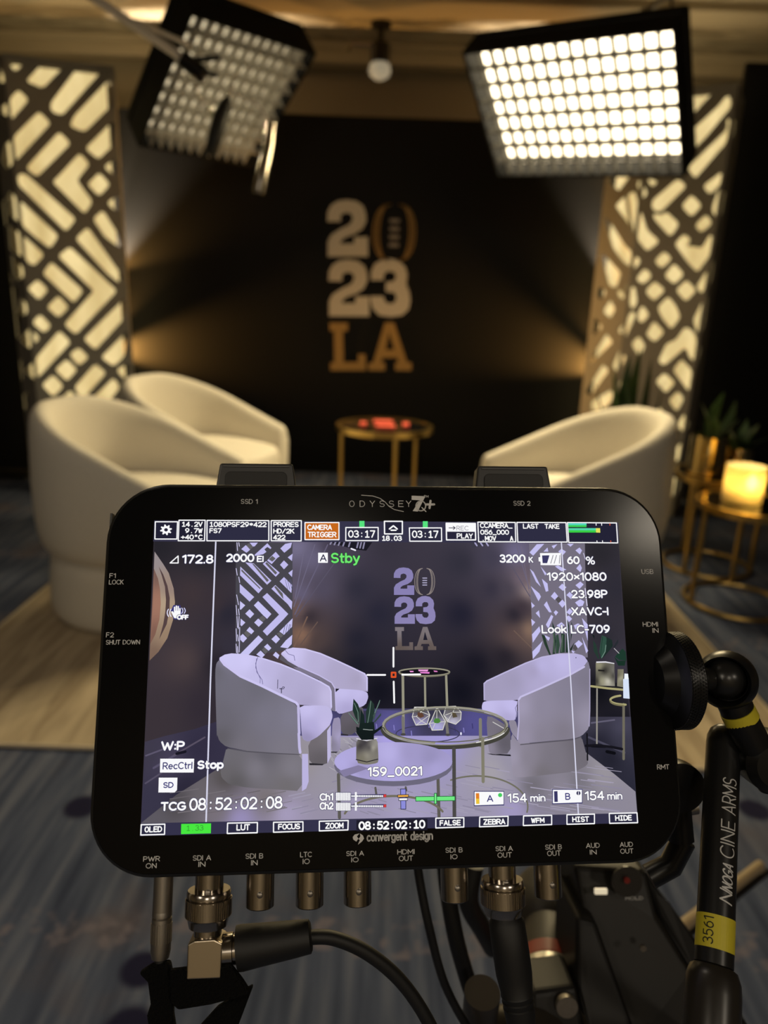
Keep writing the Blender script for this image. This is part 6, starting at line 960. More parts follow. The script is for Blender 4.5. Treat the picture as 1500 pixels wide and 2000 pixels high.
('G',((-27.61,-21.98,(112,106,112)),(-22.46,-22.07,(120,114,122)),(-24.98,-29.46,(98,93,98))),((-27.84,-22.54),(-23.61,-19.55),(-22.23,-18.44),(-21.6,-17.48),(-21.41,-19.22),(-21.38,-26.3),(-21.6,-28.72),(-22.42,-30.32),(-23.7,-30.7),(-27.44,-30.48),(-28.59,-29.16),(-28.93,-24.65)),0.89),
('P',(190,183,222),((-22.65,-19.9),(-21.42,-18.12),(-21.37,-28.27),(-22.5,-30.47))),
('P',(40,38,44),((-28.56,-30.21),(-23.57,-30.6),(-24.19,-31),(-28.49,-30.86))),
('G',((-29.43,-12.77,(200,193,238)),(-22.51,-12.87,(192,185,226)),(-27.65,-18.65,(180,172,218)),(-29.33,-21.95,(150,142,180)),(-23.34,-17.89,(196,188,230))),((-30.45,-11.51),(-24.79,-11.59),(-22.85,-11.84),(-21.67,-12.66),(-21.23,-13.32),(-20.87,-14.81),(-20.93,-15.71),(-21.51,-17.42),(-21.81,-18.05),(-22.28,-18.56),(-22.97,-19.23),(-24.94,-21.12),(-26.1,-21.96),(-28.26,-23.07),(-29.21,-23.25),(-30.4,-22.75),(-30.82,-22.26),(-31.13,-21.01),(-31.28,-19.69),(-31.52,-16.23),(-31.67,-14.58),(-31.96,-12.17)),0.89),
('G',((-56.38,-27.24,(108,105,112)),(-57.04,-32.91,(104,100,104)),(-46.17,-31.5,(124,120,130)),(-34.32,-31.74,(126,122,132)),(-52.76,-36.23,(92,89,92)),(-35.93,-37.39,(112,108,112)),(-42.89,-26.66,(100,97,106))),((-56.16,-25.39),(-56.59,-27.36),(-56.9,-28.7),(-57.59,-31.5),(-57.69,-32.65),(-57.36,-33.96),(-56.82,-34.7),(-55.24,-36.04),(-53.76,-36.61),(-50.08,-37.34),(-47.41,-37.69),(-41.6,-38.18),(-38.32,-38.46),(-32.49,-38.96),(-30.81,-36.98),(-30.71,-29.37),(-32.39,-27.08),(-38.48,-26.59),(-41.84,-26.34),(-47.7,-25.95),(-50.55,-25.66),(-54.84,-25.02)),1.07),
('P',(186,179,222),((-30.98,-27.21),(-28.99,-27.25),(-28.68,-36.08),(-29.48,-38.26),(-30.84,-39.1))),
('G',((-59.78,0.27,(104,102,112)),(-58.44,-14.85,(106,103,114)),(-51.88,-6.58,(112,109,122)),(-43.13,-15.08,(120,117,132)),(-34.56,-15.21,(126,123,140)),(-58.24,-21.47,(96,93,100)),(-49.7,-24.9,(116,112,122)),(-36.12,-25.14,(124,120,132)),(-46.78,-4.96,(108,106,118)),(-57.31,3.65,(130,126,148))),((-59.37,3.78),(-60.04,2.97),(-60.28,2.29),(-60.46,0.66),(-60.43,-1.55),(-60.11,-7.76),(-59.88,-11.67),(-59.4,-19.33),(-59.26,-21.29),(-59.22,-20.67),(-59.06,-20.88),(-58.53,-22.26),(-57.96,-22.98),(-56.47,-24.2),(-54.85,-24.78),(-50.55,-25.61),(-47.69,-25.99),(-41.83,-26.53),(-38.66,-26.79),(-33.27,-27.15),(-31.67,-27.17),(-31.38,-26.85),(-31.57,-24.7),(-32.55,-17.32),(-32.79,-14.59),(-32.63,-12.3),(-33.43,-11.13),(-36.39,-9.25),(-38.56,-8.11),(-43.3,-5.93),(-45.97,-4.72),(-50.71,-2.58),(-53.05,-1.3),(-56.64,1.13),(-57.92,2.2),(-58.9,3.61)),1.07),
('L',(204,197,240),0.8,((-58.89,4.11),(-57.48,2.28),(-52.06,-1.62),(-44.65,-4.96),(-37.23,-8.58),(-33.16,-10.57),(-32.33,-11.66)),0),
('L',(192,185,226),0.89,((-32.41,-11.66),(-32,-20.58),(-32.14,-20.64),(-31.87,-25.12),(-31.6,-26.75)),0),
('P',(84,81,90),((-55.74,-24.87),(-49.34,-25.93),(-40.18,-26.75),(-31.6,-27.29),(-31.59,-27.55),(-40.17,-27.04),(-49.33,-26.28),(-55.73,-25.14))),
('L',(110,104,150),0.18,((-46.33,4.62),(-47.02,2.61),(-46.58,-0.3),(-44.76,-2.86),(-44.48,-4.24)),0),
('L',(110,104,150),0.16,((-46.76,4.25),(-46.99,1.16),(-46.21,-0.67),(-45.36,-2.49),(-45.4,-3.94)),0),
('L',(70,66,92),0.21,((-39.46,-2.92),(-39.49,-5.81)),0),
('L',(60,56,80),0.28,((-38.75,-5.89),(-38.2,-5.9),(-38.14,-7.27)),0),
('L',(70,66,90),0.2,((-38.19,-6.01),(-37.73,-5.29),(-37.14,-5.41),(-37.42,-5.91),(-38.19,-6.01)),0),
('L',(110,104,150),0.18,((-37.11,6.92),(-35.98,5.62),(-34.11,5.06),(-33.79,3.4)),0),
('P',(26,25,32),((31.61,-28.22),(33.49,-28.72),(40.09,-29.27),(39.73,-28.73))),
('G',((32.74,-19.61,(118,112,124)),(37.9,-24.77,(96,92,102)),(31.98,-26.35,(140,133,150))),((32.24,-16),(33.7,-16.14),(35.18,-16.88),(39,-19.38),(40.03,-21.58),(39.87,-26.89),(38.68,-28.41),(34.63,-28.57),(33.26,-28.41),(32.44,-27.71),(32.14,-25.45),(31.9,-18.06)),0.89),
('G',((33.15,-7.64,(162,155,186)),(41.39,-4.27,(160,153,184)),(48.8,-0.86,(166,158,192)),(52.16,0.86,(186,179,224)),(59.94,2.54,(192,185,230)),(65.46,2.49,(184,177,220)),(50.38,-6.11,(176,168,206))),((31.41,-4.8),(32.05,-4.21),(33.35,-3.56),(37.35,-1.83),(39.9,-0.75),(44.94,1.35),(47.43,2.3),(51.23,3.59),(53.44,4.12),(57.48,4.74),(59.61,4.92),(63.13,4.97),(64.69,4.84),(66.67,4.34),(67.5,3.82),(68.43,2.48),(68.6,1.83),(68.29,0.87),(67.4,0.2),(64.56,-1.21),(62.32,-2.2),(57.21,-4.29),(54.35,-5.46),(49.29,-7.54),(47.16,-8.38),(44.65,-9.29),(43.76,-9.77),(43.11,-10.59),(40.96,-10.83),(33.96,-10.85),(31.86,-10.79),(31.38,-10.55),(31.25,-9.49),(31.24,-5.96)),0.89),
('L',(190,183,222),0.45,((31.5,-4.97),(32.41,-4.16),(38.48,-1.52),(46.36,1.76),(52.3,3.76),(58.61,4.76),(64.12,4.79)),0),
('L',(180,173,210),0.45,((31.43,-4.97),(31.32,-10.48)),0),
('G',((32.08,-12.78,(196,189,234)),(41.05,-12.9,(196,189,236)),(39.11,-16.64,(176,168,210))),((31.19,-11.13),(32.42,-10.87),(34.59,-10.78),(41.1,-10.72),(42.89,-11.09),(42.71,-12.45),(42.65,-13.36),(42.62,-15.23),(42.49,-16.05),(42.03,-17.1),(41.45,-17.42),(39.85,-17.51),(38.45,-17.26),(35.07,-16.28),(33.47,-15.73),(31.19,-14.76),(30.51,-14.16),(30.38,-12.99),(30.43,-12.4),(30.75,-11.47)),0.89),
('G',((40.78,-19.73,(140,134,150)),(42.43,-23.15,(150,143,164))),((39.88,-17.44),(41.54,-17.37),(42.17,-18.12),(42.72,-20.82),(42.82,-22.03),(42.63,-23.65),(42.19,-23.64),(40.79,-22),(40.22,-20.81),(39.59,-18.2)),0.89),
('G',((40.38,-29.86,(158,151,172)),(45.71,-29.96,(134,128,142)),(54.64,-30.12,(122,117,128)),(65.41,-30.32,(112,107,116)),(50.82,-35.08,(116,111,118)),(41.06,-34.88,(150,143,160)),(63.9,-25.21,(110,105,114))),((40.72,-22),(41.87,-23.64),(42.39,-24.33),(43.09,-25.15),(46.73,-25.15),(59.04,-24.32),(62.94,-23.9),(64.46,-23.28),(65.14,-24.21),(66.02,-28.12),(66.36,-29.73),(66.67,-31.58),(66.52,-32.3),(65.69,-33.02),(64.82,-33.49),(62.56,-34.43),(59.85,-34.88),(52.5,-35.53),(48.9,-35.82),(43.42,-36.21),(41.59,-36.11),(40.53,-35.36),(40.16,-34),(39.89,-29.89),(39.91,-27.44),(40.29,-22.84)),1.07),
('G',((43.75,-12.94,(160,153,178)),(44.21,-23.18,(150,143,164)),(51.87,-13.05,(140,134,154)),(61.12,-9.72,(132,127,146)),(67.82,-4.57,(124,119,136)),(67.66,-16.72,(150,144,164)),(58.67,-21.72,(128,122,136)),(51.38,-23.3,(134,128,144))),((45.36,-9),(50.39,-7.05),(53.6,-5.75),(59.96,-3.09),(62.71,-1.84),(66.07,-0.07),(67.32,0.8),(68.4,2.11),(68.83,1.87),(69.26,-0.3),(69.2,-3.41),(68.58,-12.21),(68.29,-15.72),(67.86,-19.47),(67.23,-20.99),(65.4,-22.64),(64.32,-23.26),(62.31,-23.83),(59.8,-24.12),(52.89,-24.56),(49.58,-24.79),(44.67,-25.16),(43.1,-25.06),(42.4,-24.31),(42.35,-23),(42.87,-19.06),(43.04,-16.64),(43.11,-11.96),(43.28,-10.44),(43.8,-9.74)),1.07),
('L',(196,189,228),0.62,((43.32,-10.64),(44.14,-9.62),(51.81,-6.61),(61.76,-2.48),(67.21,0.31)),0),
('L',(178,171,204),0.53,((43.28,-10.82),(43.14,-17.95),(42.44,-23.74)),0),
('L',(168,161,192),0.36,((69.16,-0.54),(68.33,-14.66),(67.79,-19.79)),0),
('P',(92,88,98),((43.29,-25.38),(50.95,-24.75),(61.75,-24.07),(64.88,-23.21),(64.94,-23.47),(61.73,-24.43),(50.94,-25.15),(43.27,-25.7))),
('L',(90,86,120),0.16,((42.76,-12.29),(42.06,-13.38),(42.49,-15.03),(42.02,-17.21)),0),
('P',(50,46,66),((64.6,3.47),(64.59,3.43),(64.57,3.39),(64.55,3.36),(64.52,3.33),(64.48,3.31),(64.44,3.3),(64.4,3.29),(64.36,3.3),(64.32,3.31),(64.29,3.33),(64.26,3.36),(64.24,3.4),(64.23,3.43),(64.23,3.47),(64.23,3.51),(64.25,3.55),(64.27,3.58),(64.3,3.61),(64.34,3.63),(64.38,3.64),(64.42,3.65),(64.46,3.64),(64.5,3.63),(64.53,3.61),(64.56,3.58),(64.58,3.55),(64.59,3.51))),
('L',(150,146,138),0.53,((71.35,-7.29),(70.12,-26.21)),0),
('L',(110,106,92),0.89,((80.54,-12.62),(79.3,-30.9)),0),
('L',(22,21,26),0.53,((66.87,-22.33),(66.55,-31.02)),0),
('L',(22,21,28),0.89,((66.25,-26.32),(70.12,-26.21),(75.11,-26.84),(78.94,-27.63)),0),
('P',(30,29,34),((69.47,-4.66),(81.22,-5.54),(81.1,-7.23),(69.38,-6.15))),
('L',(168,162,116),0.71,((69.29,-6.34),(75.2,-7.16),(80.87,-7.71)),0),
('G',((71.13,-4.61,(46,44,40)),(72.74,0.65,(150,146,120)),(73.34,-4.64,(160,156,130)),(74.48,-1.13,(40,38,36)),(75.36,-4.66,(214,210,196)),(76.4,-2.91,(120,116,100)),(77.32,-2.92,(54,52,52)),(77.99,-1.17,(120,118,112))),((71.42,1.7),(78.14,1.64),(77.81,-6.44),(70.95,-6.17)),0.53),
('P',(226,224,232),((71.64,2.08),(75,2.12),(78.13,1.45),(78.11,1.18),(74.98,1.67),(71.62,1.62))),
('P',(30,28,28),((72.15,-0.64),(74.42,-0.89),(74.39,-1.34),(72.11,-1.24))),
('G',((79.17,-2.94,(90,86,70)),(80.22,-3.83,(190,186,160)),(80.9,-4.72,(110,106,90))),((79.18,-0.64),(81.35,-0.66),(80.74,-6.85),(78.59,-6.45)),0.53),
('L',(168,162,116),0.71,((81.28,-12.77),(80.73,-12.75),(80.19,-12.72),(79.66,-12.67),(79.15,-12.61),(78.65,-12.54),(78.19,-12.45),(77.76,-12.35),(77.36,-12.24),(77.01,-12.12),(76.7,-11.99),(76.43,-11.85),(76.21,-11.7),(76.05,-11.55),(75.94,-11.4),(75.88,-11.25),(75.87,-11.09),(75.92,-10.93),(76.03,-10.78),(76.19,-10.63),(76.4,-10.49),(76.66,-10.36),(76.97,-10.23),(77.32,-10.11),(77.71,-10),(78.14,-9.91),(78.6,-9.83),(79.08,-9.76),(79.6,-9.7)),0),
('L',(120,114,84),0.53,((80.3,-13.08),(80.03,-13.06),(79.77,-13.03),(79.51,-13.01),(79.25,-12.98),(79,-12.94),(78.75,-12.91),(78.51,-12.87),(78.28,-12.82),(78.06,-12.78),(77.84,-12.73),(77.63,-12.67),(77.44,-12.62),(77.25,-12.56),(77.07,-12.5),(76.9,-12.43),(76.75,-12.37),(76.6,-12.3),(76.47,-12.23),(76.35,-12.16),(76.24,-12.09),(76.14,-12.01),(76.06,-11.94),(75.99,-11.86),(75.94,-11.79),(75.89,-11.71),(75.86,-11.63),(75.85,-11.55),(75.85,-11.48)),0),
('P',(214,226,246),((80.93,-4.04),(82.93,-3.69),(82.83,-10.79),(80.56,-10.57))),
('P',(240,246,255),((81.53,-2.17),(82.83,-2.26),(82.9,-4.06),(81.32,-4.12))),
('P',(38,58,50),((70.98,9.48),(71.93,8.04),(72.81,2.91),(72.23,3.2),(70.9,5.77))),
('P',(48,78,66),((74.21,11.17),(75.66,10.59),(76.25,8.01),(75.02,5.17),(73.55,2.91),(72.96,5.47),(73.6,8.6))),
('P',(30,46,42),((75.96,10.59),(77.83,9.43),(78,7.42),(76.23,5.44),(73.69,2.91),(75.39,6.3))),
('P',(40,44,50),((78.13,7.14),(80.1,9.98),(80.01,8.55),(78.39,6.56))),
('P',(30,58,46),((81.37,6.54),(82.48,5.39),(82.57,2.26),(79.91,2.56),(78.5,3.71))),
('P',(26,50,40),((78.2,3.72),(79.59,2.28),(82.27,2.26),(81.86,0.56),(79.48,0.58))),
('P',(24,34,34),((70.65,11.48),(71.53,11.19),(71.44,9.76))),
('L',(200,196,200),0.21,((78.39,6.56),(80.06,4.84)),0),
('L',(110,140,128),0.28,((73.73,3.47),(75.04,5.45),(75.48,7.73)),0),
('L',(30,50,44),0.18,((74.47,10.6),(73.12,3.2)),0),
('P',(40,58,46),((52.45,11.61),(53.61,11.32),(54.22,8.75),(55.49,4.49),(54.9,4.49),(53.31,8.19))),
('P',(36,56,46),((56.51,16.16),(57.28,13.87),(57.49,9.29),(56.98,4.9),(56.09,4.77),(56.61,9.3))),
('P',(52,74,62),((57.59,11.29),(58.49,11.57),(58.89,7.86),(58.16,5.03),(57.28,5.04))),
('P',(44,64,52),((59.43,12.42),(60.86,11.55),(60.53,5.29),(58.76,5.17),(59.56,9.28))),
('P',(34,52,44),((61.79,17.86),(62.51,14.69),(62.3,5.28),(60.82,5.29),(61.26,10.69))),
('P',(34,44,40),((62.36,6.41),(64.27,8.96),(62.76,5.56))),
('P',(40,54,50),((63.48,16.13),(63.95,13.82),(62.6,8.12))),
('L',(110,130,110),0.18,((56.96,13.29),(56.7,5.33)),0),
('L',(110,130,110),0.18,((59.96,11.27),(59.37,5.59)),0),
('L',(150,147,128),0.89,((3.19,-2.06),(3.2,-21.49)),0),
('L',(150,147,128),0.71,((10.83,-2.3),(10.8,-12.64)),0),
('L',(150,147,128),0.8,((18.22,-2.07),(18.34,-12.28)),0),
('P',(22,20,26),((19.2,-1.08),(18.98,-1.39),(18.34,-1.67),(17.31,-1.93),(15.95,-2.13),(14.32,-2.28),(12.51,-2.36),(10.6,-2.37),(8.71,-2.32),(6.9,-2.2),(5.29,-2.01),(3.95,-1.78),(2.93,-1.51),(2.31,-1.21),(2.1,-0.9),(2.32,-0.6),(2.95,-0.31),(3.97,-0.06),(5.32,0.15),(6.94,0.29),(8.75,0.38),(10.65,0.39),(12.56,0.34),(14.37,0.22),(15.99,0.04),(17.35,-0.2),(18.36,-0.47),(18.99,-0.77))),
('L',(150,147,128),0.46,((19.47,-0.99),(19.24,-1.28),(18.58,-1.55),(17.52,-1.78),(16.12,-1.97),(14.44,-2.11),(12.57,-2.18),(10.61,-2.19),(8.65,-2.14),(6.79,-2.02),(5.13,-1.85),(3.74,-1.63),(2.7,-1.38),(2.05,-1.1),(1.83,-0.81),(2.06,-0.52),(2.71,-0.25),(3.76,-0.02),(5.16,0.17),(6.83,0.31),(8.69,0.39),(10.65,0.4),(12.62,0.35),(14.49,0.23),(16.16,0.06),(17.56,-0.16),(18.61,-0.42),(19.26,-0.7)),1),
('L',(120,116,98),0.36,((19.38,-1.21),(19.32,-1.36),(19.15,-1.5),(18.88,-1.64),(18.5,-1.77),(18.02,-1.9),(17.45,-2.01),(16.79,-2.11),(16.06,-2.2),(15.25,-2.28),(14.39,-2.34),(13.49,-2.39),(12.55,-2.42),(11.58,-2.43),(10.6,-2.43),(9.63,-2.41),(8.67,-2.38),(7.73,-2.32),(6.83,-2.26),(5.97,-2.18),(5.18,-2.08),(4.45,-1.98),(3.81,-1.86),(3.24,-1.74),(2.77,-1.6),(2.4,-1.46),(2.13,-1.32),(1.97,-1.17),(1.92,-1.02)),0),
('P',(238,150,220),((5.51,-0.44),(6.86,-0.45),(6.95,-0.86),(5.83,-0.91))),
('P',(240,160,224),((8.56,-0.04),(12.09,-0.07),(11.76,-0.69),(8.71,-0.57))),
('P',(232,130,214),((9.03,-0.85),(12.49,-0.89),(12.39,-1.45),(9.5,-1.29))),
('P',(226,130,200),((13.85,-0.4),(15.14,-0.54),(15.29,-0.92),(14.16,-0.9))),
('L',(60,58,84),0.32,((22.39,-21.64),(22.1,-22.23),(21.27,-22.79),(19.96,-23.28),(18.22,-23.67),(16.14,-23.96),(13.83,-24.12),(11.41,-24.14),(8.99,-24.03),(6.7,-23.8),(4.65,-23.44),(2.95,-22.99),(1.66,-22.46),(0.87,-21.88),(0.6,-21.28),(0.88,-20.69),(1.69,-20.13),(2.99,-19.65),(4.71,-19.25),(6.78,-18.96),(9.08,-18.8),(11.51,-18.77),(13.94,-18.87),(16.25,-19.11),(18.31,-19.46),(20.04,-19.92),(21.33,-20.45),(22.13,-21.03)),1),
('L',(150,147,128),0.45,((3.22,-21.32),(3.41,-20.49)),0),
('L',(112,110,96),0.53,((19.02,-36.59),(20.28,-36.24),(21.59,-35.96),(22.94,-35.73),(24.33,-35.57),(25.73,-35.47),(27.15,-35.44),(28.58,-35.47),(29.99,-35.56),(31.39,-35.72),(32.77,-35.95),(34.11,-36.24),(35.41,-36.58),(36.66,-36.99),(37.84,-37.45),(38.96,-37.96),(40,-38.52),(40.96,-39.12),(41.83,-39.77),(42.6,-40.45),(43.28,-41.16),(43.85,-41.9),(44.31,-42.66),(44.66,-43.44),(44.89,-44.23),(45.01,-45.03),(45.02,-45.83),(44.91,-46.62),(44.68,-47.41)),0),
('P',(232,230,250),((23.17,-21.57),(23.16,-21.68),(23.13,-21.79),(23.1,-21.88),(23.05,-21.96),(22.99,-22.02),(22.93,-22.06),(22.87,-22.07),(22.81,-22.05),(22.75,-22.02),(22.7,-21.96),(22.65,-21.87),(22.62,-21.78),(22.61,-21.67),(22.6,-21.56),(22.61,-21.45),(22.63,-21.34),(22.67,-21.24),(22.72,-21.16),(22.77,-21.11),(22.83,-21.07),(22.9,-21.06),(22.96,-21.07),(23.02,-21.11),(23.07,-21.17),(23.11,-21.25),(23.14,-21.35),(23.16,-21.46))),
('L',(118,115,110),0.98,((3.02,-16.04),(3.2,-21.49)),0),
('L',(118,115,110),0.98,((17.88,-16.87),(18.34,-21.74)),0),
('P',(70,68,66),((3.95,-21.5),(3.93,-21.59),(3.86,-21.68),(3.75,-21.75),(3.62,-21.81),(3.45,-21.86),(3.26,-21.89),(3.07,-21.89),(2.88,-21.88),(2.69,-21.85),(2.53,-21.8),(2.39,-21.73),(2.29,-21.65),(2.22,-21.57),(2.2,-21.48),(2.22,-21.39),(2.29,-21.3),(2.39,-21.23),(2.53,-21.17),(2.7,-21.12),(2.88,-21.09),(3.08,-21.09),(3.27,-21.1),(3.46,-21.13),(3.62,-21.18),(3.76,-21.25),(3.86,-21.33),(3.93,-21.41))),
('P',(70,68,66),((19.22,-21.91),(19.19,-22),(19.13,-22.08),(19.02,-22.16),(18.88,-22.22),(18.71,-22.26),(18.52,-22.29),(18.33,-22.3),(18.13,-22.28),(17.94,-22.25),(17.78,-22.2),(17.64,-22.13),(17.54,-22.05),(17.47,-21.97),(17.45,-21.88),(17.48,-21.79),(17.55,-21.7),(17.65,-21.63),(17.79,-21.57),(17.96,-21.52),(18.15,-21.5),(18.35,-21.49),(18.54,-21.5),(18.73,-21.53),(18.89,-21.59),(19.03,-21.65),(19.13,-21.73),(19.2,-21.82))),
('L',(128,125,112),1.07,((29.71,-17.01),(29.53,-25.63)),0),
('G',((9.12,-14.3,(74,70,74)),(9.06,-17.95,(166,160,206)),(14.78,-14.38,(66,66,70)),(14.68,-19.25,(176,172,224)),(20.27,-14.46,(92,88,88)),(20.18,-17.82,(196,192,214))),((7.8,-12.6),(10.34,-12.63),(11.28,-13.11),(12.06,-14.79),(12.1,-15.81),(11.45,-17.74),(10.59,-18.33),(8.15,-18.49),(7.25,-18.04),(6.47,-16.28),(6.4,-15.21),(6.94,-13.16)),0.71),
('L',(214,212,204),0.27,((7.09,-12.59),(11.06,-12.64),(12.28,-15.26),(11.27,-18.29),(7.47,-18.53),(6.25,-15.78)),1),
('G',((9.12,-14.3,(74,70,74)),(9.06,-17.95,(166,160,206)),(14.78,-14.38,(66,66,70)),(14.68,-19.25,(176,172,224)),(20.27,-14.46,(92,88,88)),(20.18,-17.82,(196,192,214))),((14.47,-13.43),(13.23,-16.06),(12.74,-17.01),(12.22,-17.78),(12.23,-18.41),(12.82,-19.88),(13.63,-20.27),(15.97,-20.21),(16.81,-19.71),(17.46,-17.97),(17.14,-16.62),(15.33,-13.56)),0.71),
('L',(214,212,204),0.27,((14.82,-12.69),(12.89,-16.79),(12.07,-18),(12.98,-20.29),(16.63,-20.2),(17.64,-17.47)),1),
('G',((9.12,-14.3,(74,70,74)),(9.06,-17.95,(166,160,206)),(14.78,-14.38,(66,66,70)),(14.68,-19.25,(176,172,224)),(20.27,-14.46,(92,88,88)),(20.18,-17.82,(196,192,214))),((18.52,-12.56),(20.67,-12.5),(21.61,-12.84),(22.81,-14.13),(23.1,-14.94),(22.96,-16.5),(22.6,-17.21),(21.45,-18.17),(20.61,-18.27),(18.79,-17.66),(18.06,-17.1),(17.28,-15.72),(17.21,-14.83),(17.76,-13.08)),0.71),
('L',(214,212,204),0.27,((17.92,-12.58),(21.28,-12.48),(23.14,-14.5),(22.92,-16.94),(21.12,-18.44),(18.28,-17.48),(17.06,-15.33)),1),
('L',(214,212,204),0.2,((7.09,-12.59),(9.28,-14.15),(11.06,-12.64)),0),
('L',(214,212,204),0.2,((9.28,-14.15),(12.28,-15.26)),0),
('L',(214,212,204),0.2,((9.28,-14.15),(7.67,-15.65),(6.25,-15.78)),0),
('L',(214,212,204),0.2,((7.67,-15.65),(9.39,-17.2),(12.28,-15.26)),0),
('L',(214,212,204),0.2,((9.39,-17.2),(7.47,-18.53)),0),
('L',(214,212,204),0.2,((9.39,-17.2),(11.27,-18.29)),0),
('L',(214,212,204),0.2,((14.82,-12.69),(14.64,-16.82),(12.98,-20.29)),0),
('L',(214,212,204),0.2,((12.07,-18),(17.64,-17.47)),0),
('L',(214,212,204),0.2,((17.69,-15.34),(20.27,-14.46),(23.14,-14.5)),0),
('L',(214,212,204),0.2,((18.28,-17.48),(20.27,-14.46),(21.28,-12.48)),0),
('L',(214,212,204),0.2,((18.92,-17.19),(17.06,-15.33)),0),
('P',(96,66,50),((8.17,-14.28),(9.75,-14.61),(10.37,-15.69),(9.09,-16.19),(7.99,-15.5))),
('P',(76,130,60),((13.52,-17.11),(14.17,-16.35),(15.44,-16.46),(16.05,-17.45),(15.09,-18.04),(13.82,-17.9))),
('P',(84,74,56),((19.95,-14.45),(21.22,-14.78),(21.83,-16.01),(20.22,-16.29))),
('L',(152,149,134),0.71,((13.68,-24.43),(9.87,-24.07),(6.33,-23.53),(3.17,-22.82),(0.52,-21.97),(-1.55,-21.01),(-2.96,-19.96),(-3.66,-18.87),(-3.63,-17.78),(-2.86,-16.71),(-1.38,-15.71),(0.75,-14.81),(3.48,-14.04),(6.7,-13.43),(10.31,-13.01),(14.18,-12.78),(18.18,-12.76),(22.16,-12.95),(25.99,-13.34),(29.52,-13.91),(32.64,-14.66),(35.23,-15.55),(37.19,-16.55),(38.46,-17.62),(39,-18.73),(38.78,-19.84),(37.82,-20.9),(36.15,-21.89),(33.83,-22.76)),0),
('L',(100,98,86),0.36,((38.47,-19.19),(37.9,-20.39),(36.3,-21.51),(33.76,-22.49),(30.41,-23.29),(26.43,-23.87),(22.01,-24.19),(17.38,-24.25),(12.77,-24.03),(8.41,-23.56),(4.5,-22.86),(1.25,-21.95),(-1.19,-20.9),(-2.71,-19.74),(-3.21,-18.54),(-2.69,-17.35),(-1.15,-16.23),(1.32,-15.24),(4.62,-14.43),(8.57,-13.84),(12.98,-13.5),(17.63,-13.43),(22.29,-13.63),(26.72,-14.1),(30.69,-14.81),(33.99,-15.72),(36.47,-16.79),(37.99,-17.97)),1),
('L',(66,65,58),1.51,((39.13,-20.35),(38.89,-21.01),(38.39,-21.66),(37.64,-22.28),(36.65,-22.88),(35.43,-23.43),(33.99,-23.94),(32.36,-24.4),(30.55,-24.81),(28.59,-25.15),(26.5,-25.43),(24.3,-25.64),(22.02,-25.77),(19.7,-25.84),(17.35,-25.84),(15,-25.76),(12.69,-25.61),(10.44,-25.39),(8.27,-25.11),(6.22,-24.76),(4.3,-24.35),(2.54,-23.89),(0.96,-23.38),(-0.43,-22.83),(-1.6,-22.24),(-2.54,-21.62),(-3.25,-20.98),(-3.7,-20.32),(-3.91,-19.66)),0),
('L',(150,147,136),0.28,((39.07,-20.06),(38.72,-20.69),(38.14,-21.3),(37.32,-21.88),(36.28,-22.44),(35.03,-22.95),(33.59,-23.43),(31.96,-23.85),(30.18,-24.22),(28.26,-24.54),(26.22,-24.79),(24.09,-24.99),(21.88,-25.11),(19.63,-25.17),(17.36,-25.17),(15.09,-25.09),(12.86,-24.96),(10.68,-24.75),(8.57,-24.49),(6.57,-24.17),(4.69,-23.79),(2.95,-23.36),(1.38,-22.88),(-0.02,-22.37),(-1.22,-21.82),(-2.21,-21.23),(-2.98,-20.63),(-3.53,-20.01),(-3.84,-19.38)),0),
('L',(236,234,230),0.32,((37.78,-21.58),(37.58,-21.71),(37.37,-21.85),(37.15,-21.98),(36.92,-22.12),(36.67,-22.25),(36.41,-22.37),(36.14,-22.5),(35.86,-22.62),(35.57,-22.75),(35.27,-22.86),(34.95,-22.98),(34.63,-23.1),(34.29,-23.21),(33.94,-23.32),(33.59,-23.43),(33.22,-23.53),(32.84,-23.63),(32.46,-23.73),(32.06,-23.83),(31.66,-23.92),(31.25,-24.01),(30.83,-24.1),(30.4,-24.18),(29.96,-24.26),(29.52,-24.34),(29.07,-24.42),(28.61,-24.49),(28.14,-24.56)),0),
('L',(200,198,196),0.28,((34.05,-17.93),(37.72,-20.03)),0),
('L',(92,89,84),1.07,((-18.8,-34.01),(-18.42,-47.62)),0),
('L',(92,89,84),0.71,((-6.47,-38.51),(-6.14,-40.79)),0),
('L',(92,89,84),1.07,((14.67,-36),(14.75,-48.74)),0),
('L',(92,89,84),0.71,((3.7,-38.56),(3.86,-39.55)),0),
('L',(112,108,92),0.71,((-16.66,-46.39),(-16.19,-45.76),(-15.6,-45.16),(-14.88,-44.58),(-14.04,-44.04),(-13.09,-43.54),(-12.03,-43.07),(-10.87,-42.66),(-9.62,-42.29),(-8.29,-41.97),(-6.9,-41.71),(-5.45,-41.5),(-3.95,-41.36),(-2.43,-41.27),(-0.88,-41.24),(0.67,-41.28),(2.22,-41.38),(3.75,-41.53),(5.25,-41.75),(6.7,-42.02),(8.1,-42.35),(9.43,-42.73),(10.68,-43.16),(11.84,-43.63),(12.91,-44.15),(13.86,-44.7),(14.7,-45.29),(15.41,-45.9),(16,-46.54)),0),
('L',(74,72,70),1.25,((20.32,-26.48),(19.93,-49.19)),0),
('L',(128,125,108),1.07,((30.31,-23.29),(30.03,-37.31)),0),
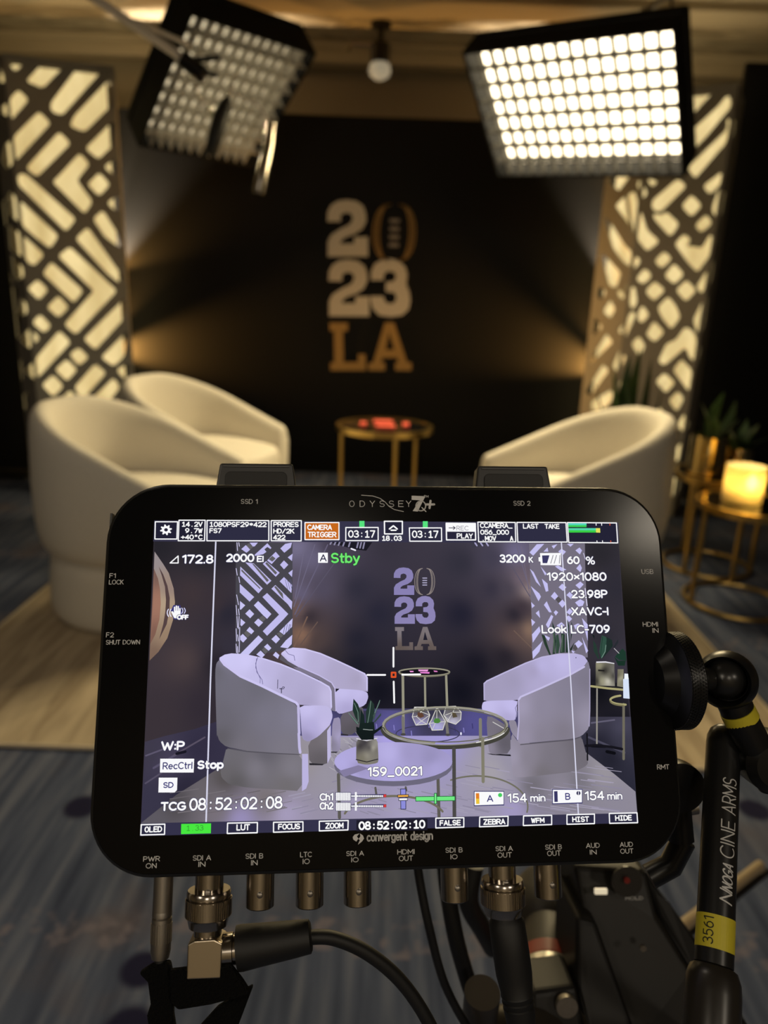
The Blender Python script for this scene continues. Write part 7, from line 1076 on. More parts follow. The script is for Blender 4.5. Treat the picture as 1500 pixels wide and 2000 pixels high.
('P',(108,104,124),((19.75,-31.97),(19.2,-33.43),(17.68,-34.8),(15.25,-36),(12.04,-36.98),(8.23,-37.68),(4,-38.08),(-0.44,-38.15),(-4.87,-37.89),(-9.06,-37.32),(-12.81,-36.46),(-15.94,-35.36),(-18.3,-34.07),(-19.76,-32.66),(-20.27,-31.19),(-19.78,-29.74),(-18.31,-28.37),(-15.95,-27.16),(-12.8,-26.17),(-9.01,-25.45),(-4.78,-25.03),(-0.31,-24.94),(4.17,-25.19),(8.43,-25.76),(12.24,-26.62),(15.43,-27.73),(17.81,-29.04),(19.27,-30.48))),
('G',((-17.27,-30.43,(180,172,226)),(-12.11,-32.17,(150,142,186)),(-13.83,-28.51,(178,170,222)),(-0.42,-35.69,(176,168,222)),(13.87,-32.68,(170,162,212)),(12.19,-29,(150,143,186)),(-1.72,-27.41,(184,176,228)),(5.24,-27.54,(160,152,198)),(-13.83,-33.45,(176,168,220))),((19.69,-30.64),(19.42,-31.62),(18.66,-32.57),(17.43,-33.45),(15.76,-34.26),(13.7,-34.97),(11.3,-35.56),(8.62,-36.02),(5.72,-36.33),(2.68,-36.5),(-0.42,-36.51),(-3.53,-36.37),(-6.55,-36.08),(-9.41,-35.65),(-12.05,-35.08),(-14.4,-34.4),(-16.41,-33.62),(-18.03,-32.75),(-19.21,-31.83),(-19.94,-30.86),(-20.19,-29.88),(-19.95,-28.9),(-19.23,-27.96),(-18.04,-27.07),(-16.42,-26.26),(-14.4,-25.55),(-12.03,-24.95),(-9.37,-24.48),(-6.48,-24.15),(-3.43,-23.97),(-0.3,-23.94),(2.84,-24.07),(5.9,-24.36),(8.81,-24.79),(11.49,-25.36),(13.89,-26.05),(15.92,-26.84),(17.56,-27.72),(18.75,-28.66),(19.47,-29.64)),0.89),
('P',(132,124,160),((-18.63,-32.86),(-12.11,-31.18),(-8.67,-32.24),(-16.92,-34.86))),
('G',((-12.62,-23.9,(120,116,112)),(-11.58,-24.75,(50,46,50)),(-10.02,-23.94,(58,54,60)),(-9.35,-28.1,(150,145,132)),(-10.73,-28.9,(120,115,100)),(-8.3,-25.63,(64,60,62)),(-7.26,-25.65,(196,192,178)),(-6.05,-26.5,(110,106,98)),(-6.04,-24.01,(150,147,140))),((-12.19,-22.72),(-9.92,-23.13),(-8.63,-23.11),(-6.32,-22.63),(-5.61,-23.79),(-5.41,-28.36),(-5.42,-29.82),(-5.66,-30.45),(-6.37,-30.72),(-8.67,-31.05),(-9.96,-31.01),(-12.25,-30.54),(-12.88,-29.01),(-12.84,-24.02)),0.53),
('L',(30,28,34),0.28,((-12.89,-29.35),(-9.31,-30.19),(-5.56,-29.35)),0),
('L',(222,220,226),0.28,((-12.73,-22.61),(-9.28,-23.3),(-5.79,-22.58)),0),
('P',(34,52,46),((-13.78,-9.48),(-12.27,-11.26),(-11.51,-13.32),(-11.83,-17.7),(-13.18,-15.64),(-14.08,-13.29))),
('P',(70,92,84),((-15.53,-14),(-13.48,-15.92),(-11.98,-17.69),(-12.58,-17.97),(-14.38,-15.91))),
('P',(36,54,48),((-8.02,-9.85),(-6.81,-11.34),(-6.58,-13.39),(-7.45,-17.76),(-9.57,-17.73),(-9.55,-13.64))),
('P',(64,82,78),((-4.68,-9.89),(-4.84,-11.07),(-6.22,-14.28),(-6.85,-17.19),(-7.14,-15.14))),
('P',(52,70,62),((-4.41,-14.3),(-4.41,-15.18),(-6.55,-17.49),(-6.85,-17.19))),
('P',(26,40,38),((-11.36,-12.74),(-10.16,-15.1),(-9.87,-18.31),(-11.68,-17.99))),
('P',(20,28,28),((-12.88,-18.7),(-10.47,-19.46),(-6.26,-19.82),(-3.83,-18.26),(-4.44,-19.56),(-6.87,-21.26),(-6.88,-22.99),(-11.08,-23.07),(-12.73,-20.87))),
('P',(24,36,34),((-11.67,-17.7),(-6.85,-17.19),(-6.56,-20.1),(-11.98,-19.73))),
('L',(118,144,134),0.18,((-13.48,-10.95),(-12.27,-13.9),(-12.13,-17.11)),0),
('L',(118,144,134),0.18,((-7.87,-10.44),(-8.34,-14.25),(-8.96,-17.45)),0),
('L',(118,144,134),0.18,((-15.44,-14.14),(-12.28,-17.83)),0),
('L',(118,144,134),0.18,((-4.8,-10.19),(-6.53,-14.27)),0),
('L',(150,160,156),0.23,((-10.47,-19.6),(-8.37,-19.84),(-7.31,-19.86)),0),
('L',(214,214,236),0.5,((-61.72,44.37),(-61.95,-3.09),(-61.84,-48.47)),0),
('L',(214,214,236),0.43,((61.26,44.1),(62.06,-4.51),(62.31,-48.57)),0),
('H',),
('P',(54,52,74),((-83.1,51.71),(82.8,51.71),(82.68,44.15),(-83.1,44.32))),
('P',(52,50,74),((-82.34,-47.81),(82.79,-48.57),(83.1,-51.71),(-82.8,-51.71))),
('P',(34,33,52),((-82.7,51.23),(-75.1,51.26),(-75.08,45.18),(-82.56,45.16))),
('L',(250,250,252),0.39,((-82.7,51.23),(-75.1,51.26),(-75.08,45.18),(-82.56,45.16)),1),
('P',(250,250,252),((-77.52,48.29),(-77.57,48.04),(-77.08,47.52),(-77.29,47.21),(-77.99,47.41),(-78.21,47.27),(-78.25,46.6),(-78.64,46.52),(-79,47.12),(-79.27,47.16),(-79.81,46.74),(-80.15,46.94),(-79.97,47.58),(-80.13,47.79),(-80.85,47.85),(-80.95,48.22),(-80.32,48.53),(-80.28,48.78),(-80.76,49.3),(-80.56,49.61),(-79.86,49.41),(-79.63,49.55),(-79.6,50.22),(-79.21,50.3),(-78.84,49.7),(-78.57,49.66),(-78.03,50.09),(-77.69,49.88),(-77.88,49.24),(-77.71,49.03),(-76.99,48.97),(-76.9,48.6))),
('P',(40,38,58),((-78.28,48.41),(-78.33,48.15),(-78.5,47.94),(-78.75,47.82),(-79.04,47.82),(-79.3,47.94),(-79.49,48.15),(-79.56,48.41),(-79.51,48.67),(-79.34,48.88),(-79.09,48.99),(-78.81,49),(-78.54,48.88),(-78.36,48.67))),
('P',(34,33,50),((-74.62,51.81),(-65.62,51.85),(-65.61,44.6),(-74.59,44.58))),
('L',(250,250,252),0.39,((-74.62,51.81),(-65.62,51.85),(-65.61,44.6),(-74.59,44.58)),1),
('P',(46,45,66),((-64.97,51.79),(-43.55,51.8),(-43.41,44.65),(-64.78,44.6))),
('L',(250,250,252),0.39,((-64.97,51.79),(-43.55,51.8),(-43.41,44.65),(-64.78,44.6)),1),
('T','14.2V',-73.85,49.5,7.54,1.82,(250,250,250),0.37,1,0),
('T','9.7W',-72.59,47.24,6.36,1.81,(250,250,250),0.37,1,0),
('T','+40°C',-73.96,44.98,7.81,1.8,(250,250,250),0.37,1,0),
('T','1080PSF29*422',-64.36,49.47,20.26,1.88,(250,250,250),0.37,1,0),
('T','FS7',-64.29,47.26,4.65,1.81,(250,250,250),0.37,1,0),
('T','172.8',-73.04,36.59,10.78,3.16,(250,250,250),0.61,0,1),
('L',(250,250,252),0.39,((-77.02,36.83),(-74.4,39.26),(-74.29,36.83)),1),
('T','2000',-58.03,37.13,9.76,2.99,(250,250,250),0.61,0,1),
('T','EI',-47.45,37.13,2.42,2.28,(250,250,250),0.49,0,1),
('P',(46,45,66),((-42.71,51.8),(-32.17,51.85),(-32.14,44.62),(-42.57,44.66))),
('L',(250,250,252),0.39,((-42.71,51.8),(-32.17,51.85),(-32.14,44.62),(-42.57,44.66)),1),
('T','PRORES',-42.13,49.53,9.24,1.89,(250,250,250),0.37,1,0),
('T','HD/2K',-42.09,47.19,7.73,1.83,(250,250,250),0.37,1,0),
('T','422',-42.13,44.97,4.68,1.82,(250,250,250),0.37,1,0),
('P',(198,104,28),((-30.87,51.18),(-18.89,51.23),(-18.87,45.11),(-30.8,45.08))),
('L',(250,250,252),0.39,((-30.87,51.18),(-18.89,51.23),(-18.87,45.11),(-30.8,45.08)),1),
('T','CAMERA',-30.24,48.51,9.06,1.96,(250,250,250),0.37,1,0),
('T','TRIGGER',-30.06,45.92,10.46,2.01,(250,250,250),0.37,1,0),
('P',(86,226,126),((-11.67,51.85),(-9.84,51.86),(-9.85,49.49),(-11.67,49.48))),
('P',(46,45,66),((-16.46,49.46),(-4.98,49.51),(-5.01,44.81),(-16.46,44.78))),
('L',(250,250,252),0.39,((-16.46,49.46),(-4.98,49.51),(-5.01,44.81),(-16.46,44.78)),1),
('T','03:17',-15.86,45.81,10.06,2.7,(250,250,250),0.45,1,0),
('P',(250,250,252),((-26.17,40.45),(-22.76,40.46),(-22.74,36.9),(-26.14,36.9))),
('T','A',-25.55,37.38,2.39,2.53,(40,36,70),0.37,0,0),
('T','Stby',-21.75,36.78,10.29,3.69,(112,232,112),0.65,0,2),
('P',(36,35,54),((-2.74,51.74),(3.69,51.76),(3.63,47.23),(-2.71,47.21))),
('L',(250,250,252),0.46,((-2.74,51.74),(3.69,51.76),(3.63,47.23),(-2.71,47.21)),1),
('L',(250,250,252),0.53,((-0.96,49),(0.46,50.14),(1.82,49.01)),0),
('L',(250,250,252),0.53,((-0.35,48.54),(1.36,48.54)),0),
('T','18.03',-3.92,44.7,7.55,1.9,(250,250,250),0.39,1,0),
('P',(86,226,126),((11.04,51.83),(12.82,51.84),(12.78,49.42),(10.99,49.41))),
('P',(46,45,66),((6.17,49.39),(17.71,49.44),(17.67,44.65),(6.26,44.62))),
('L',(250,250,252),0.39,((6.17,49.39),(17.71,49.44),(17.67,44.65),(6.26,44.62)),1),
('T','03:17',6.83,45.78,10,2.71,(250,250,250),0.45,1,0),
('P',(40,38,58),((19.45,51.15),(30,51.1),(29.97,45.15),(19.46,45.12))),
('L',(250,250,252),0.46,((19.45,51.15),(30,51.1),(29.97,45.15),(19.46,45.12)),1),
('P',(250,250,252),((19.45,51.15),(30,51.1),(29.97,48.09),(19.47,48.11))),
('L',(60,58,80),0.28,((20.43,49.45),(22.6,49.46)),0),
('L',(60,58,80),0.28,((21.99,50.01),(22.66,49.46),(21.96,48.9)),0),
('T','REC',23.1,48.54,4.43,1.68,(150,148,160),0.21,0,0),
('T','PLAY',22.96,45.6,6.22,1.92,(250,250,250),0.37,1,0),
('P',(46,45,66),((30.95,51.61),(44.6,51.54),(44.51,44.5),(31.03,44.47))),
('L',(250,250,252),0.39,((30.95,51.61),(44.6,51.54),(44.51,44.5),(31.03,44.47)),1),
('T','CCAMERA_',31.5,49.42,12.21,1.93,(250,250,250),0.37,1,0),
('T','056_000',31.52,47.02,10.84,1.87,(250,250,250),0.37,1,0),
('T','.MOV',31.82,44.76,5.78,1.86,(250,250,250),0.37,1,0),
('T','A',42.27,44.78,1.56,1.86,(250,250,250),0.37,1,0),
('P',(46,45,66),((45.23,51.57),(63.31,51.56),(63.41,44.45),(45.25,44.41))),
('L',(250,250,252),0.39,((45.23,51.57),(63.31,51.56),(63.41,44.45),(45.25,44.41)),1),
('T','LAST',47.11,49.25,6.19,1.88,(250,250,250),0.37,1,0),
('T','TAKE',55.19,49.22,5.87,1.88,(250,250,250),0.37,1,0),
('P',(36,35,54),((63.85,51.59),(82.11,51.51),(82.11,44.18),(63.97,44.3))),
('L',(250,250,252),0.39,((63.85,51.59),(82.11,51.51),(82.11,44.18),(63.97,44.3)),1),
('P',(84,214,190),((64.09,51.34),(70.92,51.31),(70.88,50.65),(64.09,50.65))),
('P',(60,206,86),((64.09,50.65),(70.88,50.65),(70.84,49.95),(64.08,49.93))),
('P',(84,214,170),((64.15,49.52),(74.32,49.56),(74.27,48.77),(64.14,48.74))),
('P',(58,206,70),((64.14,48.74),(74.27,48.77),(74.22,47.96),(64.13,47.92))),
('P',(226,224,96),((74.32,49.56),(75.88,49.56),(75.85,47.9),(74.26,47.96))),
('L',(250,250,252),0.28,((74.49,51.29),(74.48,50.6)),0),
('L',(250,250,252),0.28,((74.42,44.95),(74.45,44.38)),0),
('L',(250,250,252),0.28,((76.57,51.3),(76.56,50.61)),0),
('L',(250,250,252),0.28,((76.49,44.95),(76.52,44.39)),0),
('L',(220,90,60),0.28,((79.64,51.31),(79.62,50.62)),0),
('L',(220,90,60),0.28,((79.55,44.96),(79.57,44.4)),0),
('T','3200',38.31,36.91,9.56,3.07,(250,250,250),0.61,0,1),
('T','K',48.93,36.91,1.68,2.22,(250,250,250),0.45,0,1),
('P',(250,250,252),((52.57,38.86),(53.24,39.01),(53.15,40.4),(60.84,40.5),(60.67,36.02),(53.2,36.09),(53.25,37.32),(52.57,37.47))),
('P',(60,58,100),((53.89,39.57),(56.62,39.63),(55.63,36.79),(53.98,36.79))),
('L',(70,66,90),0.2,((57.97,39.63),(56.95,36.73)),0),
('L',(70,66,90),0.2,((59.22,39.63),(58.2,36.73)),0),
('L',(70,66,90),0.2,((60.41,39.63),(60.08,36.73)),0),
('T','60',62.91,36.39,4.71,2.97,(250,250,250),0.61,0,1),
('T','%',69.89,36.24,3.34,3.03,(250,250,250),0.45,0,1),
('T','1920×1080',55.23,30.4,21.92,3.13,(250,250,250),0.57,0,1),
('T','23.98P',63.77,24.21,13.36,3.04,(250,250,250),0.57,0,1),
('T','XAVC-I',63.47,18.11,13.63,3.01,(250,250,250),0.57,0,1),
('T','Look',52.46,11.92,9.13,3.03,(250,250,250),0.57,0,1),
('T','LC-709',62.95,11.83,14.28,3.04,(250,250,250),0.57,0,1),
('P',(58,56,120),((-76.03,20.48),(-75.29,22.36),(-72.96,22.35),(-72.41,20.11),(-72.33,18.23),(-74.16,17.42),(-75.1,17.78))),
('P',(250,250,252),((-75.94,20.13),(-75.44,20.36),(-74.9,19.61),(-74.93,20.47),(-72.84,20.46),(-72.71,18.94),(-74.17,17.89),(-74.83,18.01))),
('L',(250,250,252),0.45,((-74.84,21.65),(-74.76,19.65)),0),
('L',(250,250,252),0.45,((-74.26,22.04),(-74.16,19.65)),0),
('L',(250,250,252),0.45,((-73.64,21.88),(-73.55,19.65)),0),
('L',(250,250,252),0.45,((-73.01,21.17),(-72.95,19.64)),0),
('L',(226,226,250),0.32,((-76.86,21),(-77.05,20.65),(-77.17,20.3),(-77.22,19.95),(-77.21,19.61),(-77.12,19.26),(-76.97,18.91),(-76.75,18.56)),0),
('L',(226,226,250),0.32,((-76.02,20.99),(-76.21,20.65),(-76.34,20.3),(-76.39,19.95),(-76.37,19.6),(-76.29,19.25),(-76.14,18.91),(-75.92,18.56)),0),
('L',(200,200,240),0.32,((-72.41,21.36),(-72.22,21.1),(-72.09,20.84),(-72.02,20.59),(-72.01,20.33),(-72.06,20.08),(-72.17,19.82),(-72.34,19.57)),0),
('L',(200,200,240),0.32,((-71.62,21.35),(-71.43,21.1),(-71.3,20.84),(-71.22,20.58),(-71.21,20.33),(-71.26,20.07),(-71.38,19.82),(-71.55,19.57)),0),
('T','OFF',-73.97,17.41,3.99,1.73,(250,250,250),0.49,0,1),
('T','W:P',-77.32,-25.36,7.75,3.06,(250,250,250),0.65,0,1),
('P',(250,250,252),((-77.38,-27.85),(-66.38,-28.06),(-66.39,-32.41),(-77.29,-32.2))),
('T','RecCtrl',-76.49,-31.28,9.64,2.28,(56,54,110),0.34,0,0),
('T','Stop',-65.36,-31.45,8.7,2.84,(250,250,250),0.65,0,1),
('P',(250,250,252),((-77.57,-33.8),(-71.57,-33.92),(-71.55,-37.76),(-72.3,-38.52),(-77.5,-38.41))),
('T','SD',-76.09,-37.08,3.38,1.85,(56,54,120),0.34,0,0),
('T','TCG',-76.58,-44.22,8.1,2.85,(250,250,250),0.61,0,1),
('T','08:52:02:08',-67.71,-44.35,30.88,3.96,(250,250,250),0.61,1,1),
('P',(44,43,66),((-82.48,-48.22),(-74.99,-48.23),(-74.96,-51.35),(-82.46,-51.35))),
('L',(250,250,252),0.39,((-82.48,-48.22),(-74.99,-48.23),(-74.96,-51.35),(-82.46,-51.35)),1),
('T','OLED',-81.53,-50.65,5.91,1.87,(250,250,250),0.39,1,0),
('P',(72,232,64),((-69.75,-48.29),(-60.2,-48.36),(-60.17,-51.39),(-69.69,-51.41))),
('T','1.33',-68.27,-50.49,5.86,1.68,(54,160,50),0.21,1,0),
('P',(44,43,66),((-54.88,-48.42),(-45.24,-48.46),(-45.24,-51.6),(-54.89,-51.59))),
('L',(250,250,252),0.39,((-54.88,-48.42),(-45.24,-48.46),(-45.24,-51.6),(-54.89,-51.59)),1),
('T','LUT',-52.27,-50.81,4.81,1.96,(250,250,250),0.39,1,0),
('P',(44,43,66),((-40,-48.53),(-30.42,-48.61),(-30.39,-51.52),(-39.95,-51.59))),
('L',(250,250,252),0.39,((-40,-48.53),(-30.42,-48.61),(-30.39,-51.52),(-39.95,-51.59)),1),
('T','FOCUS',-38.76,-50.89,7.65,1.87,(250,250,250),0.39,1,0),
('P',(44,43,66),((-25.04,-48.58),(-15.54,-48.55),(-15.64,-51.48),(-25.01,-51.55))),
('L',(250,250,252),0.39,((-25.04,-48.58),(-15.54,-48.55),(-15.64,-51.48),(-25.01,-51.55)),1),
('T','ZOOM',-23.26,-51,6.34,1.88,(250,250,250),0.39,1,0),
('P',(30,28,42),((-12.82,-48.5),(10.81,-48.62),(10.74,-52.23),(-12.82,-51.94))),
('T','08:52:02:10',-12.35,-51.69,22.65,2.76,(250,250,250),0.56,1,0),
('P',(44,43,66),((13.64,-48.54),(23.07,-48.62),(22.99,-51.54),(13.58,-51.61))),
('L',(250,250,252),0.39,((13.64,-48.54),(23.07,-48.62),(22.99,-51.54),(13.58,-51.61)),1),
('T','FALSE',14.62,-51.01,7.61,1.81,(250,250,250),0.39,1,0),
('T','Ch1',-25.05,-42.21,4.66,2.43,(250,250,250),0.49,0,1),
('T','Ch2',-25.03,-45.03,4.66,2.42,(250,250,250),0.49,0,1),
('P',(60,58,100),((-19.82,-39.55),(-14.66,-39.66),(-14.66,-42.44),(-19.81,-42.33))),
('P',(250,250,252),((-19.62,-39.7),(-19.18,-39.71),(-19.17,-42.22),(-19.62,-42.21))),
('P',(250,250,252),((-19.08,-39.71),(-18.63,-39.72),(-18.63,-42.23),(-19.07,-42.22))),
('P',(250,250,252),((-18.53,-39.73),(-18.09,-39.74),(-18.08,-42.25),(-18.52,-42.24))),
('P',(250,250,252),((-17.98,-39.74),(-17.54,-39.75),(-17.53,-42.26),(-17.98,-42.25))),
('P',(250,250,252),((-17.44,-39.75),(-16.99,-39.76),(-16.99,-42.27),(-17.43,-42.26))),
('P',(250,250,252),((-16.89,-39.76),(-16.44,-39.77),(-16.44,-42.28),(-16.89,-42.27))),
('P',(250,250,252),((-16.34,-39.77),(-15.9,-39.78),(-15.89,-42.29),(-16.34,-42.28))),
('P',(250,250,252),((-15.79,-39.79),(-15.35,-39.8),(-15.35,-42.31),(-15.79,-42.3))),
('P',(250,250,252),((-15.25,-39.8),(-14.8,-39.81),(-14.8,-42.32),(-15.25,-42.31))),
('P',(60,58,100),((-14.6,-40.39),(-2.83,-40.53),(-2.84,-41.56),(-14.6,-41.42))),
('P',(250,250,252),((-14.47,-40.63),(-14.02,-40.64),(-14.02,-41.22),(-14.47,-41.21))),
('P',(250,250,252),((-13.88,-40.65),(-13.43,-40.66),(-13.43,-41.23),(-13.88,-41.22))),
('P',(250,250,252),((-13.29,-40.66),(-12.84,-40.67),(-12.84,-41.24),(-13.29,-41.23))),
('P',(250,250,252),((-12.7,-40.67),(-12.25,-40.68),(-12.25,-41.26),(-12.7,-41.25))),
('P',(250,250,252),((-12.11,-40.69),(-11.66,-40.7),(-11.66,-41.27),(-12.11,-41.26))),
('P',(250,250,252),((-11.52,-40.7),(-11.07,-40.71),(-11.07,-41.28),(-11.52,-41.27))),
('P',(250,250,252),((-10.93,-40.71),(-10.48,-40.72),(-10.48,-41.3),(-10.93,-41.29))),
('P',(250,250,252),((-10.34,-40.72),(-9.89,-40.73),(-9.89,-41.31),(-10.34,-41.3))),
('P',(250,250,252),((-9.75,-40.74),(-9.3,-40.75),(-9.3,-41.32),(-9.75,-41.31))),
('P',(250,250,252),((-9.16,-40.75),(-8.71,-40.76),(-8.71,-41.34),(-9.16,-41.33))),
('P',(250,250,252),((-8.57,-40.76),(-8.12,-40.77),(-8.12,-41.35),(-8.57,-41.34))),
('P',(250,250,252),((-7.97,-40.78),(-7.53,-40.79),(-7.53,-41.36),(-7.98,-41.35))),
('P',(250,250,252),((-7.38,-40.79),(-6.93,-40.8),(-6.94,-41.38),(-7.39,-41.37))),
('P',(250,250,252),((-6.79,-40.8),(-6.34,-40.81),(-6.35,-41.39),(-6.79,-41.38))),
('P',(250,250,252),((-6.2,-40.82),(-5.75,-40.83),(-5.75,-41.4),(-6.2,-41.39))),
('P',(250,250,252),((-5.61,-40.83),(-5.16,-40.84),(-5.16,-41.41),(-5.61,-41.4))),
('P',(250,250,252),((-5.01,-40.84),(-4.57,-40.85),(-4.57,-41.43),(-5.02,-41.42))),
('P',(250,250,252),((-4.42,-40.85),(-3.97,-40.86),(-3.98,-41.44),(-4.43,-41.43))),
('P',(250,250,252),((-13.32,-39.69),(-12.71,-39.7),(-12.72,-42.37),(-13.32,-42.35))),
('P',(214,60,56),((-3.73,-40.63),(-2.9,-40.65),(-2.9,-41.5),(-3.74,-41.48))),
('P',(60,58,100),((-19.8,-42.72),(-14.66,-42.84),(-14.66,-45.61),(-19.79,-45.49))),
('P',(250,250,252),((-19.61,-42.87),(-19.17,-42.88),(-19.16,-45.38),(-19.6,-45.37))),
('P',(250,250,252),((-19.07,-42.89),(-18.62,-42.9),(-18.62,-45.39),(-19.06,-45.38))),
('P',(250,250,252),((-18.52,-42.9),(-18.08,-42.91),(-18.07,-45.41),(-18.51,-45.4))),
('P',(250,250,252),((-17.98,-42.91),(-17.53,-42.92),(-17.53,-45.42),(-17.97,-45.41))),
('P',(250,250,252),((-17.43,-42.92),(-16.99,-42.93),(-16.98,-45.43),(-17.42,-45.42))),
('P',(250,250,252),((-16.88,-42.94),(-16.44,-42.95),(-16.44,-45.44),(-16.88,-45.43))),
('P',(250,250,252),((-16.34,-42.95),(-15.89,-42.96),(-15.89,-45.46),(-16.33,-45.45))),
('P',(250,250,252),((-15.79,-42.96),(-15.35,-42.97),(-15.34,-45.47),(-15.79,-45.46))),
('P',(250,250,252),((-15.24,-42.97),(-14.8,-42.98),(-14.8,-45.48),(-15.24,-45.47))),
('P',(60,58,100),((-14.6,-43.56),(-2.86,-43.71),(-2.87,-44.74),(-14.6,-44.59))),
('P',(250,250,252),((-14.47,-43.8),(-14.02,-43.82),(-14.02,-44.39),(-14.47,-44.38))),
('P',(250,250,252),((-13.88,-43.82),(-13.44,-43.83),(-13.44,-44.4),(-13.88,-44.39))),
('P',(250,250,252),((-13.29,-43.83),(-12.85,-43.84),(-12.85,-44.41),(-13.29,-44.4))),
('P',(250,250,252),((-12.7,-43.85),(-12.26,-43.86),(-12.26,-44.43),(-12.7,-44.42))),
('P',(250,250,252),((-12.12,-43.86),(-11.67,-43.87),(-11.67,-44.44),(-12.12,-44.43))),
('P',(250,250,252),((-11.53,-43.87),(-11.08,-43.88),(-11.08,-44.46),(-11.53,-44.45))),
('P',(250,250,252),((-10.94,-43.89),(-10.49,-43.9),(-10.49,-44.47),(-10.94,-44.46))),
('P',(250,250,252),((-10.35,-43.9),(-9.9,-43.91),(-9.9,-44.48),(-10.35,-44.47))),
('P',(250,250,252),((-9.76,-43.91),(-9.31,-43.92),(-9.31,-44.5),(-9.76,-44.49))),
('P',(250,250,252),((-9.17,-43.93),(-8.72,-43.94),(-8.73,-44.51),(-9.17,-44.5))),
('P',(250,250,252),((-8.58,-43.94),(-8.13,-43.95),(-8.14,-44.52),(-8.58,-44.51))),
('P',(250,250,252),((-7.99,-43.95),(-7.54,-43.96),(-7.55,-44.54),(-7.99,-44.53))),
('P',(250,250,252),((-7.4,-43.97),(-6.95,-43.98),(-6.96,-44.55),(-7.4,-44.54))),
('P',(250,250,252),((-6.81,-43.98),(-6.36,-43.99),(-6.36,-44.56),(-6.81,-44.55))),
('P',(250,250,252),((-6.22,-43.99),(-5.77,-44),(-5.77,-44.58),(-6.22,-44.57))),
('P',(250,250,252),((-5.63,-44.01),(-5.18,-44.02),(-5.18,-44.59),(-5.63,-44.58))),
('P',(250,250,252),((-5.04,-44.02),(-4.59,-44.03),(-4.59,-44.61),(-5.04,-44.6))),
('P',(250,250,252),((-4.44,-44.03),(-4,-44.05),(-4,-44.62),(-4.45,-44.61))),
('P',(250,250,252),((-13.32,-42.87),(-12.72,-42.88),(-12.72,-45.53),(-13.33,-45.52))),
('P',(214,60,56),((-3.76,-43.81),(-2.92,-43.83),(-2.93,-44.67),(-3.76,-44.65))),
('P',(140,140,218),((1.94,-39.01),(3.71,-39.05),(3.63,-45.43),(1.96,-45.39))),
('L',(30,30,60),0.21,((1.94,-39.01),(3.71,-39.05),(3.63,-45.43),(1.96,-45.39)),1),
('P',(240,176,70),((0.95,-40.88),(4.59,-40.87),(4.58,-41.6),(0.95,-41.64))),
('L',(30,30,60),0.21,((0.95,-40.88),(4.59,-40.87),(4.58,-41.6),(0.95,-41.64)),1),
('P',(250,250,252),((1.33,-41.89),(4.22,-41.9),(4.21,-42.69),(1.32,-42.68))),
('L',(30,30,60),0.21,((1.33,-41.89),(4.22,-41.9),(4.21,-42.69),(1.32,-42.68)),1),
('P',(112,232,130),((7,-41.56),(20.24,-41.7),(20.2,-43.11),(6.98,-42.99))),
('L',(20,90,50),0.21,((7,-41.56),(20.24,-41.7),(20.2,-43.11),(6.98,-42.99)),1),
('P',(120,238,138),((13.29,-40.63),(14.06,-40.65),(13.99,-44),(13.22,-43.98))),
('L',(20,90,50),0.21,((13.29,-40.63),(14.06,-40.65),(13.99,-44),(13.22,-43.98)),1),
('T','159_0021',-9.12,-34.91,18.55,3.14,(250,250,250),0.57,0,1),
('P',(44,43,66),((28.45,-48.55),(38.09,-48.51),(37.89,-51.51),(28.27,-51.58))),
('L',(250,250,252),0.39,((28.45,-48.55),(38.09,-48.51),(37.89,-51.51),(28.27,-51.58)),1),
('T','ZEBRA',29.42,-51.04,7.82,1.87,(250,250,250),0.39,1,0),
('P',(44,43,66),((43.36,-48.51),(53,-48.55),(52.85,-51.49),(43.14,-51.56))),
('L',(250,250,252),0.39,((43.36,-48.51),(53,-48.55),(52.85,-51.49),(43.14,-51.56)),1),
('T','WFM',45.7,-50.9,4.93,1.72,(250,250,250),0.39,1,0),
('P',(44,43,66),((58.27,-48.48),(67.78,-48.51),(67.6,-51.54),(58.11,-51.54))),
('L',(250,250,252),0.39,((58.27,-48.48),(67.78,-48.51),(67.6,-51.54),(58.11,-51.54)),1),
('T','HIST',59.84,-50.95,6.17,1.81,(250,250,250),0.39,1,0),
('P',(44,43,66),((72.93,-48.43),(82.61,-48.46),(82.6,-51.63),(72.86,-51.59))),
('L',(250,250,252),0.39,((72.93,-48.43),(82.61,-48.46),(82.6,-51.63),(72.86,-51.59)),1),
('T','HIDE',74.71,-50.88,6.22,1.82,(250,250,250),0.39,1,0),
('P',(60,58,110),((26.7,-40.19),(37.05,-40.41),(36.88,-45.03),(26.55,-45.06))),
('P',(250,250,252),((26.94,-40.43),(36.83,-40.65),(36.68,-44.67),(26.81,-44.76))),
('T','A',31.04,-43.78,2.18,2.2,(60,58,120),0.37,0,0),
('P',(226,130,40),((27.31,-40.91),(28.48,-40.9),(28.5,-44.32),(27.33,-44.34))),
('P',(70,206,96),((36.33,-41.7),(36.27,-41.96),(36.1,-42.17),(35.86,-42.31),(35.59,-42.36),(35.32,-42.3),(35.09,-42.15),(34.94,-41.93),(34.9,-41.67),(34.96,-41.42),(35.12,-41.2),(35.36,-41.06),(35.64,-41.02),(35.91,-41.07),(36.14,-41.22),(36.28,-41.45))),
('T','154',38.05,-44.26,6.75,3.04,(250,250,250),0.53,0,1),
('T','min',45.87,-44.11,5.26,2.53,(250,250,250),0.45,0,1),
('P',(60,58,110),((53.58,-40.14),(64.1,-40.36),(63.84,-45.01),(53.34,-45.05))),
('P',(250,250,252),((53.83,-40.38),(63.87,-40.6),(63.64,-44.65),(53.61,-44.74))),
('T','B',57.97,-43.75,1.79,2.22,(60,58,120),0.37,0,0),
('P',(58,56,100),((54.19,-40.87),(55.38,-40.85),(55.34,-44.3),(54.14,-44.32))),
